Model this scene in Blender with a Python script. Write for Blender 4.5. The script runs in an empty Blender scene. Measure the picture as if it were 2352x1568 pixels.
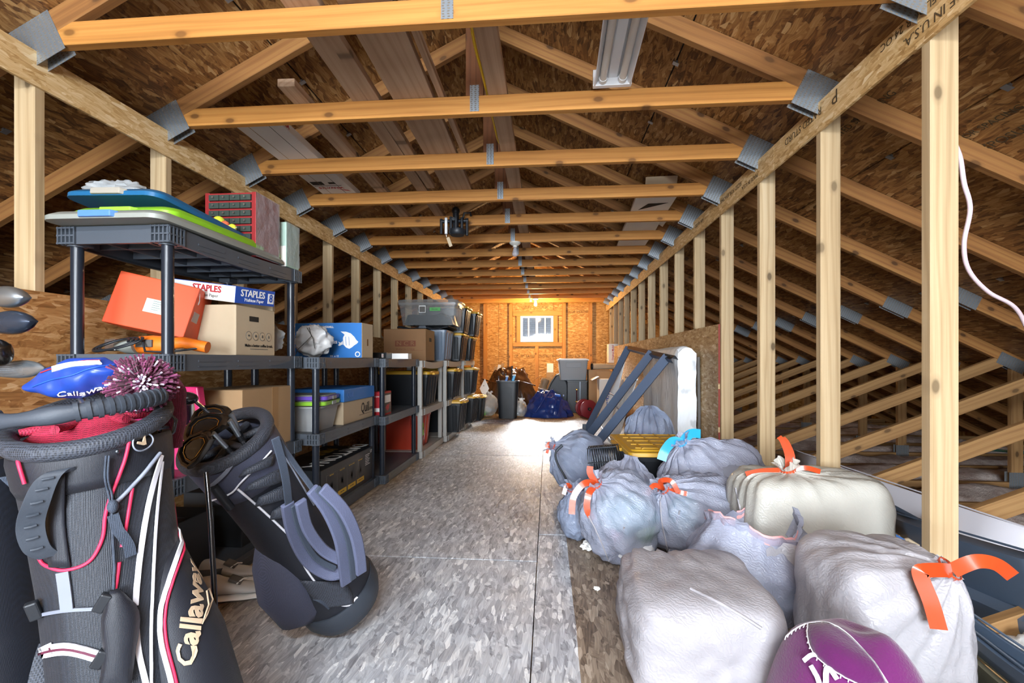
import bpy, bmesh, math, random
from mathutils import Vector, Matrix, Euler, noise
from mathutils.bvhtree import BVHTree

SC = bpy.context.scene
COL = SC.collection
PI = math.pi
V = Vector

# ---------------------------------------------------------------- camera
CAMZ = 0.97
TH = math.atan(83.0 / 1045.0)
cam_d = bpy.data.cameras.new('camera')
cam_d.sensor_fit = 'HORIZONTAL'
cam_d.sensor_width = 36.0
cam_d.lens = 36.0 * 1045.0 / 2352.0
cam_d.shift_y = 44.0 / 2352.0
cam_d.clip_start = 0.05
cam = bpy.data.objects.new('camera', cam_d)
COL.objects.link(cam)
cam.location = (0, 0, CAMZ)
cam.rotation_euler = (PI / 2, 0, TH)
SC.camera = cam

# ---------------------------------------------------------------- world, lights, exposure
w = bpy.data.worlds.new('sky')
SC.world = w
w.use_nodes = True
bg = w.node_tree.nodes['Background']
bg.inputs[0].default_value = (0.80, 0.88, 1.0, 1)
bg.inputs[1].default_value = 0.9


def area_light(name, loc, target, sx, sy, power, color):
    d = bpy.data.lights.new(name, 'AREA')
    d.shape = 'RECTANGLE'
    d.size, d.size_y = sx, sy
    d.energy = power
    d.color = color
    o = bpy.data.objects.new(name, d)
    COL.objects.link(o)
    o.location = loc
    o.rotation_euler = (V(target) - V(loc)).to_track_quat('-Z', 'Y').to_euler()
    return o


# daylight that comes in through a wide gable opening added unseen behind the camera and the small window at the far end
area_light('added_gable_daylight', (-0.30, -4.92, 1.35), (-0.30, 4.0, 1.2), 3.0, 1.95, 470, (0.82, 0.91, 1.0))
# unseen lamp added over the near end to brighten floor and bags (its fixture is built with the other lamps)
area_light('added_fill_light', (-0.10, -1.05, 2.17), (-0.10, 1.2, 0.0), 1.15, 0.16, 68, (0.86, 0.93, 1.0))
area_light('window_daylight', (-0.25, 12.4, 2.80), (-0.2, 10.1, 1.68), 2.6, 0.5, 1600, (0.92, 0.96, 1.0))
SC.view_settings.view_transform = 'Standard'
SC.view_settings.look = 'None'
SC.view_settings.gamma = 1.0
SC.view_settings.use_curve_mapping = False
SC.view_settings.exposure = 0.85
SC.cycles.max_bounces = 5
SC.cycles.diffuse_bounces = 3
SC.cycles.glossy_bounces = 2
SC.cycles.transmission_bounces = 4
SC.cycles.transparent_max_bounces = 8
SC.cycles.adaptive_threshold = 0.15
SC.cycles.adaptive_min_samples = 14
SC.cycles.sample_clamp_indirect = 6.0


# ---------------------------------------------------------------- helpers
def ray(px, py):
    u = (px - 1176.0) / 1045.0
    v = (828.0 - py) / 1045.0
    c, s = math.cos(TH), math.sin(TH)
    return V((-s + u * c, c + u * s, v))


def at(px, py, Y):
    d = ray(px, py)
    return V((0, 0, CAMZ)) + d * (Y / d.y)


def atZ(px, py, Z):
    d = ray(px, py)
    return V((0, 0, CAMZ)) + d * ((Z - CAMZ) / d.z)


def atX(px, py, X):
    d = ray(px, py)
    return V((0, 0, CAMZ)) + d * (X / d.x)


def px1(Y):
    "metres for one photo pixel at the depth Y"
    return Y / 1045.0


def s2l(c):
    return tuple(((x / 12.92) if x <= 0.04045 else ((x + 0.055) / 1.055) ** 2.4) for x in c)


def hexc(h):
    h = h.lstrip('#')
    return s2l(tuple(int(h[i:i + 2], 16) / 255.0 for i in (0, 2, 4)))


class MB:
    "collects shapes into one mesh"

    def __init__(self):
        self.v = []
        self.f = []
        self.m = []

    def add(self, vs, fs, mi=0):
        b = len(self.v)
        self.v += [V(p) for p in vs]
        self.f += [tuple(i + b for i in f) for f in fs]
        self.m += [mi] * len(fs)
        return self

    def box(self, c, s, rot=None, mi=0):
        x, y, z = s[0] / 2, s[1] / 2, s[2] / 2
        vs = [V((sx * x, sy * y, sz * z)) for sz in (-1, 1) for sy in (-1, 1) for sx in (-1, 1)]
        if rot is not None:
            R = rot if isinstance(rot, Matrix) else Euler(rot).to_matrix()
            vs = [R @ p for p in vs]
        vs = [p + V(c) for p in vs]
        return self.add(vs, [(0, 2, 3, 1), (4, 5, 7, 6), (0, 1, 5, 4), (2, 6, 7, 3), (0, 4, 6, 2), (1, 3, 7, 5)], mi)

    def bb(self, x0, x1, y0, y1, z0, z1, mi=0):
        return self.box(((x0 + x1) / 2, (y0 + y1) / 2, (z0 + z1) / 2), (abs(x1 - x0), abs(y1 - y0), abs(z1 - z0)), None, mi)

    def taper(self, c, s0, s1, h, mi=0, rnd=0.0, n=4):
        "tapered box from size s0 at the bottom to s1 at the top, corners rounded by rnd"
        def ring(s, z):
            if rnd <= 0:
                return [V((c[0] + a * s[0] / 2, c[1] + b * s[1] / 2, c[2] + z)) for a, b in ((-1, -1), (1, -1), (1, 1), (-1, 1))]
            out = []
            for k, (a, b) in enumerate(((1, 1), (-1, 1), (-1, -1), (1, -1))):
                for j in range(n + 1):
                    t = k * PI / 2 + j * PI / 2 / n
                    out.append(V((c[0] + a * (s[0] / 2 - rnd) + rnd * math.cos(t), c[1] + b * (s[1] / 2 - rnd) + rnd * math.sin(t), c[2] + z)))
            return out
        return self.loft([ring(s0, 0), ring(s1, h)], mi=mi)

    def loft(self, rings, mi=0, cap=True, closed=True, ends=False):
        n = len(rings[0])
        vs = [p for r in rings for p in r]
        fs = []
        for i in range(len(rings) - 1):
            for j in range(n if closed else n - 1):
                a, b = i * n + j, i * n + (j + 1) % n
                fs.append((a, b, b + n, a + n))
        if ends:
            for j in range(n if closed else n - 1):
                a, b = (len(rings) - 1) * n + j, (len(rings) - 1) * n + (j + 1) % n
                fs.append((a, b, (j + 1) % n, j))
        elif cap and closed:
            fs.append(tuple(range(n - 1, -1, -1)))
            fs.append(tuple(range((len(rings) - 1) * n, len(rings) * n)))
        return self.add(vs, fs, mi)

    def tube(self, pts, r, n=8, mi=0, cap=True, flat=1.0):
        pts = [V(p) for p in pts]
        m = len(pts)
        rings = []
        t0 = (pts[1] - pts[0]).normalized()
        up = V((0, 0, 1)) if abs(t0.z) < 0.9 else V((1, 0, 0))
        nrm = (up - t0 * up.dot(t0)).normalized()
        for i, p in enumerate(pts):
            t = (pts[min(i + 1, m - 1)] - pts[max(i - 1, 0)])
            t = t.normalized() if t.length > 1e-9 else t0
            nrm = nrm - t * nrm.dot(t)
            nrm = nrm.normalized() if nrm.length > 1e-9 else V((0, 0, 1))
            bn = t.cross(nrm)
            rr = r(i / (m - 1)) if callable(r) else r
            rings.append([p + nrm * math.cos(2 * PI * k / n) * rr + bn * math.sin(2 * PI * k / n) * rr * flat for k in range(n)])
        return self.loft(rings, mi, cap)

    def lathe(self, prof, n=16, c=(0, 0, 0), mi=0, sx=1, sy=1, cap=True):
        rings = [[V((c[0] + r * sx * math.cos(2 * PI * k / n), c[1] + r * sy * math.sin(2 * PI * k / n), c[2] + z)) for k in range(n)] for r, z in prof]
        return self.loft(rings, mi, cap)

    def prism(self, poly, z0, z1, axis='z', mi=0):
        n = len(poly)

        def mk(p, z):
            return V((p[0], p[1], z)) if axis == 'z' else (V((p[0], z, p[1])) if axis == 'y' else V((z, p[0], p[1])))
        vs = [mk(p, z0) for p in poly] + [mk(p, z1) for p in poly]
        fs = [tuple(range(n - 1, -1, -1)), tuple(range(n, 2 * n))]
        fs += [(j, (j + 1) % n, n + (j + 1) % n, n + j) for j in range(n)]
        return self.add(vs, fs, mi)

    def ribbon(self, pts, side, w, th=0.002, mi=0):
        "flat strap along pts, side = width direction (vector or list)"
        rings = []
        m = len(pts)
        for i, p in enumerate(pts):
            p = V(p)
            t = V(pts[min(i + 1, m - 1)]) - V(pts[max(i - 1, 0)])
            sd = V(side[i] if isinstance(side, list) else side).normalized()
            nn = t.cross(sd)
            nn = nn.normalized() if nn.length > 1e-9 else V((0, 0, 1))
            ww = w(i / (m - 1)) if callable(w) else w
            rings.append([p - sd * ww / 2 - nn * th / 2, p + sd * ww / 2 - nn * th / 2, p + sd * ww / 2 + nn * th / 2, p - sd * ww / 2 + nn * th / 2])
        return self.loft(rings, mi)

    def grid(self, nu, nv, fn, mi=0, wrap=False):
        vs = [fn(i / (nu if wrap else nu - 1), j / (nv - 1)) for j in range(nv) for i in range(nu)]
        fs = []
        for j in range(nv - 1):
            for i in range(nu if wrap else nu - 1):
                a, b = j * nu + i, j * nu + (i + 1) % nu
                fs.append((a, b, b + nu, a + nu))
        return self.add(vs, fs, mi)

    def ball(self, c, r, nu=14, nv=9, mi=0, s=(1, 1, 1)):
        return self.loft([[V((c[0] + r * s[0] * math.sin(a) * math.cos(2 * PI * k / nu), c[1] + r * s[1] * math.sin(a) * math.sin(2 * PI * k / nu), c[2] - r * s[2] * math.cos(a))) for k in range(nu)]
                          for a in [max(0.02, min(PI - 0.02, PI * j / (nv - 1))) for j in range(nv)]], mi)

    def bvh(self):
        return BVHTree.FromPolygons([tuple(p) for p in self.v], self.f)

    def mesh(self, name, mats, smooth=None):
        me = bpy.data.meshes.new(name)
        me.from_pydata([tuple(p) for p in self.v], [], self.f)
        for mt in (mats if isinstance(mats, (list, tuple)) else [mats]):
            me.materials.append(MT(mt))
        for i, p in enumerate(me.polygons):
            p.material_index = self.m[i]
        if smooth is not None:
            me.shade_smooth()
            me.set_sharp_from_angle(angle=math.radians(smooth))
        me.update()
        return me

    def obj(self, name, mats, parent=None, bevel=0, smooth=None, seg=2, subsurf=0, solid=0, fix=False):
        me = self.mesh(name, mats, smooth)
        if fix:
            bm = bmesh.new()
            bm.from_mesh(me)
            bmesh.ops.recalc_face_normals(bm, faces=bm.faces)
            bm.to_mesh(me)
            bm.free()
        o = bpy.data.objects.new(name, me)
        COL.objects.link(o)
        o.parent = parent
        mods(o, bevel, seg, subsurf, solid)
        return o


def mods(o, bevel=0, seg=2, subsurf=0, solid=0):
    if solid:
        md = o.modifiers.new('solid', 'SOLIDIFY')
        md.thickness = solid
        md.offset = -1
    if bevel:
        md = o.modifiers.new('bevel', 'BEVEL')
        md.width = bevel
        md.segments = seg
        md.limit_method = 'ANGLE'
        md.angle_limit = math.radians(40)
    if subsurf:
        md = o.modifiers.new('subdivision', 'SUBSURF')
        md.levels = md.render_levels = subsurf


def tag(o, label=None, cat=None, group=None, kind=None):
    if label:
        o['label'] = label
    if cat:
        o['category'] = cat
    if group:
        o['group'] = group
    if kind:
        o['kind'] = kind
    return o


def thing(name, label, cat, loc=(0, 0, 0), rz=0, group=None, kind=None, rot=None):
    o = bpy.data.objects.new(name, None)
    o.empty_display_size = 0.05
    COL.objects.link(o)
    o.location = loc
    o.rotation_euler = rot if rot is not None else (0, 0, rz)
    return tag(o, label, cat, group, kind)


def copy_tree(o, parent=None):
    c = o.copy()
    COL.objects.link(c)
    c.parent = parent
    for ch in list(o.children):
        copy_tree(ch, c)
    return c


def inst(name, me, parent=None, loc=(0, 0, 0), rot=(0, 0, 0)):
    o = bpy.data.objects.new(name, me)
    COL.objects.link(o)
    o.parent = parent
    o.location = loc
    o.rotation_euler = rot
    return o


_font = {}


def text(name, body, size, mat, parent, loc, rot=(0, 0, 0), label=None, shear=0, sx=1.0, align='CENTER', depth=0.0004, M=None, bold=0, space=1.0):
    "flat lettering as a thin mesh; drawn in the local XY plane, facing local +Z"
    cu = bpy.data.curves.new('lettering', 'FONT')
    cu.body = body
    cu.size = size
    cu.align_x = align
    cu.align_y = 'CENTER'
    cu.shear = shear
    cu.extrude = depth
    cu.offset = bold
    cu.space_character = space
    cu.resolution_u = 2
    t = bpy.data.objects.new('lettering', cu)
    COL.objects.link(t)
    dg = bpy.context.evaluated_depsgraph_get()
    me = bpy.data.meshes.new_from_object(t.evaluated_get(dg))
    bpy.data.objects.remove(t)
    bpy.data.curves.remove(cu)
    if sx != 1.0:
        for vv in me.vertices:
            vv.co.x *= sx
    me.materials.clear()
    me.materials.append(MT(mat))
    o = inst(name, me, parent, loc, rot)
    if M is not None:
        o.matrix_local = M
    if label:
        o['label'] = label
    return o


def fb(seed=0, s=1.0):
    "a smooth noise function of a point"
    off = V((seed * 7.31, seed * 3.17, seed * 5.77))
    return lambda p: noise.noise(V(p) * s + off)


# ---------------------------------------------------------------- materials
MATS = {}


def MT(m):
    return MATS[m] if isinstance(m, str) else m


class NT:
    def __init__(self, name):
        self.m = bpy.data.materials.new(name)
        self.m.use_nodes = True
        self.t = self.m.node_tree
        self.b = self.t.nodes['Principled BSDF']
        self.out = self.t.nodes['Material Output']
        MATS[name] = self.m

    def n(self, typ, **kw):
        nd = self.t.nodes.new(typ)
        for k, v in kw.items():
            if k.startswith('i_'):
                key = k[2:].replace('_', ' ')
                nd.inputs[key].default_value = v
            else:
                setattr(nd, k, v)
        return nd

    def l(self, a, b):
        self.t.links.new(a, b)

    def math(self, op, a, b=None, clamp=False):
        nd = self.n('ShaderNodeMath', operation=op, use_clamp=clamp)
        for i, x in enumerate((a, b)):
            if x is None:
                continue
            if isinstance(x, (int, float)):
                nd.inputs[i].default_value = x
            else:
                self.l(x, nd.inputs[i])
        return nd.outputs[0]

    def mix(self, fac, a, b, mode='MIX'):
        nd = self.n('ShaderNodeMix', data_type='RGBA', blend_type=mode)
        for sock, x in ((nd.inputs[0], fac), (nd.inputs[6], a), (nd.inputs[7], b)):
            if isinstance(x, (int, float)):
                sock.default_value = x
            elif isinstance(x, tuple):
                sock.default_value = (*x[:3], 1)
            else:
                self.l(x, sock)
        return nd.outputs[2]

    def ramp(self, fac, stops, interp='LINEAR'):
        nd = self.n('ShaderNodeValToRGB')
        nd.color_ramp.interpolation = interp
        e = nd.color_ramp.elements
        while len(e) < len(stops):
            e.new(0.5)
        for el, (p, c) in zip(e, stops):
            el.position = p
            el.color = (*c[:3], 1) if isinstance(c, tuple) else (c, c, c, 1)
        self.l(fac, nd.inputs[0])
        return nd.outputs[0]

    def vmap(self, vec, scale=(1, 1, 1), rot=(0, 0, 0), loc=(0, 0, 0)):
        nd = self.n('ShaderNodeMapping')
        nd.inputs['Scale'].default_value = scale
        nd.inputs['Rotation'].default_value = rot
        nd.inputs['Location'].default_value = loc
        self.l(vec, nd.inputs[0])
        return nd.outputs[0]

    def noise(self, vec, scale, detail=2, rough=0.5, dim='3D'):
        nd = self.n('ShaderNodeTexNoise', noise_dimensions=dim)
        nd.inputs['Scale'].default_value = scale
        nd.inputs['Detail'].default_value = detail
        nd.inputs['Roughness'].default_value = rough
        if vec is not None:
            self.l(vec, nd.inputs['Vector'])
        return nd.outputs['Fac']

    def bump(self, h, strength=0.3, dist=0.01):
        nd = self.n('ShaderNodeBump')
        nd.inputs['Strength'].default_value = strength
        nd.inputs['Distance'].default_value = dist
        self.l(h, nd.inputs['Height'])
        self.l(nd.outputs[0], self.b.inputs['Normal'])

    def coords(self, rnd=True):
        "object coordinates shifted by a random amount for each object"
        tc = self.n('ShaderNodeTexCoord').outputs['Object']
        if not rnd:
            return tc
        oi = self.n('ShaderNodeObjectInfo').outputs['Random']
        sc = self.n('ShaderNodeVectorMath', operation='SCALE')
        sc.inputs[0].default_value = (37.0, 53.0, 71.0)
        self.l(oi, sc.inputs['Scale'])
        ad = self.n('ShaderNodeVectorMath', operation='ADD')
        self.l(tc, ad.inputs[0])
        self.l(sc.outputs[0], ad.inputs[1])
        return ad.outputs[0]

    def rand(self):
        return self.n('ShaderNodeObjectInfo').outputs['Random']


def plain(name, col, rough=0.5, metal=0.0, bump=0, bscale=200, var=0.0, vscale=8, spec=0.5, trans=0, alpha=1.0, ior=1.45, emit=None, es=1.0, sheen=0, coat=0):
    if isinstance(col, str):
        col = hexc(col)
    k = NT(name)
    b = k.b
    b.inputs['Base Color'].default_value = (*col, 1)
    b.inputs['Roughness'].default_value = rough
    b.inputs['Metallic'].default_value = metal
    b.inputs['Specular IOR Level'].default_value = spec
    b.inputs['IOR'].default_value = ior
    b.inputs['Transmission Weight'].default_value = trans
    b.inputs['Sheen Weight'].default_value = sheen
    b.inputs['Coat Weight'].default_value = coat
    b.inputs['Alpha'].default_value = alpha
    if emit:
        b.inputs['Emission Color'].default_value = (*emit, 1)
        b.inputs['Emission Strength'].default_value = es
    if bump or var:
        co = k.coords()
    if bump:
        k.bump(k.noise(co, bscale, 3), bump, 0.003)
    if var:
        f = k.noise(co, vscale, 4, 0.6)
        k.l(k.mix(f, tuple(x * (1 - var) for x in col), tuple(min(1, x * (1 + var)) for x in col)), b.inputs['Base Color'])
    return k.m


def wood(name, light, mid, dark, rough=0.6):
    k = NT(name)
    co = k.coords()
    m1 = k.vmap(co, (0.55, 9, 9))
    broad = k.noise(m1, 1.5, 2)
    wv = k.n('ShaderNodeTexWave', wave_type='RINGS', rings_direction='X', wave_profile='SIN')
    wv.inputs['Scale'].default_value = 11.0
    wv.inputs['Distortion'].default_value = 9.0
    wv.inputs['Detail'].default_value = 2.0
    wv.inputs['Detail Scale'].default_value = 0.7
    k.l(k.vmap(co, (0.10, 1, 1)), wv.inputs['Vector'])
    fine = k.noise(k.vmap(co, (3, 190, 190)), 1.0, 2)
    a = k.math('MULTIPLY', k.math('POWER', wv.outputs['Fac'], 3.0), 0.20)
    a = k.math('ADD', a, k.math('MULTIPLY', broad, 0.60))
    a = k.math('ADD', a, k.math('MULTIPLY', fine, 0.40))
    colr = k.ramp(a, [(0.25, light), (0.62, mid), (1.0, dark)])
    vo = k.n('ShaderNodeTexVoronoi', feature='F1', voronoi_dimensions='2D')
    vo.inputs['Scale'].default_value = 1.0
    sx = k.n('ShaderNodeSeparateXYZ')
    k.l(co, sx.inputs[0])
    cb = k.n('ShaderNodeCombineXYZ')
    k.l(k.math('MULTIPLY', sx.outputs[0], 4.2), cb.inputs[0])
    k.l(k.math('MULTIPLY', sx.outputs[2], 8.0), cb.inputs[1])
    k.l(cb.outputs[0], vo.inputs['Vector'])
    kn = k.ramp(vo.outputs['Distance'], [(0.075, 1.0), (0.12, 0.25), (0.20, 0.0)])
    sp = k.n('ShaderNodeSeparateColor')
    k.l(vo.outputs['Color'], sp.inputs[0])
    kn = k.math('MULTIPLY', kn, k.math('GREATER_THAN', sp.outputs[0], 0.58))
    colr = k.mix(k.math('MULTIPLY', kn, 0.85), colr, tuple(x * 0.30 for x in dark))
    rv = k.rand()
    colr = k.mix(k.math('MULTIPLY', rv, 0.35), colr, tuple(x * 0.8 for x in mid))
    k.l(colr, k.b.inputs['Base Color'])
    k.b.inputs['Roughness'].default_value = rough
    k.b.inputs['Specular IOR Level'].default_value = 0.35
    return k.m


def osb(name, cols, size=1.0, rough=0.65, grey=None, bumps=0):
    "oriented strand board: three layers of stretched flakes lying at different angles"
    k = NT(name)
    co = k.coords()
    wob = k.n('ShaderNodeTexNoise')
    wob.inputs['Scale'].default_value = 9.0 / size
    wob.inputs['Detail'].default_value = 1.0
    k.l(co, wob.inputs['Vector'])
    wv = k.n('ShaderNodeVectorMath', operation='SCALE')
    k.l(wob.outputs['Color'], wv.inputs[0])
    wv.inputs['Scale'].default_value = 0.016 * size
    ad = k.n('ShaderNodeVectorMath', operation='ADD')
    k.l(co, ad.inputs[0])
    k.l(wv.outputs[0], ad.inputs[1])
    vals = []
    for ang, sx, sy in ((0.35, 15, 52), (-0.65, 17, 60), (1.75, 19, 58)):
        q = k.vmap(ad.outputs[0], (sx / size, sy / size, 1), (0, 0, ang))
        vo = k.n('ShaderNodeTexVoronoi', voronoi_dimensions='2D', feature='F1')
        vo.inputs['Scale'].default_value = 1.0
        vo.inputs['Randomness'].default_value = 1.0
        k.l(q, vo.inputs['Vector'])
        sp = k.n('ShaderNodeSeparateColor')
        k.l(vo.outputs['Color'], sp.inputs[0])
        fn_ = k.noise(k.vmap(q, (0.55, 2.6, 1)), 1.0, 2, 0.6)
        v = k.math('ADD', k.math('MULTIPLY', sp.outputs[0], 0.36), k.math('MULTIPLY', fn_, 0.66))
        v = k.math('ADD', v, k.math('MULTIPLY', k.math('GREATER_THAN', sp.outputs[2], 0.87), 0.22))
        vals.append((v, k.math('ADD', sp.outputs[1], k.math('MULTIPLY', k.math('SUBTRACT', fn_, 0.5), 0.5))))
    m1 = k.math('GREATER_THAN', vals[0][1], 0.55)
    m2 = k.math('GREATER_THAN', vals[1][1], 0.55)
    mv = k.n('ShaderNodeMix', data_type='FLOAT')
    k.l(m2, mv.inputs[0]); k.l(vals[2][0], mv.inputs[2]); k.l(vals[1][0], mv.inputs[3])
    mw = k.n('ShaderNodeMix', data_type='FLOAT')
    k.l(m1, mw.inputs[0]); k.l(mv.outputs[0], mw.inputs[2]); k.l(vals[0][0], mw.inputs[3])
    big = k.noise(co, 1.6, 2)
    v2 = k.math('ADD', mw.outputs[0], k.math('MULTIPLY', k.math('SUBTRACT', big, 0.5), 0.35))
    n = len(cols)
    colr = k.ramp(v2, [(0.16 + 0.70 * i / (n - 1), hexc(c)) for i, c in enumerate(cols)])
    if grey:
        gcols, fn = grey
        g = k.ramp(v2, [(0.16 + 0.70 * i / (len(gcols) - 1), hexc(c)) for i, c in enumerate(gcols)])
        colr = k.mix(fn(k), colr, g)
    k.l(colr, k.b.inputs['Base Color'])
    k.b.inputs['Roughness'].default_value = rough
    k.b.inputs['Specular IOR Level'].default_value = 0.35
    if bumps:
        k.bump(v2, bumps, 0.006)
    return k.m


wood('wood_post', hexc('ccb693'), hexc('b39973'), hexc('8e7350'))
wood('wood_tie', hexc('d0974f'), hexc('b67b3a'), hexc('8c5727'))
wood('wood_rafter', hexc('a57842'), hexc('8a5c30'), hexc('643f1f'), 0.7)
wood('wood_web', hexc('ab8656'), hexc('906b42'), hexc('6a4a2b'), 0.7)
wood('wood_plank', hexc('c0a68c'), hexc('a98b70'), hexc('82664c'), 0.75)
wood('wood_king', hexc('8a5a38'), hexc('6e4428'), hexc('4c2c18'), 0.75)
OSBC = ['4a2f16', '6b4522', '8a5e30', 'a27540', 'b98d55', 'caa572']
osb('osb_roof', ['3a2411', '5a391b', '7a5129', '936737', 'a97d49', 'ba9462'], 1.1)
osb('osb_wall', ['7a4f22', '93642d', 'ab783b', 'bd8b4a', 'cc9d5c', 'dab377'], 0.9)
osb('osb_knee', ['7a5a38', '8f6d45', 'a28055', 'b0926a', 'bea47f', 'ccb697'], 0.95)
osb('osb_left', ['63401f', '7d5429', '946638', 'a67a48', 'b58c5c', 'c4a074'], 0.95)
osb('osb_strip', ['94703f', 'aa8450', 'bd9862', 'cba874', 'd6b888', 'e0c89e'], 0.8)


def floor_wear_light(k):
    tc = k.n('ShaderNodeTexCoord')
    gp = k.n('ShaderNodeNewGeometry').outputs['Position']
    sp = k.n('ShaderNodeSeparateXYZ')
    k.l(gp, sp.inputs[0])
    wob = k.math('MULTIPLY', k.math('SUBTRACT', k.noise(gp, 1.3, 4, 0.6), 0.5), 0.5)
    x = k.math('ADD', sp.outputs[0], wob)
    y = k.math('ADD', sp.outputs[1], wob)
    # the walked strip between shelves and the far heap is worn, with cool daylight painted in as pale grey; under the heap of bags the sheet is still brown
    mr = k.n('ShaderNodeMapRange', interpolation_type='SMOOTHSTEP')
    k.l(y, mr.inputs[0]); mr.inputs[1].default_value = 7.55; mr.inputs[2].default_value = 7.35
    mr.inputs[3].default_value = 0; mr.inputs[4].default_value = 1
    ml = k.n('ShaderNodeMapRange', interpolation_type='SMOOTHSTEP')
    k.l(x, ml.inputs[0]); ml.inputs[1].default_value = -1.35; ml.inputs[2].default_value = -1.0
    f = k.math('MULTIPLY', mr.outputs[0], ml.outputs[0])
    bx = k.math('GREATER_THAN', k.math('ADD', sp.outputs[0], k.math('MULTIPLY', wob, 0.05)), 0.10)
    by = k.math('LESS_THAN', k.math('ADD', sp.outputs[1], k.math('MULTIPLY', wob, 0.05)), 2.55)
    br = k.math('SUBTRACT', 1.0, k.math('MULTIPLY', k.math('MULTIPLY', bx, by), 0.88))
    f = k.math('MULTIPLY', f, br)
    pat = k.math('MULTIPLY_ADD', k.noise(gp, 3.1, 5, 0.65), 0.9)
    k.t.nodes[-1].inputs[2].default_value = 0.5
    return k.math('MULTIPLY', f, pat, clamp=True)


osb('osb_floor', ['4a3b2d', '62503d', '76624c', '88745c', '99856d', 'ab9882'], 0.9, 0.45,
    (['6f7175', '8d9097', 'a9adb5', 'bcc1c8', 'd4d8dd', 'f2f5f8'], floor_wear_light), 0.45)
plain('gap_dark', (0.02, 0.015, 0.01), 0.9)


def gusset():
    k = NT('gusset_steel')
    co = k.coords(False)
    sp = k.n('ShaderNodeSeparateXYZ')
    k.l(co, sp.inputs[0])
    x = k.math('ADD', sp.outputs[0], k.math('MULTIPLY', k.math('SINE', k.math('MULTIPLY', sp.outputs[1], 260.0)), 0.0016))
    a = k.math('SINE', k.math('MULTIPLY', x, 330.0))
    b = k.math('SINE', k.math('MULTIPLY', sp.outputs[1], 640.0))
    slot = k.math('MULTIPLY', k.math('GREATER_THAN', a, 0.15), k.math('GREATER_THAN', b, -0.2))
    c = k.mix(slot, hexc('9aa3ab'), hexc('6f675c'))
    k.l(c, k.b.inputs['Base Color'])
    k.l(k.math('MULTIPLY', k.math('SUBTRACT', 1.0, slot), 0.75), k.b.inputs['Metallic'])
    k.b.inputs['Roughness'].default_value = 0.42
    k.bump(slot, 0.6, -0.003)


gusset()
plain('galv', 'aab0b6', 0.4, 0.85, 0.2, 60)
plain('black_plastic', '1c1f24', 0.45, 0, 0.08, 400)
plain('shelf_plastic', '4a5058', 0.40, 0, 0.10, 500)
plain('shelf_post', '20252e', 0.30, 0, 0.03, 300)
plain('grey_plastic', 'a5a29c', 0.5, 0, 0.05, 300, 0.06, 5)
plain('white_plastic', 'e6e6e4', 0.4)
plain('white_metal', 'e3e3e4', 0.35)
plain('steel', 'b8bcc2', 0.25, 0.95)
plain('dark_steel', '5a6068', 0.32, 0.9)
plain('chrome', 'c8c8cc', 0.12, 1.0)
plain('cardboard', 'a98862', 0.8, 0, 0.15, 60, 0.10, 6)
plain('cardboard_pale', 'bba88c', 0.8, 0, 0.12, 60, 0.08, 6)
plain('cardboard_dark', '7c5a3a', 0.8, 0, 0.15, 60, 0.12, 6)
plain('white_card', 'e2ddd6', 0.7, 0, 0.06, 40, 0.04, 6)
plain('paper', 'eceae6', 0.75)
plain('black_print', '1b1a1a', 0.7)
plain('grey_print', '5b5753', 0.7)
plain('red_print', 'b5242c', 0.6)
plain('brown_print', '6a3a22', 0.75)
plain('blue_print', '1f58b5', 0.55)
plain('stamp_ink', '4a3a22', 0.8)
# ================================================================ STRUCTURE
XC = -0.3625                  # ridge line
XR, XL = 1.265, -1.99         # inner faces of the posts
SP = 0.6096
TIE = 2.19                    # underside of the tie beams
YT = lambda n: (n + 1.65) * SP
Y0, Y1 = -5.0, 10.28         # inside ends of the roof
HALF = 6.35
RB = 3.0125                   # rafter underside at the ridge
VT = 0.0995                   # rafter depth, plumb


def raf(x):
    return RB - 0.5 * abs(x - XC)


def clip(poly, px, pz, nx, nz):
    "keep the side of the line through (px,pz) where (p-P).n <= 0"
    out = []
    for i in range(len(poly)):
        a, b = poly[i], poly[(i + 1) % len(poly)]
        da = (a[0] - px) * nx + (a[1] - pz) * nz
        db = (b[0] - px) * nx + (b[1] - pz) * nz
        if da <= 0:
            out.append(a)
        if da * db < 0:
            t = da / (da - db)
            out.append((a[0] + (b[0] - a[0]) * t, a[1] + (b[1] - a[1]) * t))
    return out


def member_mesh(name, poly, ang, mat, th=0.038):
    "a board cut to the XZ outline poly; local X runs along the grain. returns mesh and centre"
    cx = sum(p[0] for p in poly) / len(poly)
    cz = sum(p[1] for p in poly) / len(poly)
    c, s = math.cos(ang), math.sin(ang)
    loc = [((p[0] - cx) * c + (p[1] - cz) * s, -(p[0] - cx) * s + (p[1] - cz) * c) for p in poly]
    me = MB().prism(loc, 0, th, 'y').mesh(name, mat)
    bm = bmesh.new()
    bm.from_mesh(me)
    bmesh.ops.recalc_face_normals(bm, faces=bm.faces)
    bmesh.ops.bevel(bm, geom=bm.edges[:], offset=0.0025, segments=1, affect='EDGES')
    bm.to_mesh(me)
    bm.free()
    return me, (cx, 0, cz), (0, -ang, 0)


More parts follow.
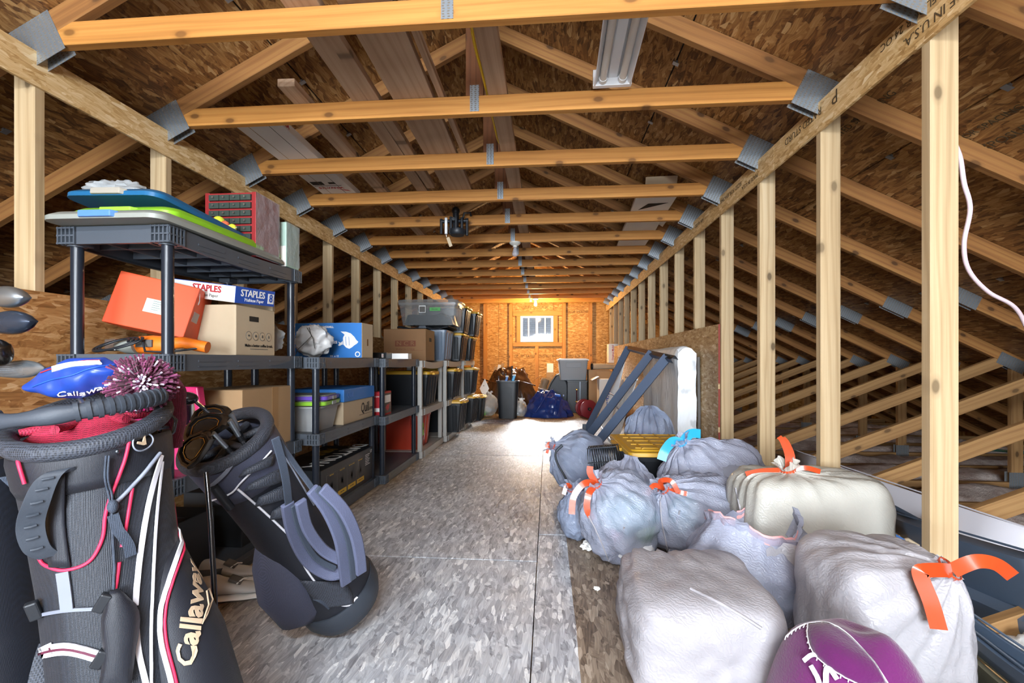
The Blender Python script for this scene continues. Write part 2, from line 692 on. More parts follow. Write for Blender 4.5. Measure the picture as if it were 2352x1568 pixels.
SL = math.atan(0.5)
RT = [(XC, RB), (XC + HALF, RB - 0.5 * HALF), (XC + HALF, RB - 0.5 * HALF + VT), (XC, RB + VT)]
mir = lambda poly: [(2 * XC - x, z) for x, z in poly][::-1]
tie_poly = [(XC - 1.6475, TIE), (XC + 1.6475, TIE), (XC + 1.4695, TIE + 0.089), (XC - 1.4695, TIE + 0.089)]
post_poly = [(XR, -0.03), (XR + 0.089, -0.03), (XR + 0.089, raf(XR + 0.089) - 0.001), (XC + 1.6485, TIE - 0.001), (XR, TIE - 0.001)]
king_poly = [(XC - 0.0445, TIE + 0.09), (XC + 0.0445, TIE + 0.09), (XC + 0.0445, raf(XC + 0.0445)), (XC, RB), (XC - 0.0445, raf(XC - 0.0445))]
chord_poly = [(XC - HALF + 0.2, -0.17), (XC + HALF - 0.2, -0.17), (XC + HALF - 0.2, -0.031), (XC - HALF + 0.2, -0.031)]
wa, wb = V((1.40, 0.035)), V((3.72, 0.965))
wd = (wb - wa).normalized()
wn = V((-wd.y, wd.x)) * 0.0445
web_poly = [tuple(wa - wd * 0.1 - wn), tuple(wb + wd * 0.3 - wn), tuple(wb + wd * 0.3 + wn), tuple(wa - wd * 0.1 + wn)]
web_poly = clip(web_poly, XC, RB - 0.001, 0.5, 1)
web_poly = clip(web_poly, XR + 0.0905, 0, -1, 0)
web_poly = clip(web_poly, 0, -0.03, 0, -1)
vert_poly = clip([(3.80, -0.03), (3.889, -0.03), (3.889, 2), (3.80, 2)], XC, RB - 0.001, 0.5, 1)
MEM = [('rafter', RT, -SL, 'wood_rafter'), ('rafter', mir(RT), SL, 'wood_rafter'), ('tie_beam', tie_poly, 0, 'wood_tie'),
       ('post', post_poly, PI / 2, 'wood_post'), ('post', mir(post_poly), PI / 2, 'wood_post'), ('king_post', king_poly, PI / 2, 'wood_king'),
       ('bottom_chord', chord_poly, 0, 'wood_web'), ('diagonal_web', web_poly, math.atan2(wd.y, wd.x), 'wood_web'),
       ('diagonal_web', mir(web_poly), -math.atan2(wd.y, wd.x), 'wood_web'), ('vertical_web', vert_poly, PI / 2, 'wood_web'), ('vertical_web', mir(vert_poly), PI / 2, 'wood_web')]
MEMM = [(nm,) + member_mesh(nm, pl, an, mt) for nm, pl, an, mt in MEM]


def plate_mesh(w, h):
    return MB().box((0, 0, 0), (w, h, 0.0016)).mesh('nail_plate', 'gusset_steel')


PL_BIG, PL_KING, PL_SPL, PL_BASE = plate_mesh(0.185, 0.20), plate_mesh(0.045, 0.13), plate_mesh(0.22, 0.10), plate_mesh(0.13, 0.16)
PLATES = [(PL_BIG, XR - 0.005, TIE + 0.035, -SL), (PL_BIG, 2 * XC - XR + 0.005, TIE + 0.035, SL), (PL_KING, XC, TIE + 0.075, 0),
          (PL_SPL, 2.916, raf(2.916) + VT * 0.45, -SL), (PL_SPL, 2 * XC - 2.916, raf(2.916) + VT * 0.45, SL),
          (PL_SPL, 3.80, raf(3.80) + 0.02, -SL), (PL_SPL, 2 * XC - 3.80, raf(3.80) + 0.02, SL),
          (PL_BASE, XR + 0.05, -0.075, 0), (PL_BASE, 3.845, -0.03, 0)]
ORD = ['nearest', 'second', 'third', 'fourth', 'fifth', 'sixth', 'seventh', 'eighth', 'ninth', 'tenth', 'eleventh', 'twelfth', 'thirteenth', 'fourteenth']
for n in range(1, 15):
    y = YT(n)
    lab = ('nearest' if n == 1 else ORD[n - 1]) + ' wooden roof truss' + ('' if n == 1 else ' counted from the camera') + ', with tie beam across and tall posts'
    if n == 14:
        lab = 'wooden roof truss closest to the far end wall, with tie beam across'
    t = thing('roof_truss', lab, 'truss', (XC, y, -0.03), 0, 'roof trusses spanning the attic')
    for nm, me, c, r in MEMM:
        inst(nm, me, t, (c[0] - XC, 0, c[2] + 0.03), r)
    for me, x, z, a in PLATES:
        for yy in (-0.001, 0.039):
            inst('nail_plate', me, t, (x - XC, yy, z + 0.03), (PI / 2, -a, 0))

# ---- ceiling: roof deck of separate boards under the felt
ceil = MB()
for sg in (1, -1):
    xe = XC + sg * HALF
    ceil.add([(XC, Y0, RB + VT + 0.016), (xe, Y0, RB + VT + 0.016 - 0.5 * HALF), (xe, Y1, RB + VT + 0.016 - 0.5 * HALF), (XC, Y1, RB + VT + 0.016),
              (XC, Y0, RB + VT + 0.030), (xe, Y0, RB + VT + 0.030 - 0.5 * HALF), (xe, Y1, RB + VT + 0.030 - 0.5 * HALF), (XC, Y1, RB + VT + 0.030)],
             [(0, 1, 2, 3), (7, 6, 5, 4), (0, 4, 5, 1), (1, 5, 6, 2), (2, 6, 7, 3), (3, 7, 4, 0)])
ceiling = ceil.obj('ceiling', 'gap_dark')
tag(ceiling, 'sloping roof of bare strand boards above the trusses', kind='structure')
rng = random.Random(4)
SLEN = HALF / math.cos(SL)
dz = (0.0125 / 2) / math.cos(SL)
clipm = MB().box((0, 0, -0.004), (0.012, 0.022, 0.012)).box((0, 0, -0.011), (0.034, 0.026, 0.002)).mesh('panel_clip', 'galv')
deck_cache = {}
for sg in (1, -1):
    rows = [0.0, 1.18] + [1.18 + 1.2192 * k for k in range(1, 5)] + [SLEN]
    for r in range(len(rows) - 1):
        a, b = rows[r] + 0.004, rows[r + 1] - 0.004
        yy = Y0 + (0.0 if r % 2 == 0 else 1.2192)
        cuts = [Y0] + [yy + 2.4384 * k for k in range(0, 8) if Y0 + 0.05 < yy + 2.4384 * k < Y1 - 0.05] + [Y1]
        for ya, yb in zip(cuts[:-1], cuts[1:]):
            key = (round(b - a, 3), round(yb - ya, 3))
            if key not in deck_cache:
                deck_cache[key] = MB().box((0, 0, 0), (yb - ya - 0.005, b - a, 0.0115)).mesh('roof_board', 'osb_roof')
            m = (a + b) / 2
            o = inst('roof_board', deck_cache[key], ceiling, (XC + sg * m * math.cos(SL), (ya + yb) / 2, RB + VT + dz + 0.002 - m * math.sin(SL)))
            o.rotation_euler = (Matrix.Rotation(sg * SL, 3, 'Y') @ Matrix.Rotation(PI / 2, 3, 'Z')).to_euler()
        if 0 < r < 4:
            for n in range(1, 14):
                inst('panel_clip', clipm, ceiling, (XC + sg * rows[r] * math.cos(SL), YT(n) + 0.30, RB + VT + 0.001 - rows[r] * math.sin(SL)), (0, sg * SL, 0))
# printed grade stamps on the roof boards
for (px, py, Xg, body, sz) in ((2280, 330, 2.6, '24/16  EXPOSURE 1', 0.06), (1960, 282, 2.0, 'APA RATED SHEATHING', 0.05), (2240, 300, 2.2, 'SIZED FOR SPACING', 0.045)):
    d = ray(px, py)
    # meet the plane of the right hand roof board
    k = (RB + VT + 0.5 * XC - 0.0004 - CAMZ) / (d.z + 0.5 * d.x)
    p = V((0, 0, CAMZ)) + d * k
    R = Matrix.Rotation(SL, 3, 'Y') @ Matrix.Rotation(PI, 3, 'X') @ Matrix.Rotation(PI / 2, 3, 'Z')
    text('stamp_lettering', body, sz, 'stamp_ink', ceiling, p + V((-0.002, 0, -0.004)), R.to_euler())

# ---- floor: chords carry separate floor sheets; plaster board ceiling of the rooms below closes the gaps
floor = MB().bb(XC - HALF, XC + HALF, Y0, Y1, -0.20, -0.18).obj('floor', 'gap_dark')
tag(floor, 'worn strand board floor of the attic walkway', kind='structure')
fl_cuts = {(-1.985, -1.273): [Y0, 0.40, 2.84, 5.28, 7.72, Y1], (-1.273, -0.054): [Y0, -0.238, 2.20, 4.638, 7.077, Y1],
           (-0.054, 1.26): [Y0, -0.1, 2.545, 4.98, 7.42, Y1]}
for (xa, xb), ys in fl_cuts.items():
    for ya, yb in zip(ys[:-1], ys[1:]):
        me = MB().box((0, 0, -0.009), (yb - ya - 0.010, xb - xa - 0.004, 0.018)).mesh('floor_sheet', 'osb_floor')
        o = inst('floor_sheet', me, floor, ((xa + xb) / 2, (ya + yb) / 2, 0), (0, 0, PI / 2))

# ---- low walls of strand sheets nailed to the posts
for side, X, ys, mt in (('left', XL + 0.0065, [-1.2, 1.18, 3.62, 6.06, 8.5, 10.1], 'osb_left'), ('right', XR - 0.0065, [3.47, 5.90, 8.34, 10.1], 'osb_knee')):
    wl = thing('wall_' + side, 'low %s hand wall of strand sheets nailed to the posts' % side, None, (X, (ys[0] + ys[-1]) / 2, 0.02), kind='structure')
    for ya, yb in zip(ys[:-1], ys[1:]):
        me = MB().box((0, 0, 0), (yb - ya - 0.004, 1.22, 0.0115)).mesh('wall_sheet', mt)
        o = inst('wall_sheet', me, wl, (0, (ya + yb) / 2 - (ys[0] + ys[-1]) / 2, 0.61))
        o.rotation_euler = (Matrix.Rotation(PI / 2, 3, 'Z') @ Matrix.Rotation(PI / 2, 3, 'X')).to_euler()
    if side == 'right':
        e = MB()
        for za, zb in ((0.0, 0.42), (0.46, 0.74), (0.78, 1.22)):
            e.bb(-0.006, 0.006, 0, 0.0015, za, zb)
        e.obj('painted_edge', plain('red_edge', '7c2f26', 0.7), wl).location = (0, 3.47 - (ys[0] + ys[-1]) / 2 - 0.001, 0)

# ---- ledger strips under the tie beams
for i, (X, yA) in enumerate(((XL + 0.006, 0.2), (XR - 0.006, 0.2))):
    tr = thing('trim_%d' % (i + 1), ('left' if i == 0 else 'right') + ' hand strand board ledger strip running under the tie beams', None, (X, yA, 2.035), kind='structure')
    for ya, yb in ((yA, 2.64), (2.64, 5.08), (5.08, 7.52), (7.52, 10.09)):
        me = MB().box((0, 0, 0), (yb - ya - 0.003, 0.135, 0.0115)).mesh('ledger_board', 'osb_strip')
        o = inst('ledger_board', me, tr, (0, (ya + yb) / 2 - yA, 0.0675))
        o.rotation_euler = (Matrix.Rotation(PI / 2, 3, 'Z') @ Matrix.Rotation(PI / 2, 3, 'X')).to_euler()
    if i == 1:
        R = (Matrix.Rotation(-PI / 2, 3, 'Z') @ Matrix.Rotation(PI / 2, 3, 'X') @ Matrix.Rotation(PI, 3, 'Z')).to_euler()
        for (yy, zz, body, sz) in ((1.56, 0.052, 'MADE IN U.S.A.', 0.046), (1.62, 0.112, 'STURD-I-FLOOR 24 OC', 0.040), (2.10, 0.094, 'P', 0.085), (2.36, 0.09, 'RATED STURD', 0.05),
                                   (2.95, 0.05, 'MADE IN U.S.A.', 0.034), (3.25, 0.09, 'SIZED FOR SPACING', 0.04), (3.9, 0.08, 'APA  RATED', 0.04)):
            text('stamp_lettering', body, sz, 'stamp_ink', tr, (-0.0064, yy - yA, zz), R)

# ---- far gable wall
YW = 10.10
wall = thing('wall_back', 'far gable wall of bright strand boards with studs', None, (XC, YW, 0), kind='structure')
WX0, WX1, WZ0, WZ1 = at(1195, 755, YW).x, at(1271, 755, YW).x, at(1232, 785, YW).z, at(1232, 724, YW).z
def wall_sheet(x0, x1, z0, z1):
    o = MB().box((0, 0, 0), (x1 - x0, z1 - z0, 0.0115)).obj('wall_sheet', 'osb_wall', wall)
    o.location = ((x0 + x1) / 2 - XC, 0.095, (z0 + z1) / 2)
    o.rotation_euler = (PI / 2, 0, 0)


for (xa, xb) in ((-6.6, -4.0), (-4.0, -2.33), (-2.33, -1.11), (0.11, 1.33), (1.33, 2.6), (2.6, 5.9)):
    wall_sheet(xa + 0.002, xb - 0.002, -0.2, 2.44)
MB().bb(-6.3, WX0 - XC, 0.102, 0.12, -0.2, 2.6).bb(WX1 - XC, 6.3, 0.102, 0.12, -0.2, 2.6).bb(WX0 - XC, WX1 - XC, 0.102, 0.12, -0.2, WZ0).bb(WX0 - XC, WX1 - XC, 0.102, 0.12, WZ1, 2.6).obj('leak_backing', 'gap_dark', wall)  # dark backing added behind the sheets to stop light leaks
# boards round the window opening
wall_sheet(-1.108, 0.108, -0.2, WZ0)
wall_sheet(-1.108, 0.108, WZ1, 2.44)
wall_sheet(-1.108, WX0, WZ0 + 0.001, WZ1 - 0.001)
wall_sheet(WX1, 0.108, WZ0 + 0.001, WZ1 - 0.001)
o = MB().prism([(-6.3, 2.445), (6.3, 2.445), (6.3, 2.46), (0.95, RB + VT), (-0.95, RB + VT), (-6.3, 2.46)], -0.006, 0.006).obj('wall_sheet', 'osb_wall', wall)
o.location = (0, 0.095, 0)
o.rotation_euler = (PI / 2, 0, 0)


def wall_board(x0, x1, z0, z1, y0=0.0, y1=0.089, mat='wood_tie', nm='stud'):
    c = V(((x0 + x1) / 2 - XC, (y0 + y1) / 2, (z0 + z1) / 2))
    lx, lz = x1 - x0, z1 - z0
    if lz > lx:
        o = inst(nm, MB().box((0, 0, 0), (lz, y1 - y0, lx)).mesh(nm, mat), wall, c, (0, -PI / 2, 0))
    else:
        o = inst(nm, MB().box((0, 0, 0), (lx, y1 - y0, lz)).mesh(nm, mat), wall, c)
    mods(o, 0.003, 1)
    return o


for pxc in (1114, 1173, 1295.5, 1356.5):
    x = at(pxc, 800, YW).x
    wall_board(x - 0.04, x + 0.04, 0.0, 2.24)
for x in (-2.7, -2.1, 2.0, 2.7, 3.3):
    wall_board(x - 0.019, x + 0.019, 0.0, raf(x) - 0.05)
xa, xb = at(1178, 800, YW).x, at(1291, 800, YW).x
zz = [at(1230, p, YW).z for p in (725, 714, 786, 795)]
wall_board(xa, xb, zz[0], zz[1], nm='header', y0=0.01)
wall_board(xa, xb, zz[3], zz[2], nm='sill_board', y0=0.01)
wall_board(at(1186, 800, YW).x, at(1195, 800, YW).x, zz[2], zz[0], nm='jamb_board', y0=0.012)
wall_board(at(1271, 800, YW).x, at(1281, 800, YW).x, zz[2], zz[0], nm='jamb_board', y0=0.012)
x = at(1233, 800, YW).x
wall_board(x - 0.04, x + 0.04, 0.0, zz[3], nm='cripple_stud', y0=0.01)
wall_board(-2.6, 2.6, 0.0, 0.038, nm='bottom_plate', y0=-0.0)
for (px, py, body) in ((1205, 818, 'OF   TP   RATED'), (1260, 818, 'CONSTRUCTION F'), (1322, 818, 'SIZED FOR   H'), (1230, 706, 'STURD I FLOOR 24'), (1325, 716, 'EXTERIOR SHEATHING')):
    p = at(px, py, YW + 0.089)
    text('stamp_lettering', body, 0.085, 'stamp_ink', wall, (p.x - XC, 0.0893, p.z), (PI / 2, 0, 0), sx=0.75)

# ---- window with white frame, three mullions and four panes
plain('vinyl', 'e9ebee', 0.35)
gl = NT('pane_glass')
gl.b.inputs['Base Color'].default_value = (1, 1, 1, 1)
tb = gl.n('ShaderNodeBsdfTransparent')
gb = gl.n('ShaderNodeBsdfGlossy')
gb.inputs['Roughness'].default_value = 0.05
ms = gl.n('ShaderNodeMixShader')
ms.inputs[0].default_value = 0.015
gl.l(tb.outputs[0], ms.inputs[1]); gl.l(gb.outputs[0], ms.inputs[2]); gl.l(ms.outputs[0], gl.out.inputs['Surface'])
win = thing('window_1', 'small white sliding window in the far wall', None, ((WX0 + WX1) / 2, YW + 0.05, WZ0), kind='structure')
ww, wh = (WX1 - WX0) / 2, WZ1 - WZ0
f = MB()
for a, b, c, d in ((-ww, ww, 0, 0.05), (-ww, ww, wh - 0.05, wh), (-ww, -ww + 0.05, 0.05, wh - 0.05), (ww - 0.05, ww, 0.05, wh - 0.05)):
    f.bb(a, b, -0.01, 0.05, c, d)
f.obj('window_frame', 'vinyl', win, 0.004)
MB().bb(-0.025, 0.025, 0.0, 0.04, 0.05, wh - 0.05).obj('meeting_rail', 'vinyl', win, 0.003)
for xm in (-ww / 2, ww / 2):
    MB().bb(xm - 0.014, xm + 0.014, 0.008, 0.03, 0.05, wh - 0.05).obj('mullion', 'vinyl', win, 0.002)
edges = [-ww + 0.05, -ww / 2 - 0.014, -ww / 2 + 0.014, -0.025, 0.025, ww / 2 - 0.014, ww / 2 + 0.014, ww - 0.05]
for i in range(0, 8, 2):
    MB().bb(edges[i], edges[i + 1], 0.018, 0.022, 0.05, wh - 0.05).obj('pane', 'pane_glass', win)

# ---- near gable wall behind the camera, with a wide opening added to let in light; eave closures
wf = MB()
wf.bb(-6.3, -1.55, -0.1, 0, -0.2, 2.45).bb(1.6, 6.3, -0.1, 0, -0.2, 2.45).bb(-1.55, 1.6, -0.1, 0, -0.2, 0.3).bb(-1.55, 1.6, -0.1, 0, 2.35, 2.45)
wf.prism([(-6.3, 2.45), (6.3, 2.45), (0.95, RB + VT + 0.02), (-0.95, RB + VT + 0.02)], -0.1, 0, 'y')
wfo = wf.obj('wall_front', 'osb_wall')
wfo.location = (XC, Y0, 0)
tag(wfo, 'near gable wall behind the camera with a wide opening added for light', kind='structure')
for i, xx in enumerate((XC - HALF, XC + HALF)):
    e = MB().bb(xx - 0.02, xx + 0.02, Y0, Y1, -0.2, RB + VT - 0.5 * HALF + 0.03).obj('wall_eave_' + ('left', 'right')[i], 'osb_wall')
    tag(e, ('left', 'right')[i] + ' hand low wall at the eave', kind='structure')

# ---- outside: the neighbour's roof seen through the window
k = NT('shingles')
co = k.coords(False)
bt = k.n('ShaderNodeTexBrick')
bt.inputs['Scale'].default_value = 1.0
bt.inputs['Brick Width'].default_value = 0.35
bt.inputs['Row Height'].default_value = 0.14
bt.inputs['Mortar Size'].default_value = 0.008
bt.inputs['Color1'].default_value = (*hexc('5d6266'), 1)
bt.inputs['Color2'].default_value = (*hexc('70767a'), 1)
bt.inputs['Mortar'].default_value = (*hexc('34373a'), 1)
k.l(co, bt.inputs['Vector'])
sn = k.noise(co, 60, 3)
k.l(k.mix(k.math('MULTIPLY', sn, 0.5), bt.outputs['Color'], hexc('c9ced2')), k.b.inputs['Base Color'])
k.b.inputs['Roughness'].default_value = 0.9
nb = thing('neighbour_house', 'grey shingled roof of the house outside the far window', 'house', (0, 19, -3.0))
rf = MB().box((0, 0, 0), (16, 6.5, 0.12)).obj('roof', 'shingles', nb)
rf.location = (1.0, 2.0, 5.4)
rf.rotation_euler = (math.radians(50), 0, 0)
plain('siding', 'c9cbcc', 0.7)
MB().bb(-7, 9, 0.6, 6, 0, 3.2).obj('wall', 'siding', nb)
MB().prism([(-2.6, 3.0), (-1.2, 3.0), (-1.2, 4.0), (-1.9, 4.45), (-2.6, 4.0)], 0.0, 1.0, 'y').obj('dormer', 'vinyl', nb)

# ---- insulation batts between the bottom chords on the right hand side
def insul(name, c1, c2):
    k = NT(name)
    co = k.coords()
    f = k.noise(co, 7, 6, 0.7)
    k.l(k.ramp(f, [(0.3, hexc(c1)), (0.7, hexc(c2))]), k.b.inputs['Base Color'])
    k.b.inputs['Roughness'].default_value = 0.95
    k.b.inputs['Specular IOR Level'].default_value = 0.1
    k.bump(k.noise(co, 60, 5, 0.7), 0.9, 0.02)


insul('insulation', 'a08578', 'e8dcd4')
for n in range(0, 14):
    ya, yb = YT(n) + 0.045, YT(n + 1) - 0.008
    nf = fb(n + 3, 2.2)
    m = MB()

    def top(u, v, ya=ya, yb=yb, nf=nf):
        x = 1.36 + u * 4.1
        y = ya + v * (yb - ya)
        e = min(1, min(v, 1 - v) * 6, min(u, 1 - u) * 20)
        return V((x, y, -0.15 + e * (0.13 + 0.06 * nf((x, y, 0)) + 0.02 * nf((x * 4, y * 4, 2)))))
    m.grid(46, 9, top)
    m.bb(1.37, 5.45, ya + 0.01, yb - 0.01, -0.178, -0.15)
    o = m.obj('insulation_batt', 'insulation', None, smooth=60)
    tag(o, ('pinkish insulation batt lying in the eave bay behind the %s truss' % ORD[n - 1]) if n else 'pinkish insulation batt in the eave bay nearest the camera', 'insulation', 'insulation batts in the right hand eave')
# ================================================================ SHELVING AND WHAT STANDS ON IT
def rail(m, p0, p1, h, th, sag, inner, mi=0, n=9):
    "edge rail with a lip, sagging in the middle"
    p0, p1 = V(p0), V(p1)
    rings = []
    for i in range(n):
        t = i / (n - 1)
        p = p0.lerp(p1, t) - V((0, 0, sag * 4 * t * (1 - t)))
        a = V(inner) * th
        rings.append([p, p - V((0, 0, h)), p - V((0, 0, h)) + a, p - V((0, 0, h * 0.82)) + a * 0.35, p - V((0, 0, h * 0.2)) + a * 0.35, p + a])
    m.loft(rings, mi)


def tray_mesh(name, dx, dy, mat, sag=0.0, style='ribbed'):
    "one shelf, origin under the middle of its top surface; x = depth, y = length"
    m = MB()
    hx, hy = dx / 2, dy / 2
    h = 0.066
    c = 0.075
    N = 11
    vs = []

    def zs(t):
        return -sag * 4 * t * (1 - t)
    for z0 in (0.0, -0.008):
        for j in range(N):
            t = j / (N - 1)
            for sx in (-1, 1):
                vs.append(V((sx * (hx - 0.004), -hy + 0.004 + t * (dy - 0.008), z0 + zs(t))))
    fs = []
    for j in range(N - 1):
        a = 2 * j
        fs.append((a, a + 1, a + 3, a + 2))
        b = a + 2 * N
        fs.append((b, b + 2, b + 3, b + 1))
    m.add(vs, fs)
    for sx in (-1, 1):
        rail(m, (sx * hx, -hy + c, 0), (sx * hx, hy - c, 0), h, 0.014, sag, (-sx, 0, 0))
    for sy in (-1, 1):
        rail(m, (-hx + c, sy * hy, 0), (hx - c, sy * hy, 0), h, 0.014, 0, (0, -sy, 0), n=3)
    for sx in (-1, 1):
        for sy in (-1, 1):
            cx, cy = sx * (hx - c / 2), sy * (hy - c / 2)
            m.box((cx, cy, -h / 2), (c - 0.012, c - 0.012, h))
            if style == 'ribbed':
                for zz in (-0.004, -h / 2, -h + 0.004):
                    m.box((cx + sx * 0.004, cy + sy * 0.004, zz), (c, c, 0.006))
                for q in range(5):
                    o = -c / 2 + 0.004 + q * (c - 0.008) / 4
                    m.box((cx + sx * c / 2, cy + o + sy * 0.002, -h / 2), (0.010, 0.0055, h))
                    m.box((cx + o + sx * 0.002, cy + sy * c / 2, -h / 2), (0.0055, 0.010, h))
            m.lathe([(0.029, -h - 0.004), (0.029, -h + 0.01)], 14, (cx, cy, 0))
    # stiffening ribs below and the slot mouldings on the outside of the rails
    for q in range(1, 6):
        y = -hy + q * dy / 6
        m.bb(-hx + 0.015, hx - 0.015, y - 0.004, y + 0.004, -0.045 + zs(q / 6), -0.006 + zs(q / 6))
    for q in (-1, 1):
        m.bb(q * hx / 2.6 - 0.004, q * hx / 2.6 + 0.004, -hy + 0.02, hy - 0.02, -0.04 - sag, -0.006 - sag * 0.3)
    if style == 'ribbed':
        for sx in (-1, 1):
            for q in range(3):
                y = -hy * 0.52 + q * hy * 0.52
                m.bb(sx * hx - 0.002, sx * hx + 0.002, y - 0.075, y + 0.075, -0.030 - sag, -0.022 - sag)
                m.bb(sx * hx - 0.002, sx * hx + 0.002, y - 0.075, y + 0.075, -0.050 - sag, -0.047 - sag)
    return m.mesh(name, mat, 30)


def shelf_unit(label, xf, y0, y1, levels, mat, postmat, sag=0.004, style='ribbed', dx=0.45, pr=0.0205):
    dy = y1 - y0
    t = thing('shelf_unit', label, 'shelving', (xf - dx / 2, (y0 + y1) / 2, 0), 0, 'plastic shelf units along the left wall')
    me = tray_mesh('shelf', dx, dy, mat, sag, style)
    me0 = tray_mesh('shelf', dx, dy, mat, 0.0, style)
    for i, z in enumerate(levels):
        inst('shelf', me if i == len(levels) - 1 else me0, t, (0, 0, z))
    for i in range(len(levels) - 1):
        a, b = levels[i] - 0.002, levels[i + 1] - 0.06
        if style == 'ribbed':
            pm = MB().lathe([(pr, 0), (pr, b - a)], 18).mesh('post', postmat, 40)
        else:
            pm = MB().taper((0, 0, 0), (0.045, 0.045), (0.045, 0.045), b - a, 0, 0.008).mesh('post', postmat, 30)
        for sx in (-1, 1):
            for sy in (-1, 1):
                inst('post', pm, t, (sx * (dx / 2 - 0.0375), sy * (dy / 2 - 0.0375), a))
    return t


shelf_unit('tall black plastic shelf unit with plastic lids on top, behind the golf bags', -1.41, 1.59, 2.50, [0.069, 0.52, 0.995, 1.478], 'shelf_plastic', 'shelf_post', 0.012)
shelf_unit('low black plastic shelf unit carrying the blue copy paper carton', -1.32, 2.53, 3.45, [0.069, 0.545, 0.99], 'shelf_plastic', 'shelf_post')
shelf_unit('low black plastic shelf unit standing next to the grey shelf units', -1.272, 3.47, 4.39, [0.069, 0.53, 0.985], 'shelf_plastic', 'shelf_post')
shelf_unit('grey plastic shelf unit under the brown carton, with the red tote at its foot', -1.235, 4.41, 5.33, [0.069, 0.49, 0.97], 'grey_plastic', 'grey_plastic', 0.02, 'plain')
shelf_unit('middle one of the three grey plastic shelf units', -1.20, 5.35, 6.27, [0.069, 0.49, 0.97], 'grey_plastic', 'grey_plastic', 0.015, 'plain')
shelf_unit('grey plastic shelf unit farthest along the left wall', -1.165, 6.29, 7.21, [0.069, 0.49, 0.97], 'grey_plastic', 'grey_plastic', 0.003, 'plain')


# ---------------------------------------------------------------- cartons
def carton(name, label, x0, x1, y0, y1, z0, h, mat='cardboard', rz=0, group=None, cat='box', flap=None, bev=0.004, tape=None):
    t = thing(name, label, cat, ((x0 + x1) / 2, (y0 + y1) / 2, z0), rz, group)
    w, d = x1 - x0, y1 - y0
    t['dims'] = (w, d, h)
    MB().bb(-w / 2, w / 2, -d / 2, d / 2, 0, h).obj('body', mat, t, bev)
    # seam of the closed flaps
    MB().bb(-w / 2 + 0.004, w / 2 - 0.004, -0.0015, 0.0015, h, h + 0.0008).obj('flap_seam', 'gap_dark', t)
    if tape:
        MB().bb(-w / 2 - 0.0006, w / 2 + 0.0006, -0.025, 0.025, h, h + 0.0012).bb(w / 2, w / 2 + 0.0008, -0.025, 0.025, h - 0.06, h + 0.001).obj('tape', tape, t)
    return t


def face_text(t, face, u, v, body, size, mat, **kw):
    "lettering on a face of a carton: u across from the middle, v up from the bottom"
    w, d, h = t['dims']
    if face == 'front':
        return text('lettering', body, size, mat, t, (u, -d / 2 - 0.0012, v), (PI / 2, 0, 0), **kw)
    return text('lettering', body, size, mat, t, (w / 2 + 0.0012, u, v), (PI / 2, 0, PI / 2), **kw)


def face_patch(t, face, u0, u1, v0, v1, mat, name='print_panel', th=0.0008):
    w, d, h = t['dims']
    m = MB()
    if face == 'front':
        m.bb(u0, u1, -d / 2 - th, -d / 2 + 0.0005, v0, v1)
    elif face == 'side':
        m.bb(w / 2 - 0.0005, w / 2 + th, u0, u1, v0, v1)
    else:
        m.bb(u0, u1, v0, v1, h - 0.0005, h + th)
    return m.obj(name, mat, t)


def face_shape(t, face, poly, u, v, s, mat, name='emblem', th=0.0012):
    w, d, h = t['dims']
    m = MB()
    pts = [(u + p[0] * s, v + p[1] * s) for p in poly]
    if face == 'front':
        m.prism(pts, -d / 2 - th, -d / 2, 'y')
    else:
        m.prism(pts, w / 2, w / 2 + th, 'x')
    return m.obj(name, mat, t)


plain('blue_card', '2f74bd', 0.5, 0, 0.03, 30, 0.05, 4)
plain('blue_deep', '1d4fae', 0.5)
plain('orange_card', 'd9522b', 0.5, 0, 0.05, 30, 0.06, 5)
plain('mint_paper', 'b9dccb', 0.7)
plain('green_note', '4f9a4f', 0.6)
plain('lime_note', '86d33c', 0.6)
plain('black_card', '25272a', 0.35, 0, 0.04, 30)
plain('yellow_print', 'caa233', 0.5)
plain('yellow_lid', 'c99a26', 0.42, 0, 0.05, 200, 0.06, 8)
plain('tote_black', '17191d', 0.35, 0, 0.05, 200)
plain('red_tote', 'a8351f', 0.4, 0, 0.05, 200, 0.06, 5)
plain('red_card', 'b3252e', 0.45)
plain('purple_plastic', '6a4fb4', 0.35)
plain('lime_plastic', '8fc63d', 0.4)
plain('lid_blue', '1f5f8a', 0.32)
plain('lid_grey', '8d9089', 0.42)
plain('lid_green', '86bf2a', 0.4)
plain('handle_blue', '5480c4', 0.4)
plain('handle_grey', 'a09a8e', 0.45)


def filmy(name, col, rough=0.15, t=0.5, spec=0.6, bump=0.0, bscale=20, transl=0.25):
    "thin plastic film: part see-through, part scattering, glossy on top"
    k = NT(name)
    col = hexc(col) if isinstance(col, str) else col
    k.b.inputs['Base Color'].default_value = (*col, 1)
    k.b.inputs['Roughness'].default_value = rough
    k.b.inputs['Specular IOR Level'].default_value = spec
    if bump:
        co = k.coords()
        k.bump(k.noise(co, bscale, 4, 0.6), bump, 0.02)
    tr = k.n('ShaderNodeBsdfTransparent')
    tl = k.n('ShaderNodeBsdfTranslucent')
    tl.inputs[0].default_value = (*col, 1)
    m0 = k.n('ShaderNodeMixShader')
    m0.inputs[0].default_value = transl
    k.l(k.b.outputs[0], m0.inputs[1]); k.l(tl.outputs[0], m0.inputs[2])
    m1 = k.n('ShaderNodeMixShader')
    m1.inputs[0].default_value = t
    k.l(m0.outputs[0], m1.inputs[1]); k.l(tr.outputs[0], m1.inputs[2])
    k.l(m1.outputs[0], k.out.inputs['Surface'])
    return k.m


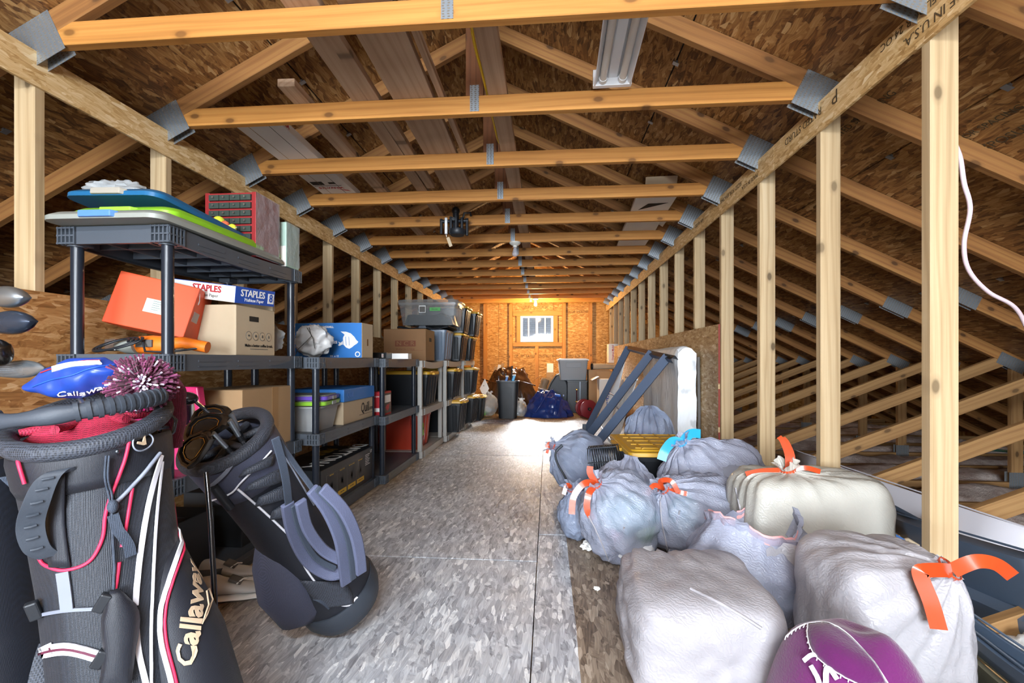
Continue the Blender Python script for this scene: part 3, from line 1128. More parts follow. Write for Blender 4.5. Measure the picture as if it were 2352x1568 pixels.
filmy('clear_tote', 'b9bdbf', 0.22, 0.72)
filmy('grey_tote', '8fa0b4', 0.28, 0.25)
filmy('frosted_tote', 'c3c6c8', 0.35, 0.35)
filmy('clear_film', 'd5d9da', 0.1, 0.55, 0.9, 0.6, 14)

# --- copy paper carton with the fish, on the near low unit
t = carton('paper_carton', 'blue copy paper carton with a white fish on it', -1.865, -1.345, 3.22, 3.41, 0.99, 0.256, 'cardboard_pale', -0.04)
face_patch(t, 'front', -0.26, 0.258, 0.0015, 0.2545, 'blue_card')
face_patch(t, 'top', -0.26, 0.2, -0.095, 0.095, 'blue_card')
face_text(t, 'front', -0.02, 0.226, 'HAMMERMILL', 0.021, 'paper', bold=0.0006)
face_text(t, 'front', -0.10, 0.118, 'Copy Plus', 0.042, 'paper', align='LEFT', bold=0.0008)
face_text(t, 'front', 0.05, 0.013, '8½ x 11', 0.02, 'paper', bold=0.0005)
fish = [(-1, .05), (-.72, -.05), (-.55, .1), (-.5, .45), (-.35, .7), (-.75, 1.0), (-.2, .98), (.25, .82), (.6, .5), (.8, .2), (1.0, .02), (.85, -.15), (.6, -.3), (.35, -.5), (.1, -.62), (-.2, -.5), (-.45, -.25), (-.6, -.22), (-.85, -.35), (-1, -.3), (-.86, -.12)]
face_shape(t, 'front', fish, 0.155, 0.115, 0.078, 'paper')
for q in range(3):
    face_shape(t, 'front', [(-.5 + q * .3, .5), (-.46 + q * .3, .5), (-.40 + q * .3, -.3), (-.44 + q * .3, -.3)], 0.15, 0.115, 0.078, 'blue_card', 'emblem_stripe', 0.0018)
ring_ = [(math.cos(a * PI / 10), math.sin(a * PI / 10)) for a in range(20)]
face_shape(t, 'front', ring_, 0.227, 0.027, 0.02, 'paper', 'seal')
face_shape(t, 'front', ring_, 0.227, 0.027, 0.013, 'blue_card', 'seal_core', 0.0018)
face_patch(t, 'side', -0.012, 0.012, 0.09, 0.14, 'cardboard_dark', 'hand_hole')

# --- archive carton with the blue lid
t = carton('archive_carton', 'tan archive carton with a blue lid on the middle shelf', -1.70, -1.345, 2.90, 3.41, 0.545, 0.165, 'cardboard_pale')
w, d, h = t['dims']
lid = MB().bb(-w / 2 - 0.008, w / 2 + 0.008, -d / 2 - 0.008, d / 2 + 0.008, 0.15, 0.235).obj('lid', 'blue_card', t, 0.005)
face_text(t, 'side', 0.10, 0.082, 'Quill', 0.10, 'black_print', shear=0.12, sx=0.75, bold=0.0005)
face_text(t, 'side', 0.205, 0.07, '.com', 0.045, 'black_print', sx=0.8)
MB().bb(w / 2, w / 2 + 0.0012, 0.0, 0.25, 0.035, 0.037).obj('underline', 'black_print', t)
text('lettering', 'Quill', 0.05, 'handle_blue', t, (w / 2 + 0.0095, -0.17, 0.195), (PI / 2, 0, PI / 2), shear=0.15)

# --- small frosted tote with two latch lids
t = thing('plastic_bin', 'frosted plastic bin under the purple and lime lids', 'bin', (-1.51, 2.73, 0.545))
MB().taper((0, 0, 0.001), (0.26, 0.24), (0.31, 0.28), 0.145, 0, 0.03).obj('body', 'frosted_tote', t, smooth=40)
MB().taper((0, 0, 0.14), (0.33, 0.30), (0.33, 0.30), 0.012, 0, 0.03).obj('rim', 'frosted_tote', t, smooth=40)
MB().taper((0, 0, 0.02), (0.22, 0.20), (0.24, 0.22), 0.08, 0, 0.03).obj('contents', 'handle_grey', t, smooth=40)
for nm, lab, z, mt, rz_ in (('tray_lid', 'lime green plastic tray lid under the purple one', 0.702, 'lime_plastic', 0.12), ('tray_lid', 'purple and grey plastic tray lid topmost on the frosted bin', 0.734, 'purple_plastic', 0.16)):
    o = thing(nm, lab, 'lid', (-1.49, 2.72, z), rz_, 'tray lids on the frosted bin')
    MB().taper((0, 0, 0), (0.31, 0.27), (0.32, 0.28), 0.022, 0, 0.025).obj('rim', mt, o, smooth=40)
    MB().taper((0, 0, 0.0225), (0.29, 0.25), (0.28, 0.24), 0.006, 0, 0.025).obj('panel', 'frosted_tote' if mt == 'lime_plastic' else 'lid_grey', o, smooth=40)
    MB().bb(0.158, 0.165, -0.03, 0.03, 0.0, 0.02).obj('latch', 'frosted_tote', o)

# --- black tool carton on the bottom shelf
t = carton('tool_carton', 'long black carton with yellow print on the lowest shelf', -1.72, -1.345, 2.60, 3.40, 0.069, 0.245, 'black_card')
for q in range(4):
    u = -0.33 + q * 0.145
    face_patch(t, 'side', u, u + 0.135, 0.03, 0.20, 'grey_print')
    face_patch(t, 'side', u + 0.003, u + 0.132, 0.055, 0.197, 'black_card', 'picture_panel', 0.0012)
    face_patch(t, 'side', u + 0.006, u + 0.129, 0.032, 0.062, 'yellow_print', 'caption_panel', 0.0016)
    face_text(t, 'side', u + 0.067, 0.19, ['FAST POST', 'DRILL SYSTEM', 'EASY ROLL MOVE', 'HITCH READY'][q], 0.011, 'yellow_print')
    face_text(t, 'side', u + 0.067, 0.047, ['8 FT POST', 'ADJUSTABLE', 'STEEL FRAME', 'COMPACT FOLD'][q], 0.010, 'black_card', depth=0.001)
    face_shape(t, 'side', [(-.3, -.6), (-.2, .6), (0, .1), (.2, .6), (.3, -.6), (0, -.2)], u + 0.067, 0.12, 0.05, 'grey_print')
for q in range(7):
    face_patch(t, 'side', 0.26, 0.345 - 0.012 * (q % 3), 0.20 - q * 0.012, 0.204 - q * 0.012, 'paper', 'text_line')
face_text(t, 'side', 0.365, 0.215, 'L7', 0.03, 'paper')
w, d, h = t['dims']
text('lettering', 'DAYTONA', 0.16, 'paper', t, (0.07, 0.08, h + 0.001), (0, 0, PI / 2 + PI), bold=0.003)
text('lettering', 'MINI', 0.12, 'yellow_print', t, (-0.07, 0.15, h + 0.001), (0, 0, PI / 2 + PI), bold=0.002)

# --- items on the second low unit
t = carton('parts_carton', 'small red carton standing on the middle shelf, behind the shelf post', -1.40, -1.31, 3.54, 3.72, 0.53, 0.19, 'red_card')
face_text(t, 'front', 0, 0.15, 'POWER', 0.018, 'paper')
face_patch(t, 'front', -0.03, 0.03, 0.03, 0.06, 'paper')
face_patch(t, 'side', -0.08, 0.08, 0.015, 0.175, 'grey_print')
face_patch(t, 'side', -0.07, 0.07, 0.10, 0.16, 'paper', 'picture_panel', 0.0014)
face_shape(t, 'side', [(-1, 0), (-.3, .5), (.3, .4), (1, .7), (.6, -.2), (.1, -.6), (-.5, -.4)], 0, 0.06, 0.05, 'red_card', 'emblem', 0.0016)
t = carton('game_carton', 'flat black carton with a small red mark, on the shelf before the brown carton', -1.56, -1.38, 3.80, 3.95, 0.985, 0.055, 'black_card')
face_shape(t, 'front', [(-.5, -1), (.5, -1), (.5, 1), (-.5, 1)], 0.055, 0.028, 0.016, 'paper', 'label')
face_text(t, 'front', 0.055, 0.028, '2', 0.028, 'red_print', depth=0.0012)
bk = thing('paperback', 'thick pale paperback book lying on the shelf before the brown carton', 'book', (-1.32, 4.0, 0.985), 0.05)
MB().bb(-0.08, 0.08, -0.06, 0.06, 0.003, 0.046).obj('pages', 'paper', bk)
MB().bb(-0.082, 0.082, -0.062, 0.062, 0.046, 0.049).bb(-0.082, 0.082, -0.062, 0.062, 0, 0.003).bb(-0.082, -0.079, -0.062, 0.062, 0, 0.049).obj('cover', 'white_card', bk)
rng = random.Random(8)
plain('blue_shiny', '4f78b8', 0.25)
for q in range(6):
    a = rng.uniform(-0.7, 0.7)
    o = thing('marker_pen', ['blue', 'white', 'pale blue', 'dark', 'silver', 'red'][q] + ' pen in the tangle beside the flat black carton', 'pen', (-1.63 + 0.012 * q, 3.74 + 0.01 * (q % 3), 0.993 + 0.009 * (q // 2)), 0, 'pens beside the flat black carton')
    mt = ['blue_shiny', 'paper', 'handle_blue', 'black_plastic', 'steel', 'red_print'][q]
    dv = V((math.cos(a) * 0.06, math.sin(a) * 0.06, rng.uniform(0.0, 0.035)))
    MB().tube([-dv * 0.8, dv * 0.7], 0.0055, 8).obj('barrel', mt, o, smooth=40)
    MB().tube([dv * 0.7, dv], lambda s: 0.0065 - 0.004 * s, 8).obj('cap', 'white_plastic', o, smooth=40)

# --- brown computer carton, clear tote stack
t = carton('brown_carton', 'dark brown carton with reddish square lettering on the grey shelf', -1.69, -1.25, 4.56, 4.95, 0.97, 0.325, 'cardboard_dark', 0.02)
face_patch(t, 'front', -0.10, 0.115, 0.145, 0.205, 'brown_print')
face_text(t, 'front', 0.008, 0.175, 'N C R', 0.062, 'cardboard_dark', depth=0.0012, sx=1.15)
face_text(t, 'front', 0.01, 0.115, 'PUNCH CODE', 0.03, 'brown_print')
face_patch(t, 'front', 0.06, 0.19, 0.104, 0.106, 'brown_print', 'underline')
face_patch(t, 'side', -0.05, 0.05, 0.20, 0.24, 'gap_dark', 'hand_hole')


def tote(label, cx, cy, z0, sx, sy, h, bodym, lidm, rz=0, group=None, name='storage_tote', lidh=0.035, ribs=True, contents=None, lid=True, wave=False):
    t = thing(name, label, 'tote', (cx, cy, z0), rz, group)
    t['dims'] = (sx, sy, h)
    hb = h - (lidh if lid else 0)
    MB().taper((0, 0, 0), (sx * 0.86, sy * 0.84), (sx * 0.97, sy * 0.96), hb, 0, 0.025).obj('body', bodym, t, smooth=35)
    if ribs:
        for s in (-1, 1):
            for u in (-0.28, 0.0, 0.28):
                r = MB()
                r.loft([[V((s * sx * 0.43 * 0.99 + s * 0.001, u * sy * 0.8 + a, 0.02)) if False else V((s * (sx * (0.43 + 0.055 * b) + e), u * sy * 0.8 + a, hb * b)) for a, e in ((-0.03, -0.004), (0.03, -0.004), (0.022, 0.010), (-0.022, 0.010))] for b in (0.06, 0.94)])
                r.obj('end_rib', bodym, t, fix=True)
        for s in (-1, 1):
            for u in (-0.36, 0.36):
                r = MB()
                r.loft([[V((u * sx + a, s * (sy * (0.42 + 0.06 * b) + e), hb * b)) for a, e in ((-0.03, -0.004), (0.03, -0.004), (0.02, 0.009), (-0.02, 0.009))] for b in (0.06, 0.94)])
                r.obj('side_rib', bodym, t, fix=True)
    MB().taper((0, 0, hb - 0.03), (sx * 0.985, sy * 0.975), (sx * 0.99, sy * 0.98), 0.028, 0, 0.03).obj('rim', bodym, t, smooth=35)
    if contents:
        rr = random.Random(int(cx * 1000) + 7)
        m = MB()
        nf = fb(rr.random() * 9, 9)
        m.grid(20, 14, lambda u, v: V(((u - .5) * sx * 0.8, (v - .5) * sy * 0.78, hb * (0.42 + 0.22 * nf((u * .5, v * .5, 0))) if 0.02 < u < 0.98 and 0.02 < v < 0.98 else 0.012)))
        m.obj('contents', contents, t, smooth=60)
    if lid:
        l = MB()
        l.taper((0, 0, hb), (sx * 1.01, sy * 1.0), (sx * 1.0, sy * 0.99), lidh * 0.75, 0, 0.035)
        lo = l.obj('lid', lidm, t, 0.003, smooth=35)
        p = MB()
        p.taper((0, 0, hb + lidh * 0.75), (sx * 0.90, sy * 0.86), (sx * 0.88, sy * 0.84), lidh * 0.25, 0, 0.03)
        p.obj('lid_panel', lidm, lo)
        for s in (-1, 1):
            MB().box((s * sx * 0.515, 0, hb + lidh * 0.15), (0.035, sy * 0.42, lidh * 0.6)).obj('lid_handle', lidm, lo, 0.004)
    return t


BT = 'black totes with yellow lids on the shelves'
t = tote('grey translucent tote under the big clear tote, on the shelves', -1.50, 5.60, 0.97, 0.58, 0.50, 0.37, 'grey_tote', 'black_plastic', 0, None, contents='black_card', lid=False)
o = thing('wavy_lid', 'black wavy lid lying between the clear tote and the grey one', 'lid', (-1.50, 5.60, 1.345))
m = MB()
for z in (0.0, 0.03):
    pass
m.grid(25, 9, lambda u, v: V(((u - .5) * 0.62, (v - .5) * 0.52, 0.035 + 0.014 * math.cos(u * 4 * PI) - (0.02 if v in (0.0, 1.0) else 0))))
m.obj('panel', 'black_plastic', o, smooth=50, solid=0.01)
MB().taper((0, -0.262, 0.012), (0.10, 0.012), (0.08, 0.01), 0.03, 0, 0.004).obj('latch', 'dark_steel', o)
t = tote('big clear tote with dark contents at the top of the stack', -1.45, 5.62, 1.398, 0.74, 0.50, 0.315, 'clear_tote', 'clear_tote', 0, None, lidh=0.04, contents='black_card', ribs=False)
MB().bb(-0.10, -0.02, -0.2475, -0.2460, 0.15, 0.235).obj('label_card', 'paper', t)
MB().bb(-0.095, -0.025, -0.2482, -0.2476, 0.155, 0.225).obj('label_picture', 'grey_print', t)
o = MB().bb(0.03, 0.16, -0.2475, -0.2460, 0.17, 0.212).obj('note', 'green_note', t)
text('lettering', 'One size', 0.022, 'black_print', t, (0.09, -0.249, 0.19), (PI / 2, 0, 0), shear=0.2)
MB().bb(0.352, 0.362, -0.08, 0.08, 0.22, 0.255).obj('handle', 'black_plastic', t)

for lab, cx, cy, z0, sx, sy, h in (
        ('black yellow-lidded tote on top of the middle grey shelf unit', -1.47, 6.17, 0.97, 0.70, 0.44, 0.37),
        ('black yellow-lidded tote on top of the farthest grey shelf unit', -1.44, 6.80, 0.97, 0.68, 0.42, 0.36),
        ('black yellow-lidded tote in the middle shelf of the first grey unit', -1.53, 4.86, 0.49, 0.60, 0.46, 0.37),
        ('black yellow-lidded tote in the middle shelf of the second grey unit', -1.46, 5.80, 0.49, 0.64, 0.46, 0.38),
        ('black yellow-lidded tote in the middle shelf of the third grey unit', -1.40, 6.74, 0.49, 0.68, 0.46, 0.38),
        ('black yellow-lidded tote sticking out of the bottom of the second grey unit', -1.42, 5.84, 0.07, 0.70, 0.48, 0.40),
        ('black yellow-lidded tote in the bottom of the third grey unit', -1.38, 6.72, 0.07, 0.66, 0.46, 0.39)):
    tote(lab, cx, cy, z0, sx, sy, h, 'tote_black', 'yellow_lid', 0, BT)
tote('black yellow-lidded tote on the floor past the last shelf unit', -1.36, 7.50, 0.0, 0.62, 0.46, 0.40, 'tote_black', 'yellow_lid', 0, BT)
tote('black yellow-lidded tote stacked second, over the middle grey unit', -1.42, 6.20, 1.345, 0.68, 0.44, 0.36, 'tote_black', 'yellow_lid', 0.03, BT)
tote('black yellow-lidded tote stacked second, over the farthest grey unit', -1.36, 6.82, 1.335, 0.66, 0.42, 0.36, 'tote_black', 'yellow_lid', -0.02, BT)
t = tote('red tote with a lime note, in the foot of the grey unit', -1.52, 4.72, 0.069, 0.46, 0.52, 0.34, 'red_tote', 'red_tote', 0, None, lid=False)
MB().bb(0.213, 0.2165, -0.10, 0.02, 0.12, 0.25).obj('note', 'lime_note', t)
text('lettering', 'TOYS', 0.03, 'black_print', t, (0.2175, -0.04, 0.19), (PI / 2, 0, PI / 2))
MB().taper((0, 0, 0.335), (0.47, 0.53), (0.47, 0.53), 0.02, 0, 0.03).obj('lid', 'red_tote', t)
MB().bb(-0.15, 0.12, -0.2, 0.15, 0.356, 0.372).obj('paper_pad', 'white_card', t)
# helmet on the end of the top shelf
t = thing('sports_helmet', 'black and white sports helmet at the end of the top shelf', 'helmet', (-1.27, 7.12, 0.97))
m = MB()
m.loft([[V((0.105 * math.sin(a) * math.cos(b), 0.12 * math.sin(a) * math.sin(b), 0.10 - 0.10 * math.cos(a) * 1.1 + 0.01)) for b in [2 * PI * j / 18 for j in range(18)]] for a in [0.05 + (PI * 0.98) * i / 10 for i in range(11)]])
m.obj('shell', 'black_plastic', t, smooth=50)
m = MB()
for q in range(3):
    m.tube([(0.11 * math.cos(a), 0.122 * math.sin(a), 0.06 + 0.035 * q + 0.03 * math.cos(a)) for a in [-1.4 + 2.8 * j / 10 for j in range(11)]], 0.008, 6)
m.obj('stripe', 'white_plastic', t, smooth=50)

# ---------------------------------------------------------------- tall unit, top shelf
def box_lid(label, mat, hmat, cx, cy, z, sx, sy, rz, tilt=(0, 0), h=0.036):
    "tote lid: rim with rounded corners, flange, recessed top, grip handles at the ends"
    t = thing('tote_lid', label, 'lid', (cx, cy, z), group='tote lids on the tall shelf', rot=(tilt[0], tilt[1], rz))
    m = MB()

    def ring(s, zz, r):
        out = []
        for k_, (a, b) in enumerate(((1, 1), (-1, 1), (-1, -1), (1, -1))):
            for j in range(6):
                tt = k_ * PI / 2 + j * PI / 2 / 5
                out.append(V((a * (sx / 2 * s - r) + r * math.cos(tt), b * (sy / 2 * s - r) + r * math.sin(tt), zz)))
        return out
    m.loft([ring(1.0, 0, 0.05), ring(1.0, h * 0.45, 0.05), ring(0.985, h * 0.6, 0.05), ring(0.93, h, 0.05), ring(0.88, h, 0.045), ring(0.86, h * 0.75, 0.04)])
    m.obj('rim', mat, t, smooth=40)
    for s in (-1, 1):
        MB().prism([(-0.075, 0), (0.075, 0), (0.06, 0.022), (-0.06, 0.022)], h * 0.1, h * 0.75).obj('handle', hmat, t, 0.003).matrix_local = Matrix.Translation((0, s * (sy / 2 - 0.01), 0)) @ Matrix.Rotation(0 if s > 0 else PI, 4, 'Z')
    return t


box_lid('grey plastic tote lid with a blue handle, lowest on the tall shelf', 'lid_grey', 'handle_blue', -1.625, 1.93, 1.482, 0.46, 0.84, 0.02)
box_lid('lime green plastic tote lid between the grey and the blue lid', 'lid_green', 'lime_plastic', -1.625, 1.97, 1.520, 0.42, 0.76, 0.02)
box_lid('blue plastic tote lid with grey handle, tilted on top of the others', 'lid_blue', 'handle_grey', -1.665, 1.96, 1.568, 0.40, 0.72, -0.02, (-0.085, 0.03))
# balls
plain('ball_yellow', 'd4dc3a', 0.8, 0, 0.3, 300)
plain('ball_orange', 'e0714a', 0.7, 0, 0.2, 300)
for i, (lab, px, py, r, mt) in enumerate((('yellow tennis ball on the blue lid', 503, 505, 0.026, 'ball_yellow'), ('orange ball between the two yellow balls', 517, 514, 0.022, 'ball_orange'), ('small yellow ball half hidden by the blue lid', 534, 519, 0.018, 'ball_yellow'))):
    p = at(px, py, 2.05)
    o = thing('toy_ball', lab, 'ball', (p.x, p.y, at(px, py + 4, 2.05).z), group='balls on the tall shelf')
    MB().ball((0, 0, 0), r, 18, 12).obj('core', mt, o, smooth=60)
    MB().tube([(r * 1.0 * math.cos(a), r * 1.0 * math.sin(a), 0.4 * r * math.sin(2 * a)) for a in [2 * PI * j / 24 for j in range(25)]], 0.0012, 5).obj('seam', 'paper', o)
# small drawer cabinet wrapped in film
plain('cab_red', '8e2628', 0.4, 0.1)
plain('drawer_clear', '39443f', 0.12, 0, spec=0.8)
t = thing('drawer_cabinet', 'dark red metal parts cabinet with small clear drawers', 'cabinet', (-1.55, 2.205, 1.478))
W, Dp, H = 0.262, 0.19, 0.315
c = MB().bb(-W / 2, W / 2, -Dp / 2 + 0.012, Dp / 2, 0, H).bb(-W / 2, -W / 2 + 0.022, -Dp / 2, -Dp / 2 + 0.012, 0, H).bb(W / 2 - 0.022, W / 2, -Dp / 2, -Dp / 2 + 0.012, 0, H)
for r in range(8):
    z = H - 0.012 - r * 0.0385
    c.bb(-W / 2 + 0.022, W / 2 - 0.022, -Dp / 2, -Dp / 2 + 0.012, z, z + 0.009)
c.obj('case', 'cab_red', t, 0.0015)
dm = MB().bb(-0.0255, 0.0255, -0.011, 0.008, -0.0135, 0.0135).mesh('drawer', 'drawer_clear')
km = MB().lathe([(0.003, 0), (0.003, 0.008), (0.005, 0.010)], 8).mesh('knob', 'steel')
for r in range(7):
    for cc in range(4):
        d_ = inst('drawer', dm, t, (-0.0815 + cc * 0.0543, -Dp / 2 + 0.004, H - 0.0265 - r * 0.0385))
        inst('knob', km, d_, (0, -0.011, 0), (PI / 2, 0, 0))
m = MB()
nf = fb(3, 30)
m.grid(14, 18, lambda u, v: V((W / 2 + 0.003 + 0.002 * nf((u, v * 3, 0)), (u - .5) * (Dp + 0.006), v * H)))
m.obj('shrink_film', 'clear_film', t, smooth=60)
t = carton('wrapped_carton', 'pale green carton in clear wrap beside the red drawer cabinet', -1.49, -1.405, 2.345, 2.47, 1.478, 0.24, plain('green_white', '9fb8aa', 0.4))
face_patch(t, 'front', -0.04, 0.04, 0.0, 0.11, 'white_card')
face_shape(t, 'front', [(-.4, 0), (-.1, 0), (-.1, -1), (.1, -1), (.1, 0), (.4, 0), (0, 1)], 0, 0.205, 0.013, 'black_print')
face_shape(t, 'front', [(-.7, -.7), (.7, -.7), (.7, .7), (-.7, .7)], 0, 0.16, 0.012, 'grey_print')
w, d, h = t['dims']
MB().grid(10, 16, lambda u, v: V((w / 2 + 0.003 + 0.003 * nf((u * 2, v * 5, 3)), (u - .5) * d, 0.01 + v * (h - 0.01)))).obj('shrink_film', 'clear_film', t, smooth=60)


def crumple(m, c, size, seed, nu=40, nv=24, amp=0.18, freq=3.0, flat=0.0, mi=0):
    "a crumpled soft lump resting on its base; c = base centre"
    n1, n2 = fb(seed, freq), fb(seed + 9, freq * 2.6)

    def fn(u, v):
        a, b = 2 * PI * u, PI * (0.02 + 0.96 * v)
        d_ = V((math.sin(b) * math.cos(a), math.sin(b) * math.sin(a), -math.cos(b)))
        k_ = 1 + amp * n1(d_) + amp * 0.6 * abs(n2(d_)) - amp * 0.2
        p = V((d_.x * size[0] * k_, d_.y * size[1] * k_, d_.z * size[2] * k_))
        p.z += size[2]
        p.z = max(p.z, 0.003) if p.z > -1 else p.z
        return p + V(c)
    m.grid(nu, nv, fn, mi, True)
    return m


p = at(277, 452, 1.80)
t = thing('clear_bag', 'crumpled clear plastic bag lying on the blue lid', 'bag', (p.x, p.y, 1.622))
filmy('bag_film_clear', 'cfd4d6', 0.12, 0.3, 0.9, 0.5, 16)
crumple(MB(), (0, 0, 0), (0.115, 0.10, 0.05), 5, 44, 24, 0.4, 2.2).obj('film', 'bag_film_clear', t, smooth=60)

# ---------------------------------------------------------------- tall unit, middle shelf
def frame3(O, P1, P2):
    e1 = (P1 - O).normalized()
    e2 = (P2 - O) - e1 * (P2 - O).dot(e1)
    e2.normalize()
    e3 = e1.cross(e2)
    return Matrix((e1, e2, e3)).transposed()


# shoe box: lies on its side, tipped over the power tool
O, P1, P2 = at(232, 737, 1.78), at(420, 776, 1.86), at(297, 625, 1.84)
R = frame3(O, P1, P2)
lw, lh = (P1 - O).length, (P2 - O).dot(R.col[1])
t = thing('shoe_box', 'orange shoe box with a mint note, tipped on edge', 'box', O)
t.rotation_euler = R.to_euler()
t['dims'] = (lw, 0, lh)
dd = 0.15
MB().bb(0.004, lw - 0.004, 0.004, lh - 0.004, -dd, -0.03).obj('body', 'orange_card', t, 0.003)
MB().bb(0, lw, 0, lh, -0.055, 0).obj('lid', 'orange_card', t, 0.004)
MB().bb(lw * 0.42, lw * 0.66, lh * 0.34, lh * 0.60, 0, 0.0012).obj('note', 'mint_paper', t)
for q in range(5):
    MB().bb(lw * 0.51, lw * (0.60 + 0.02 * (q % 2)), lh * (0.56 - 0.04 * q), lh * (0.568 - 0.04 * q), 0.0012, 0.0018).obj('handwriting', 'grey_print', t)
sw = [(-1, .0), (-.7, .12), (-.2, -.02), (1, .62), (-.25, -.28), (-.75, -.3), (-1.0, -.18)]
MB().prism([(lh * 0.80 + 0.024 * q[0], -0.028 + 0.024 * q[1]) for q in sw], lw, lw + 0.0012, 'x').obj('emblem', 'paper', t).location = (0, 0, 0)
MB().box((lw, lh * 0.45, -0.045), (0.0016, 0.045, 0.05)).obj('tape', 'frosted_tote', t)

# office paper carton lid + coffee carton
t = carton('coffee_carton', 'tan carton printed with round coffee marks, on the tall shelf', -1.735, -1.435, 1.99, 2.29, 0.995, 0.235, 'cardboard_pale')
for q in range(4):
    face_shape(t, 'side', ring_, -0.06 + q * 0.052, 0.095, 0.0215, 'grey_print', 'emblem')
    face_shape(t, 'side', ring_, -0.06 + q * 0.052, 0.095, 0.0190, 'cardboard_pale', 'emblem_field', 0.0017)
    face_shape(t, 'side', [[(-.6, -.3), (.6, -.3), (.6, .4), (-.6, .4)], [(-.5, -.5), (.5, -.5), (.7, .2), (0, .7), (-.7, .2)], [(-.6, -.6), (.6, -.6), (.4, .6), (-.4, .6)], [(-.3, -.7), (.3, -.7), (.5, .1), (0, .8), (-.5, .1)]][q], -0.06 + q * 0.052, 0.095, 0.012, 'grey_print', 'emblem_mark', 0.0022)
face_text(t, 'side', 0.02, 0.048, 'Make a better coffee break.', 0.0195, 'black_print', bold=0.0003)
face_patch(t, 'side', -0.05, 0.09, 0.030, 0.033, 'grey_print', 'text_line')
face_patch(t, 'side', -0.055, 0.015, 0.165, 0.19, 'gap_dark', 'hand_hole')
MB().bb(-0.15, 0.15, 0.13, 0.15, 0.235, 0.30).obj('flap', 'cardboard_pale', t)
O, P1, P2 = at(500, 735, 1.93), at(607, 737, 1.99), at(500, 692, 1.94)
t = thing('paper_box', 'white and blue office paper carton lid tipped on the coffee carton', 'box', (-1.58, 2.11, 1.262))
t.rotation_euler = (0.05, 0.13, -0.05)
t['dims'] = (0.33, 0.27, 0.075)
MB().bb(-0.165, 0.165, -0.135, 0.135, 0, 0.075).obj('body', 'white_card', t, 0.003)
MB().bb(-0.165, 0.166, -0.136, 0.1355, 0.0745, 0.0765).bb(0.1645, 0.1662, -0.136, 0.136, -0.0, 0.076).obj('printed_top', 'blue_deep', t)
text('lettering', 'STAPLES', 0.045, 'paper', t, (0.1668, -0.02, 0.048), (PI / 2, 0, PI / 2), bold=0.001)
text('lettering', 'Multiuse Paper', 0.022, 'paper', t, (0.1668, -0.01, 0.018), (PI / 2, 0, PI / 2))
text('lettering', 'STAPLES', 0.04, 'red_print', t, (0.02, -0.1365, 0.05), (PI / 2, 0, 0), bold=0.001)
text('lettering', 'Multiuse Paper', 0.02, 'grey_print', t, (0.02, -0.1365, 0.02), (PI / 2, 0, 0))
MB().bb(0.166, 0.1670, 0.085, 0.13, 0.012, 0.062).obj('size_panel', 'paper', t)
text('lettering', '8', 0.055, 'blue_deep', t, (0.1674, 0.107, 0.037), (PI / 2, 0, PI / 2), bold=0.001)

# corded power tool
plain('tool_orange', 'e0731c', 0.45)
p = at(345, 800, 1.74)
t = thing('power_tool', 'orange corded power tool with a coiled black cord', 'tool', (p.x, 1.76, 0.995))
MB().loft([[V((x, r * math.cos(a) * 0.9, 0.04 + r * math.sin(a))) for a in [2 * PI * j / 14 for j in range(14)]] for x, r in ((-0.07, 0.026), (-0.06, 0.036), (0.0, 0.040), (0.06, 0.034), (0.075, 0.026))]).obj('motor_housing', 'tool_orange', t, smooth=45)
MB().loft([[V((x, r * math.cos(a), 0.038 + r * math.sin(a))) for a in [2 * PI * j / 12 for j in range(12)]] for x, r in ((-0.16, 0.022), (-0.12, 0.034), (-0.07, 0.036))]).obj('gear_case', 'lid_grey', t, smooth=45)
MB().box((-0.185, 0, 0.04), (0.05, 0.03, 0.05)).obj('shoe_plate', 'steel', t, 0.004)
MB().tube([(0.06, 0, 0.045), (0.12, 0.01, 0.05), (0.16, 0.02, 0.04), (0.21, 0.03, 0.03)], 0.024, 10).obj('handle', 'tool_orange', t, smooth=45)
MB().box((-0.01, -0.038, 0.045), (0.07, 0.008, 0.03)).obj('name_plate', 'grey_print', t, 0.002)
pts = []
for j in range(90):
    a = j * 0.22
    pts.append((-0.12 + 0.075 * math.cos(a) + 0.0006 * j, -0.075 + 0.03 * math.sin(a * 1.02), 0.036 + 0.026 * math.sin(a + 0.6) + 0.0001 * j))
pts += [(0.02, -0.065, 0.012), (0.08, -0.05, 0.01), (0.13, -0.03, 0.015), (0.2, 0.02, 0.03)]
MB().tube(pts, 0.0042, 7).obj('cord', 'black_plastic', t, smooth=60)
# more items at the far end of the middle shelf
t = thing('film_roll', 'clear film bag at the far end of the tall shelf', 'bag', (-1.62, 2.41, 0.995))
crumple(MB(), (0, 0, 0), (0.15, 0.06, 0.10), 11, 36, 20, 0.3, 2.2).obj('film', 'clear_film', t, smooth=60)

# ---------------------------------------------------------------- tall unit, lower shelf
t = carton('open_carton', 'open tan carton with a green print, on the lower shelf behind the golf bags', -1.72, -1.44, 2.04, 2.47, 0.52, 0.31, 'cardboard')
w, d, h = t['dims']
m = MB().bb(-w / 2, w / 2, -0.02, 0.0, 0, 0.01)
MB().bb(-w / 2, w / 2, -d / 2 + 0.01, d / 2 - 0.01, h, h + 0.001).obj('folded_flaps', 'cardboard', t)
face_shape(t, 'front', [(-1, .6), (-.4, .9), (.2, .7), (.6, .75), (.95, .3), (.9, -.6), (.4, -.95), (-.5, -.8), (-.95, -.3)], -0.065, 0.19, 0.06, plain('green_ink', '4f8f70', 0.8))
face_patch(t, 'side', 0.02, 0.07, 0.0, h, plain('pack_tape', 'a17b50', 0.35), 'tape')
plain('pink', 'd8306c', 0.4, 0, 0, 0, 0.05, 6)
t = thing('toy_vanity', 'pink toy vanity mirror on the lower shelf', 'toy', (-1.62, 1.90, 0.52))
O = MB()
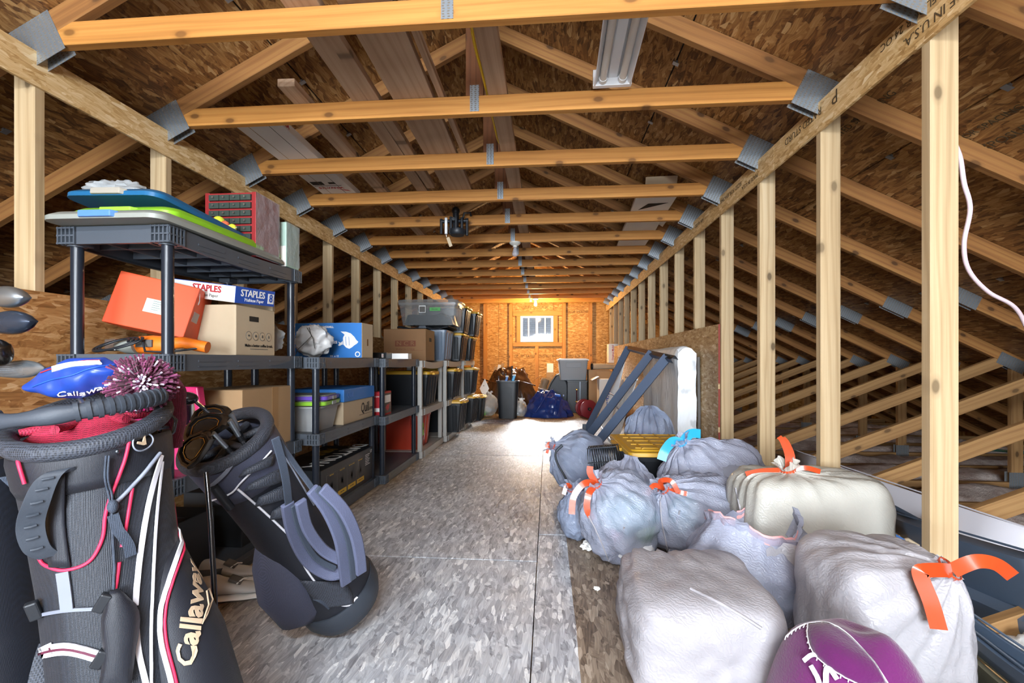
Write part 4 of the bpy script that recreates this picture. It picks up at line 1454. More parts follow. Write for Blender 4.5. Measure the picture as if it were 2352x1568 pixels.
fr = [(-0.105, 0.12), (0.115, 0.12), (0.085, 0.335), (-0.085, 0.335)]
inr = [(-0.075, 0.145), (0.085, 0.145), (0.062, 0.31), (-0.060, 0.31)]
vs = [V((x, -0.02, z)) for x, z in fr] + [V((x, -0.02, z)) for x, z in inr] + [V((x, 0.02, z)) for x, z in fr] + [V((x, 0.02, z)) for x, z in inr]
fs = []
for j in range(4):
    k2 = (j + 1) % 4
    fs += [(j, k2, 4 + k2, 4 + j), (8 + k2, 8 + j, 12 + j, 12 + k2), (j, 8 + j, 8 + k2, k2), (4 + k2, 12 + k2, 12 + j, 4 + j)]
O.add(vs, fs).obj('mirror_frame', 'pink', t, 0.006, fix=True)
plain('mirror', 'c4c4c4', 0.06, 1.0)
MB().prism(inr, 0.0, 0.01, 'y').obj('mirror_glass', 'mirror', t)
MB().taper((0.01, -0.02, 0), (0.33, 0.24), (0.27, 0.18), 0.12, 0, 0.03).obj('table', 'pink', t, 0.004, smooth=40)
MB().tube([(-0.06, -0.028, 0.15), (0.03, -0.028, 0.158)], 0.006, 8).ball((-0.06, -0.028, 0.15), 0.009, 8, 6).obj('wand', 'pink', t, smooth=50)
t = thing('toy_case', 'magenta and purple toy case beside the pink mirror', 'toy', (-1.80, 1.86, 0.52))
MB().taper((0, 0, 0), (0.13, 0.2), (0.11, 0.18), 0.30, 0, 0.03).obj('body', plain('magenta', 'c22a78', 0.4), t, smooth=40)
MB().taper((0, -0.105, 0.05), (0.09, 0.012), (0.07, 0.01), 0.10, 0, 0.004).obj('door', 'purple_plastic', t)
MB().lathe([(0.05, 0), (0.045, 0.03), (0.03, 0.05)], 14, (0, 0, 0.30)).obj('cap', 'black_plastic', t, smooth=40)
for q, (lab, cx, cy, sx_, sy_, h_, mt) in enumerate((('dark carton lying under the open tan carton', -1.62, 2.26, 0.3, 0.36, 0.26, 'black_card'), ('dark plastic bin on the lowest tall shelf', -1.63, 1.80, 0.26, 0.28, 0.24, 'tote_black'))):
    carton(('dark_carton', 'plastic_box')[q], lab, cx - sx_ / 2, cx + sx_ / 2, cy - sy_ / 2, cy + sy_ / 2, 0.069, h_, mt)

# white plastic bag on the near low unit
plain('bag_white', 'dcdcdc', 0.35, 0, 0.35, 22)
t = thing('carrier_bag', 'white plastic carrier bag before the blue paper carton', 'bag', (-1.60, 3.0, 0.99))
crumple(MB(), (0, 0, 0), (0.125, 0.10, 0.112), 21, 54, 34, 0.28, 2.0).obj('bag_body', 'bag_white', t, smooth=60)
MB().tube([(0.02, -0.10, 0.20), (0.05, -0.125, 0.14), (0.0, -0.13, 0.09), (-0.05, -0.12, 0.05), (-0.07, -0.11, 0.02)], 0.0025, 6).tube([(0.0, -0.09, 0.20), (0.06, -0.125, 0.13), (0.07, -0.12, 0.06)], 0.0025, 6).obj('draw_string', 'grey_print', t, smooth=60)
# ================================================================ GOLF BAGS AND CLUBS
def fabric(name, col, scale=420, strength=0.5, rough=0.75, col2=None, kind='mesh'):
    k = NT(name)
    co = k.coords(False)
    vo = k.n('ShaderNodeTexVoronoi', feature='F1')
    vo.inputs['Scale'].default_value = scale
    vo.inputs['Randomness'].default_value = 0.15
    k.l(co, vo.inputs['Vector'])
    c1, c2 = hexc(col), hexc(col2 or col)
    f = k.ramp(vo.outputs['Distance'], [(0.25, 0.0), (0.6, 1.0)])
    k.l(k.mix(f, tuple(x * 0.55 for x in c1), c2), k.b.inputs['Base Color'])
    k.b.inputs['Roughness'].default_value = rough
    k.b.inputs['Sheen Weight'].default_value = 0.04
    k.bump(vo.outputs['Distance'], strength, 0.002)


fabric('bag_mesh', '23262e', 260, 0.6, 0.6, '3a3f4a')
fabric('bag_weave', '181b22', 520, 0.4, 0.5, '252a34')
fabric('bag_nylon', '12141c', 900, 0.25, 0.5, '191d28')
fabric('bag_slate', '3b3e50', 700, 0.3, 0.7, '474b60')
fabric('bag_strap', '4c5168', 700, 0.3, 0.7, '5f6582')
fabric('red_mesh', '8e1230', 330, 0.6, 0.7, 'c2284a')
fabric('webbing', '2c3442', 600, 0.4, 0.7, '3c4656')
plain('rubber', '353b44', 0.55, 0, 0.1, 300)
plain('pipe_red', 'c4294d', 0.5)
plain('pipe_white', 'dcdce4', 0.5)
plain('pipe_grey', '767b88', 0.5)
plain('club_dark', '4a4540', 0.22, 0.9)
plain('club_gold', 'b0823a', 0.25, 0.9)
plain('club_satin', '9aa3aa', 0.3, 0.9)
plain('club_black', '16181c', 0.2, 0.3, coat=0.5)
plain('script_tan', 'b9a186', 0.6)
plain('script_edge', 'd8b9c4', 0.6)


def spline(pts, n=6):
    out = []
    P = [V(p) for p in pts]
    for i in range(len(P) - 1):
        a, b, c, d = P[max(i - 1, 0)], P[i], P[i + 1], P[min(i + 2, len(P) - 1)]
        for j in range(n):
            t = j / n
            out.append(0.5 * ((2 * b) + (c - a) * t + (2 * a - 5 * b + 4 * c - d) * t * t + (3 * b - a - 3 * c + d) * t ** 3))
    out.append(P[-1])
    return out


CAMP = V((0, 0, CAMZ))


def hit(bvh, px, py, off=0.003):
    d = ray(px, py).normalized()
    loc, nrm, _, dist = bvh.ray_cast(CAMP, d)
    if loc is None:
        loc, nrm, _, dist = bvh.find_nearest(CAMP + d * 1.2)
        q, nrm2, _, _ = bvh.find_nearest(loc)
    if nrm.dot(d) > 0:
        nrm = -nrm
    return loc + nrm * off, nrm


def trace(bvh, pix, off=0.003, n=6):
    sp_ = spline([(a, b, 0) for a, b in pix], n)
    return [hit(bvh, p.x, p.y, off) for p in sp_]


def to_parent(o, t):
    o.parent = t
    o.matrix_parent_inverse = Matrix.Translation(-V(t.location))
    return o


def pipe(t, bvh, pix, r, mat, name='piping', off=0.002, n=6):
    pts = [p for p, _ in trace(bvh, pix, off, n)]
    return to_parent(MB().tube(pts, r, 7).obj(name, mat, None, smooth=60), t)


def band(t, bvh, pix, w, mat, name='strap', off=0.003, n=6, th=0.003):
    tr = trace(bvh, pix, off, n)
    pts = [p for p, _ in tr]
    side = []
    for i, (p, nr) in enumerate(tr):
        tg = pts[min(i + 1, len(pts) - 1)] - pts[max(i - 1, 0)]
        side.append(tg.cross(nr))
    return to_parent(MB().ribbon(pts, side, w, th).obj(name, mat, None, smooth=50), t)


def patch(t, bvh, left, right, mat, name='panel', off=0.004, nu=8, n=4, puff=0.0):
    "cloth panel laid on a surface between two traced edges"
    L, Rr = spline([(a, b, 0) for a, b in left], n), spline([(a, b, 0) for a, b in right], n)
    m = MB()
    nv = len(L)

    def fn(u, v):
        i = min(int(round(v * (nv - 1))), nv - 1)
        q = L[i].lerp(Rr[i], u)
        e = math.sin(PI * max(0, min(1, u))) * math.sin(PI * max(0, min(1, v)))
        return hit(bvh, q.x, q.y, off + puff * math.sqrt(max(0, e)))[0]
    m.grid(nu, nv, fn)
    return to_parent(m.obj(name, mat, None, smooth=60, solid=0.003), t)


class Axis:
    def __init__(self, A, B):
        self.A, self.B = V(A), V(B)
        self.d = (self.B - self.A).normalized()
        mid = (self.A + self.B) / 2
        c = CAMP - mid
        self.ec = (c - self.d * c.dot(self.d)).normalized()
        self.er = self.d.cross(self.ec)
        # er points to image right
        if self.er.dot(V((math.cos(TH), math.sin(TH), 0))) < 0:
            self.er = -self.er

    def p(self, t, a, r, kc=1.0, kr=1.0, oc=0.0, orr=0.0):
        return self.A.lerp(self.B, t) + self.ec * (r * kc * math.cos(a) + oc) + self.er * (r * kr * math.sin(a) + orr)

    def loft(self, m, prof, n=40, kc=1.0, kr=1.0, mi=0, cap=True, wr=None):
        rings = []
        for q in prof:
            t, r = q[0], q[1]
            oc, orr = (q[2], q[3]) if len(q) > 2 else (0, 0)
            rings.append([self.p(t, 2 * PI * j / n, r * (1 + (wr(t, 2 * PI * j / n) if wr else 0)), kc, kr, oc, orr) for j in range(n)])
        return m.loft(rings, mi, cap)


def iron_head(t, hosel, shaft_dir, toe_dir, face_n, L=0.082, H=0.052, dark=True):
    "iron head as one solid with a cavity back; hosel = end of shaft"
    e1 = V(toe_dir).normalized()
    e3 = (V(face_n) - e1 * V(face_n).dot(e1)).normalized()
    e2 = e3.cross(e1)
    M = Matrix((e1, e2, e3)).transposed()
    out = [(0.0, -0.006), (0.012, -0.016), (0.04, -0.024), (0.068, -0.022), (0.082, -0.008), (0.082, 0.012), (0.072, 0.026), (0.05, 0.026), (0.02, 0.016), (0.002, 0.008)]
    sc_ = L / 0.082
    out = [(x * sc_, y * sc_) for x, y in out]
    O_ = V(hosel)

    def W(x, y, z):
        return O_ + M @ V((x, y, z))
    m = MB()
    c = (sum(p[0] for p in out) / len(out), sum(p[1] for p in out) / len(out))
    rings = []
    for s, z in ((1.0, -0.004), (1.0, 0.006), (0.9, 0.011), (0.78, 0.011), (0.74, 0.005)):
        rings.append([W(c[0] + (x - c[0]) * s, c[1] + (y - c[1]) * s, z) for x, y in out])
    m.loft(rings)
    h = to_parent(m.obj('club_head', 'club_dark' if dark else 'club_satin', None, 0, 40), t)
    h['label'] = 'dark iron head with gold trim' if dark else 'satin steel iron head'
    if dark:
        to_parent(MB().tube([W(c[0] + (x - c[0]) * 0.6, c[1] + (y - c[1]) * 0.6, 0.0075) for x, y in out + out[:1]], 0.0012, 5).obj('gold_trim', 'club_gold', None), t)
        m2 = MB().loft([[W(c[0] + (x - c[0]) * 0.72, c[1] + (y - c[1]) * 0.72, z) for x, y in out] for z in (0.004, 0.006)])
        to_parent(m2.obj('badge', 'club_black', None), t)
    return h


def club(label, grip_pt, hosel_pt, toe, face, L=0.082, dark=True, shaft='steel', group='golf clubs in the bags'):
    g, hp = V(grip_pt), V(hosel_pt)
    t = thing('golf_club', label, 'golf club', g, group=group)
    d = (hp - g).normalized()
    to_parent(MB().tube([g, hp], 0.0048, 10).obj('shaft', shaft, None, smooth=50), t)
    to_parent(MB().tube([hp - d * 0.055, hp - d * 0.02, hp + d * 0.004], 0.0068, 10).obj('hosel', 'club_satin', None, smooth=50), t)
    to_parent(MB().tube([hp - d * 0.075, hp - d * 0.055], 0.0062, 10).obj('ferrule', 'black_plastic', None, smooth=50), t)
    iron_head(t, hp, d, toe, face, L, dark=dark)
    return t


# ---------------------------------------------------------------- near bag: black with red and white trim
GB = 'golf bags on the left'
A1 = Axis((-0.760, 0.83, 0.0), (-0.875, 0.805, 0.875))
t = thing('golf_bag', 'black golf bag with red piping, white stripes and script lettering', 'golf bag', A1.A, group=GB)
G1 = t
body = MB()
nw = fb(2, 3.0)
A1.loft(body, [(0.03, 0.118), (0.10, 0.120), (0.3, 0.114), (0.5, 0.108), (0.65, 0.106), (0.80, 0.108), (0.90, 0.112)], 48, 0.95, 1.0, wr=lambda tt, a: 0.015 * math.sin(7 * a) * math.sin(PI * tt) + 0.02 * nw((tt * 3, math.cos(a), math.sin(a))))
pocket = MB()
A1.loft(pocket, [(0.06, 0.07, 0.03, 0.075), (0.12, 0.093, 0.03, 0.085), (0.3, 0.098, 0.032, 0.09), (0.46, 0.088, 0.03, 0.082), (0.58, 0.072, 0.022, 0.068), (0.68, 0.056, 0.014, 0.058), (0.74, 0.03, 0.01, 0.055)], 36, 0.92, 0.86)
front = MB()
A1.loft(front, [(0.05, 0.07, 0.058, -0.035), (0.10, 0.085, 0.06, -0.035), (0.28, 0.086, 0.058, -0.035), (0.40, 0.078, 0.05, -0.035), (0.455, 0.07, 0.045, -0.035)], 32, 0.8, 0.95, wr=lambda tt, a: 0.03 * math.sin(11 * a) * (1 if tt < 0.3 else 0.3))
to_parent(body.obj('body', 'bag_weave', None, smooth=60), t)
to_parent(pocket.obj('side_pocket', 'bag_nylon', None, smooth=60), t)
to_parent(front.obj('bottle_pocket', 'bag_mesh', None, smooth=60), t)
m = MB()
A1.loft(m, [(0.0, 0.118), (0.005, 0.126), (0.05, 0.126), (0.055, 0.12)], 40, 1.0, 1.05)
to_parent(m.obj('base', 'rubber', None, smooth=40), t)
# collar, padded rim, lining, grab ring
m = MB()
A1.loft(m, [(0.845, 0.110), (0.865, 0.116), (0.915, 0.119), (0.93, 0.117)], 48, 0.97, 1.0, cap=False)
to_parent(m.obj('collar', 'bag_nylon', None, smooth=50, solid=0.006), t)
rim = MB()


def rim_pt(a):
    return A1.p(0.975 - 0.045 * math.cos(a) + 0.012 * math.sin(a), a, 0.112, 0.97, 1.0)


rp = [rim_pt(PI + 2 * PI * j / 48) for j in range(49)]
rim.tube(rp, 0.0165, 12, cap=False)
to_parent(rim.obj('padded_rim', 'bag_mesh', None, smooth=60), t)
m = MB()
m.grid(30, 10, lambda u, v: A1.p(0.955 + 0.055 * math.cos(v * PI / 2 * 1.1) - 0.01 + 0.012 * math.sin(3 * u * 2 * PI) * v, 2 * PI * u, 0.104 * v + 0.0005, 0.97, 1.0), 0, True)
to_parent(m.obj('lining', 'red_mesh', None, smooth=60), t)
m = MB()
for a in (0.0, PI / 3, -PI / 3):
    m.tube([A1.p(0.972, a + PI / 2, 0.095), A1.p(0.982, 0, 0.0), A1.p(0.972, a - PI / 2, 0.095)], 0.008, 8)
to_parent(m.obj('divider', 'red_mesh', None, smooth=60), t)
m = MB()
gp = [A1.p(1.012 - 0.012 * math.sin((a + 1.9) / 2.9 * PI) + 0.0 * a, a, 0.128 + 0.012 * math.sin((a + 1.9) / 2.9 * PI), 0.97, 1.0) for a in [-1.9 + 2.9 * j / 28 for j in range(29)]]
m.tube(gp, lambda s: 0.0135 + 0.0025 * math.sin(s * 26) * (1 if 0.15 < s < 0.6 else 0), 10, flat=0.7)
to_parent(m.obj('grab_ring', 'rubber', None, smooth=60), t)
m = MB()
for j in range(11):
    p0 = gp[17 + j] if 17 + j < 28 else gp[28]
    p1 = p0.lerp(gp[min(18 + j, 28)], 0.45)
    m.tube([p0, p1], 0.0168, 10, flat=0.7)
to_parent(m.obj('ribbed_grip', 'rubber', None, smooth=60), t)
allb = MB()
for q in (body, pocket, front):
    allb.add(q.v, q.f)
m_ = MB()
A1.loft(m_, [(0.845, 0.113), (0.865, 0.119), (0.915, 0.122), (0.93, 0.120)], 48, 0.97, 1.0)
allb.add(m_.v, m_.f)
bv = allb.bvh()
# piping and stripes traced over the cloth
pipe(t, bv, [(300, 993), (284, 1062), (246, 1165), (236, 1235), (206, 1288), (150, 1308), (108, 1297), (92, 1278)], 0.0030, 'pipe_red')
pipe(t, bv, [(303, 1120), (288, 1215), (279, 1255)], 0.0030, 'pipe_red')
pipe(t, bv, [(274, 1290), (266, 1350)], 0.0030, 'pipe_red')
pipe(t, bv, [(32, 1000), (42, 1050), (60, 1110)], 0.0030, 'pipe_red')
band(t, bv, [(368, 1045), (338, 1160), (318, 1290), (310, 1390)], 0.0085, 'pipe_white', 'reflective_stripe', 0.003)
band(t, bv, [(312, 1440), (318, 1500), (334, 1568), (345, 1620)], 0.0085, 'pipe_white', 'reflective_stripe', 0.003)
band(t, bv, [(370, 1060), (356, 1200), (348, 1360), (345, 1480), (348, 1620)], 0.004, 'pipe_white', 'reflective_stripe', 0.003)
band(t, bv, [(447, 1140), (420, 1230), (388, 1330), (370, 1400), (372, 1470), (392, 1550), (408, 1620)], 0.008, 'pipe_white', 'zip_stripe', 0.003)
pipe(t, bv, [(455, 1140), (432, 1230), (398, 1330), (381, 1400), (383, 1470), (403, 1550), (418, 1620)], 0.0026, 'pipe_red')
pipe(t, bv, [(366, 1040), (330, 1085), (280, 1140), (246, 1168)], 0.0036, 'pipe_grey', 'cord')
patch(t, bv, [(112, 1082), (108, 1200), (118, 1300)], [(152, 1078), (152, 1200), (165, 1300)], 'bag_nylon', 'center_panel', 0.002, 5)
band(t, bv, [(146, 1312), (152, 1355), (157, 1400)], 0.018, 'pipe_grey', 'center_stripe', 0.003)
band(t, bv, [(86, 1412), (150, 1400), (226, 1396)], 0.0055, 'pipe_grey', 'pocket_binding', 0.003)
band(t, bv, [(74, 1502), (110, 1486), (160, 1480), (228, 1498)], 0.008, 'pipe_white', 'pocket_stripe', 0.003)
band(t, bv, [(72, 1518), (110, 1502), (160, 1496), (222, 1512)], 0.008, 'pipe_white', 'pocket_stripe', 0.003)
band(t, bv, [(73, 1510), (110, 1494), (160, 1488), (224, 1505)], 0.004, plain('plum', '5a2238', 0.6), 'pocket_stripe', 0.0035)
band(t, bv, [(38, 975), (110, 1010), (200, 1008), (300, 975), (382, 935)], 0.010, 'webbing', 'binding', 0.004)
# carry handle on the front
hp = [hit(bv, 150, 1078, 0.004)[0], hit(bv, 125, 1092, 0.016)[0], hit(bv, 112, 1130, 0.026)[0], hit(bv, 108, 1190, 0.028)[0], hit(bv, 112, 1245, 0.020)[0], hit(bv, 122, 1272, 0.004)[0]]
m = MB()
sp_ = spline(hp, 6)
m.ribbon(sp_, [A1.er] * len(sp_), lambda s: 0.028 + 0.006 * math.sin(s * PI), 0.008)
to_parent(m.obj('carry_handle', 'rubber', None, 0.002, 50), t)
for j in range(6, 25, 3):
    c = sp_[j]
    tg = (sp_[j + 1] - sp_[j - 1]).normalized()
    nn = A1.er.cross(tg).normalized()
    if nn.dot(A1.ec) < 0:
        nn = -nn
    mm = MB()
    mm.tube([c + nn * 0.005 - A1.er * 0.007, c + nn * 0.0065, c + nn * 0.005 + A1.er * 0.007], 0.0022, 6)
    to_parent(mm.obj('grip_rib', 'rubber', None, smooth=60), t)
# shield emblem
c, nn = hit(bv, 325, 1014, 0.003)
e1 = (hit(bv, 345, 1000, 0.003)[0] - c).normalized()
R = Matrix((e1, nn.cross(e1), nn)).transposed()
sh = [(math.cos(a) * (0.0195 - 0.003 * math.sin(a)), math.sin(a) * 0.0155) for a in [2 * PI * j / 28 for j in range(29)]]
to_parent(MB().tube([c + R @ V((x, y, 0)) for x, y in sh], 0.0016, 6).obj('emblem_ring', 'pipe_grey', None, smooth=60), t)
chv = [(-0.011, 0.002), (-0.008, 0.005), (-0.002, -0.001), (0.010, 0.008), (0.001, -0.008), (-0.003, -0.007)]
m = MB()
m.loft([[c + R @ V((x, y, z)) for x, y in chv] for z in (-0.001, 0.002)])
to_parent(m.obj('emblem', 'script_tan', None), t)
# metal clip, rivets, cords, hanging towel tail
c, nn = hit(bv, 384, 985, 0.006)
m = MB()
q = [(-0.012, 0.018), (0.006, 0.026), (0.016, 0.01), (0.012, -0.014), (0.002, -0.024), (-0.012, -0.02), (-0.012, 0.018)]
m.tube([c + A1.er * x + V((0, 0, z)) for x, z in q], 0.0036, 8)
to_parent(m.obj('metal_clip', 'dark_steel', None, smooth=50), t)
to_parent(MB().tube([hit(bv, 374, 940, 0.004)[0], hit(bv, 380, 965, 0.008)[0]], 0.005, 8).obj('clip_loop', 'webbing', None), t)
for px, py in ((60, 1030), (222, 1024), (342, 960), (268, 1036)):
    c, nn = hit(bv, px, py, 0.004)
    to_parent(MB().ball(c, 0.0042, 10, 7).obj('rivet', 'dark_steel', None, smooth=60), t)
for dx in (0, 7):
    pipe(t, bv, [(243 + dx, 1045), (240 + dx, 1095), (250 + dx, 1140), (252, 1170)], 0.0018, 'webbing', 'draw_cord', 0.006)
pipe(t, bv, [(256, 1165), (258, 1230), (262, 1300), (262, 1350)], 0.0022, 'webbing', 'draw_cord', 0.006)
c, nn = hit(bv, 258, 1160, 0.010)
to_parent(MB().ball(c, 0.0085, 10, 8, s=(1, 1, 1.4)).obj('cord_knot', 'webbing', None, smooth=60), t)
band(t, bv, [(258, 1180), (270, 1215), (292, 1250), (298, 1275)], 0.016, 'webbing', 'strap_tail', 0.007)
patch(t, bv, [(258, 1352), (240, 1420), (245, 1500), (232, 1568)], [(272, 1350), (312, 1400), (308, 1480), (300, 1568)], 'bag_nylon', 'towel_flap', 0.012, 7, 4, 0.01)
for px, py in ((240, 1378), (236, 1505), (70, 1405)):
    c, nn = hit(bv, px, py, 0.010)
    m = MB().box((0, 0, 0), (0.018, 0.012, 0.034))
    o = m.obj('buckle', 'black_plastic', t, 0.003)
    o.location = c - A1.A
    o.rotation_euler = (0.2, 0.5 if px > 200 else -0.2, 0.6)
# zip pull on the side pocket
c, nn = hit(bv, 430, 1165, 0.006)
to_parent(MB().tube([c, c + V((0, 0, -0.03)) + nn * 0.002], 0.004, 8).obj('zip_pull', 'dark_steel', None, smooth=50), t)
# script lettering along the pocket, reading upwards
def surface_text(t, bvh, body, px0, px1, height, mat, off=0.0035, **kw):
    a, na = hit(bvh, px0[0], px0[1], off)
    b, nb = hit(bvh, px1[0], px1[1], off)
    e1 = (b - a).normalized()
    nn = (na + nb).normalized()
    e2 = nn.cross(e1).normalized()
    nn = e1.cross(e2)
    M = Matrix.Translation((a + b) / 2 - V(t.location)) @ Matrix((e1, e2, nn)).transposed().to_4x4()
    o = text('lettering', body, height, mat, t, (0, 0, 0), M=M, **kw)
    # wrap the letters on to the cloth
    L = (b - a).length
    xs = [v.co.x for v in o.data.vertices]
    k_ = L / max(1e-6, (max(xs) - min(xs)))
    for v in o.data.vertices:
        v.co.x *= k_
        w_ = M @ v.co + V(t.location)
        loc, n2, _, _ = bvh.find_nearest(w_)
        if n2.dot(nn) < 0:
            n2 = -n2
        v.co = M.inverted() @ (loc + n2 * (off + v.co.z) - V(t.location))
    return o


surface_text(t, bv, 'Callaway', (424, 1538), (440, 1295), 0.046, 'script_tan', shear=0.35, bold=0.0012)
m = MB()
ck = [(482, 1372), (476, 1354), (470, 1359), (475, 1390), (468, 1412), (462, 1432), (472, 1412), (484, 1378)]
pts = [hit(bv, *q, 0.004)[0] for q in ck]
m.tube(pts + pts[:1], 0.0016, 6)
to_parent(m.obj('emblem', 'script_tan', None), t)
# stand leg seen along the right side
to_parent(MB().tube([at(474, 1085, 1.00), at(484, 1200, 0.97), at(492, 1350, 0.93), at(504, 1680, 0.86)], 0.0055, 10).obj('stand_leg', 'club_black', None, smooth=50), t)

# ---------------------------------------------------------------- head covers and clubs in the near bag
def soft(name, label, cat, axis_pts, radii, mat, n=24, flat=1.0, seed=1, amp=0.06, freq=14):
    t = thing(name, label, cat, axis_pts[0])
    P = spline(axis_pts, 8)
    nf = fb(seed, freq)
    m = MB()
    m.tube(P, lambda s: radii[min(int(s * (len(radii) - 1)), len(radii) - 2)] * (1 - (s * (len(radii) - 1)) % 1) + radii[min(int(s * (len(radii) - 1)) + 1, len(radii) - 1)] * ((s * (len(radii) - 1)) % 1) if s < 1 else radii[-1], n, flat=flat)
    for i, v in enumerate(m.v):
        m.v[i] = v + V((nf(v), nf(v + V((3, 0, 0))), nf(v + V((0, 5, 0))))) * amp * 0.1
    to_parent(m.obj('cover_body', mat, None, smooth=70, subsurf=1), t)
    t['_b'] = 0
    del t['_b']
    return t, m


plain('leather_blue', '203f92', 0.3, 0, 0.12, 60, 0.1, 8)
t, m = soft('head_cover', 'shiny blue leather club head cover with white stitching', 'head cover', [at(78, 895, 0.80), at(110, 880, 0.80), at(180, 868, 0.81), at(245, 850, 0.82), at(272, 845, 0.83)], [0.008, 0.028, 0.036, 0.034, 0.014], 'leather_blue', 28, 1.0, 4, 0.12, 26)
bh = m.bvh()
pipe(t, bh, [(76, 888), (120, 872), (165, 862), (210, 846), (262, 838)], 0.0014, 'blue_deep', 'seam', 0.0008)
band(t, bh, [(122, 848), (160, 838), (205, 834), (230, 833)], 0.011, 'paper', 'white_panel', 0.001)
pipe(t, bh, [(95, 856), (135, 842), (185, 830), (230, 828)], 0.0012, 'red_print', 'red_trim', 0.001)
surface_text(t, bh, 'Callaway', (118, 922), (246, 890), 0.020, 'paper', 0.0012, shear=0.4)
to_parent(MB().tube([at(180, 905, 0.82), A1.p(0.95, 0.3, 0.03), A1.p(0.3, 0.3, 0.02)], 0.005, 8).obj('shaft', 'steel', None), t)
# pompom: many yarn strands from one centre
plain('yarn_maroon', '561636', 0.85, sheen=0.3)
plain('yarn_mauve', '7c2f5c', 0.85, sheen=0.3)
plain('yarn_white', 'd9d0e2', 0.85, sheen=0.3)
pc = at(328, 880, 0.84)
t = thing('pompom_cover', 'maroon and white yarn pompom head cover', 'head cover', pc)
rng = random.Random(5)
ms = [MB(), MB(), MB()]
for i in range(1150):
    z = rng.uniform(-1, 1)
    a = rng.uniform(0, 2 * PI)
    d = V((math.sqrt(1 - z * z) * math.cos(a), math.sqrt(1 - z * z) * math.sin(a), z))
    tc = (CAMP - pc).normalized()
    kk = 2 if (d.dot((tc + V((0.05, 0, 0.02))).normalized()) > 0.955 or rng.random() < 0.05) else (1 if rng.random() < 0.35 else 0)
    L = 0.052 * rng.uniform(0.86, 1.08)
    j = V((rng.uniform(-1, 1), rng.uniform(-1, 1), rng.uniform(-1, 1))) * 0.008
    ms[kk].tube([d * 0.008, d * L * 0.6 + j * 0.5, d * L + j], lambda s: 0.0012 + 0.0008 * s, 4)
for q, mt in zip(ms, ('yarn_maroon', 'yarn_mauve', 'yarn_white')):
    q.obj('yarn', mt, t, smooth=60)['kind'] = 'stuff'
MB().ball((0, 0, 0), 0.036, 16, 12).obj('core', 'yarn_maroon', t, smooth=60)
fabric('knit_maroon', '5e1d38', 500, 0.8, 0.9, '7c2a48')
t, m = soft('knit_cover', 'dark maroon knitted club head cover hanging behind the bags', 'head cover', [at(392, 868, 0.95), at(398, 900, 0.95), at(400, 960, 0.95), at(398, 1030, 0.94)], [0.012, 0.024, 0.022, 0.018], 'knit_maroon', 20, 1.0, 7, 0.05, 20)

# ---------------------------------------------------------------- bag cut by the left edge of the frame, with its irons
A0 = Axis((-1.10, 0.83, 0.0), (-1.16, 0.80, 0.86))
t = thing('golf_bag', 'dark golf bag with slate straps, cut by the left frame edge', 'golf bag', A0.A, group=GB)
b0 = MB()
A0.loft(b0, [(0.03, 0.125), (0.3, 0.122), (0.5, 0.112), (0.52, 0.104), (0.9, 0.104)], 40, wr=lambda tt, a: 0.02 * nw((tt * 4, math.cos(a), math.sin(a) + 4)))
to_parent(b0.obj('body', 'bag_nylon', None, smooth=60), t)
m = MB()
A0.loft(m, [(0.0, 0.12), (0.005, 0.128), (0.05, 0.128), (0.055, 0.12)], 36)
to_parent(m.obj('base', 'rubber', None, smooth=40), t)
m = MB().tube([A0.p(0.93, 2 * PI * j / 36, 0.108) for j in range(37)], 0.015, 10)
to_parent(m.obj('padded_rim', 'bag_mesh', None, smooth=60), t)
b0v = b0.bvh()
m = MB()
sp_ = spline([A0.p(0.86, 0.6, 0.112), A0.p(0.72, 0.9, 0.15), A0.p(0.5, 1.0, 0.155), A0.p(0.35, 1.05, 0.125)], 8)
m.ribbon(sp_, [A0.ec.cross(A0.d)] * len(sp_), 0.032, 0.008)
to_parent(m.obj('shoulder_strap', 'webbing', None, 0.002, 50), t)
m = MB()
A0.loft(m, [(0.04, 0.07, 0.05, 0.085), (0.1, 0.085, 0.05, 0.085), (0.38, 0.082, 0.045, 0.085), (0.46, 0.06, 0.03, 0.075)], 28, 0.9, 0.7)
to_parent(m.obj('side_pocket', 'bag_mesh', None, smooth=60), t)
to_parent(MB().tube([A0.p(0.83, 1.0 + 0.3 * math.cos(a), 0.115 + 0.012 * math.sin(a)) + A0.d * 0.022 * math.sin(a) for a in [2 * PI * j / 14 for j in range(15)]], 0.006, 8).obj('strap_ring', 'black_plastic', None, smooth=60), t)
vw = lambda px, py, Y=0.82: at(px, py, Y)
right = V((math.cos(TH), math.sin(TH), 0))
tocam = lambda p: (CAMP - p).normalized()


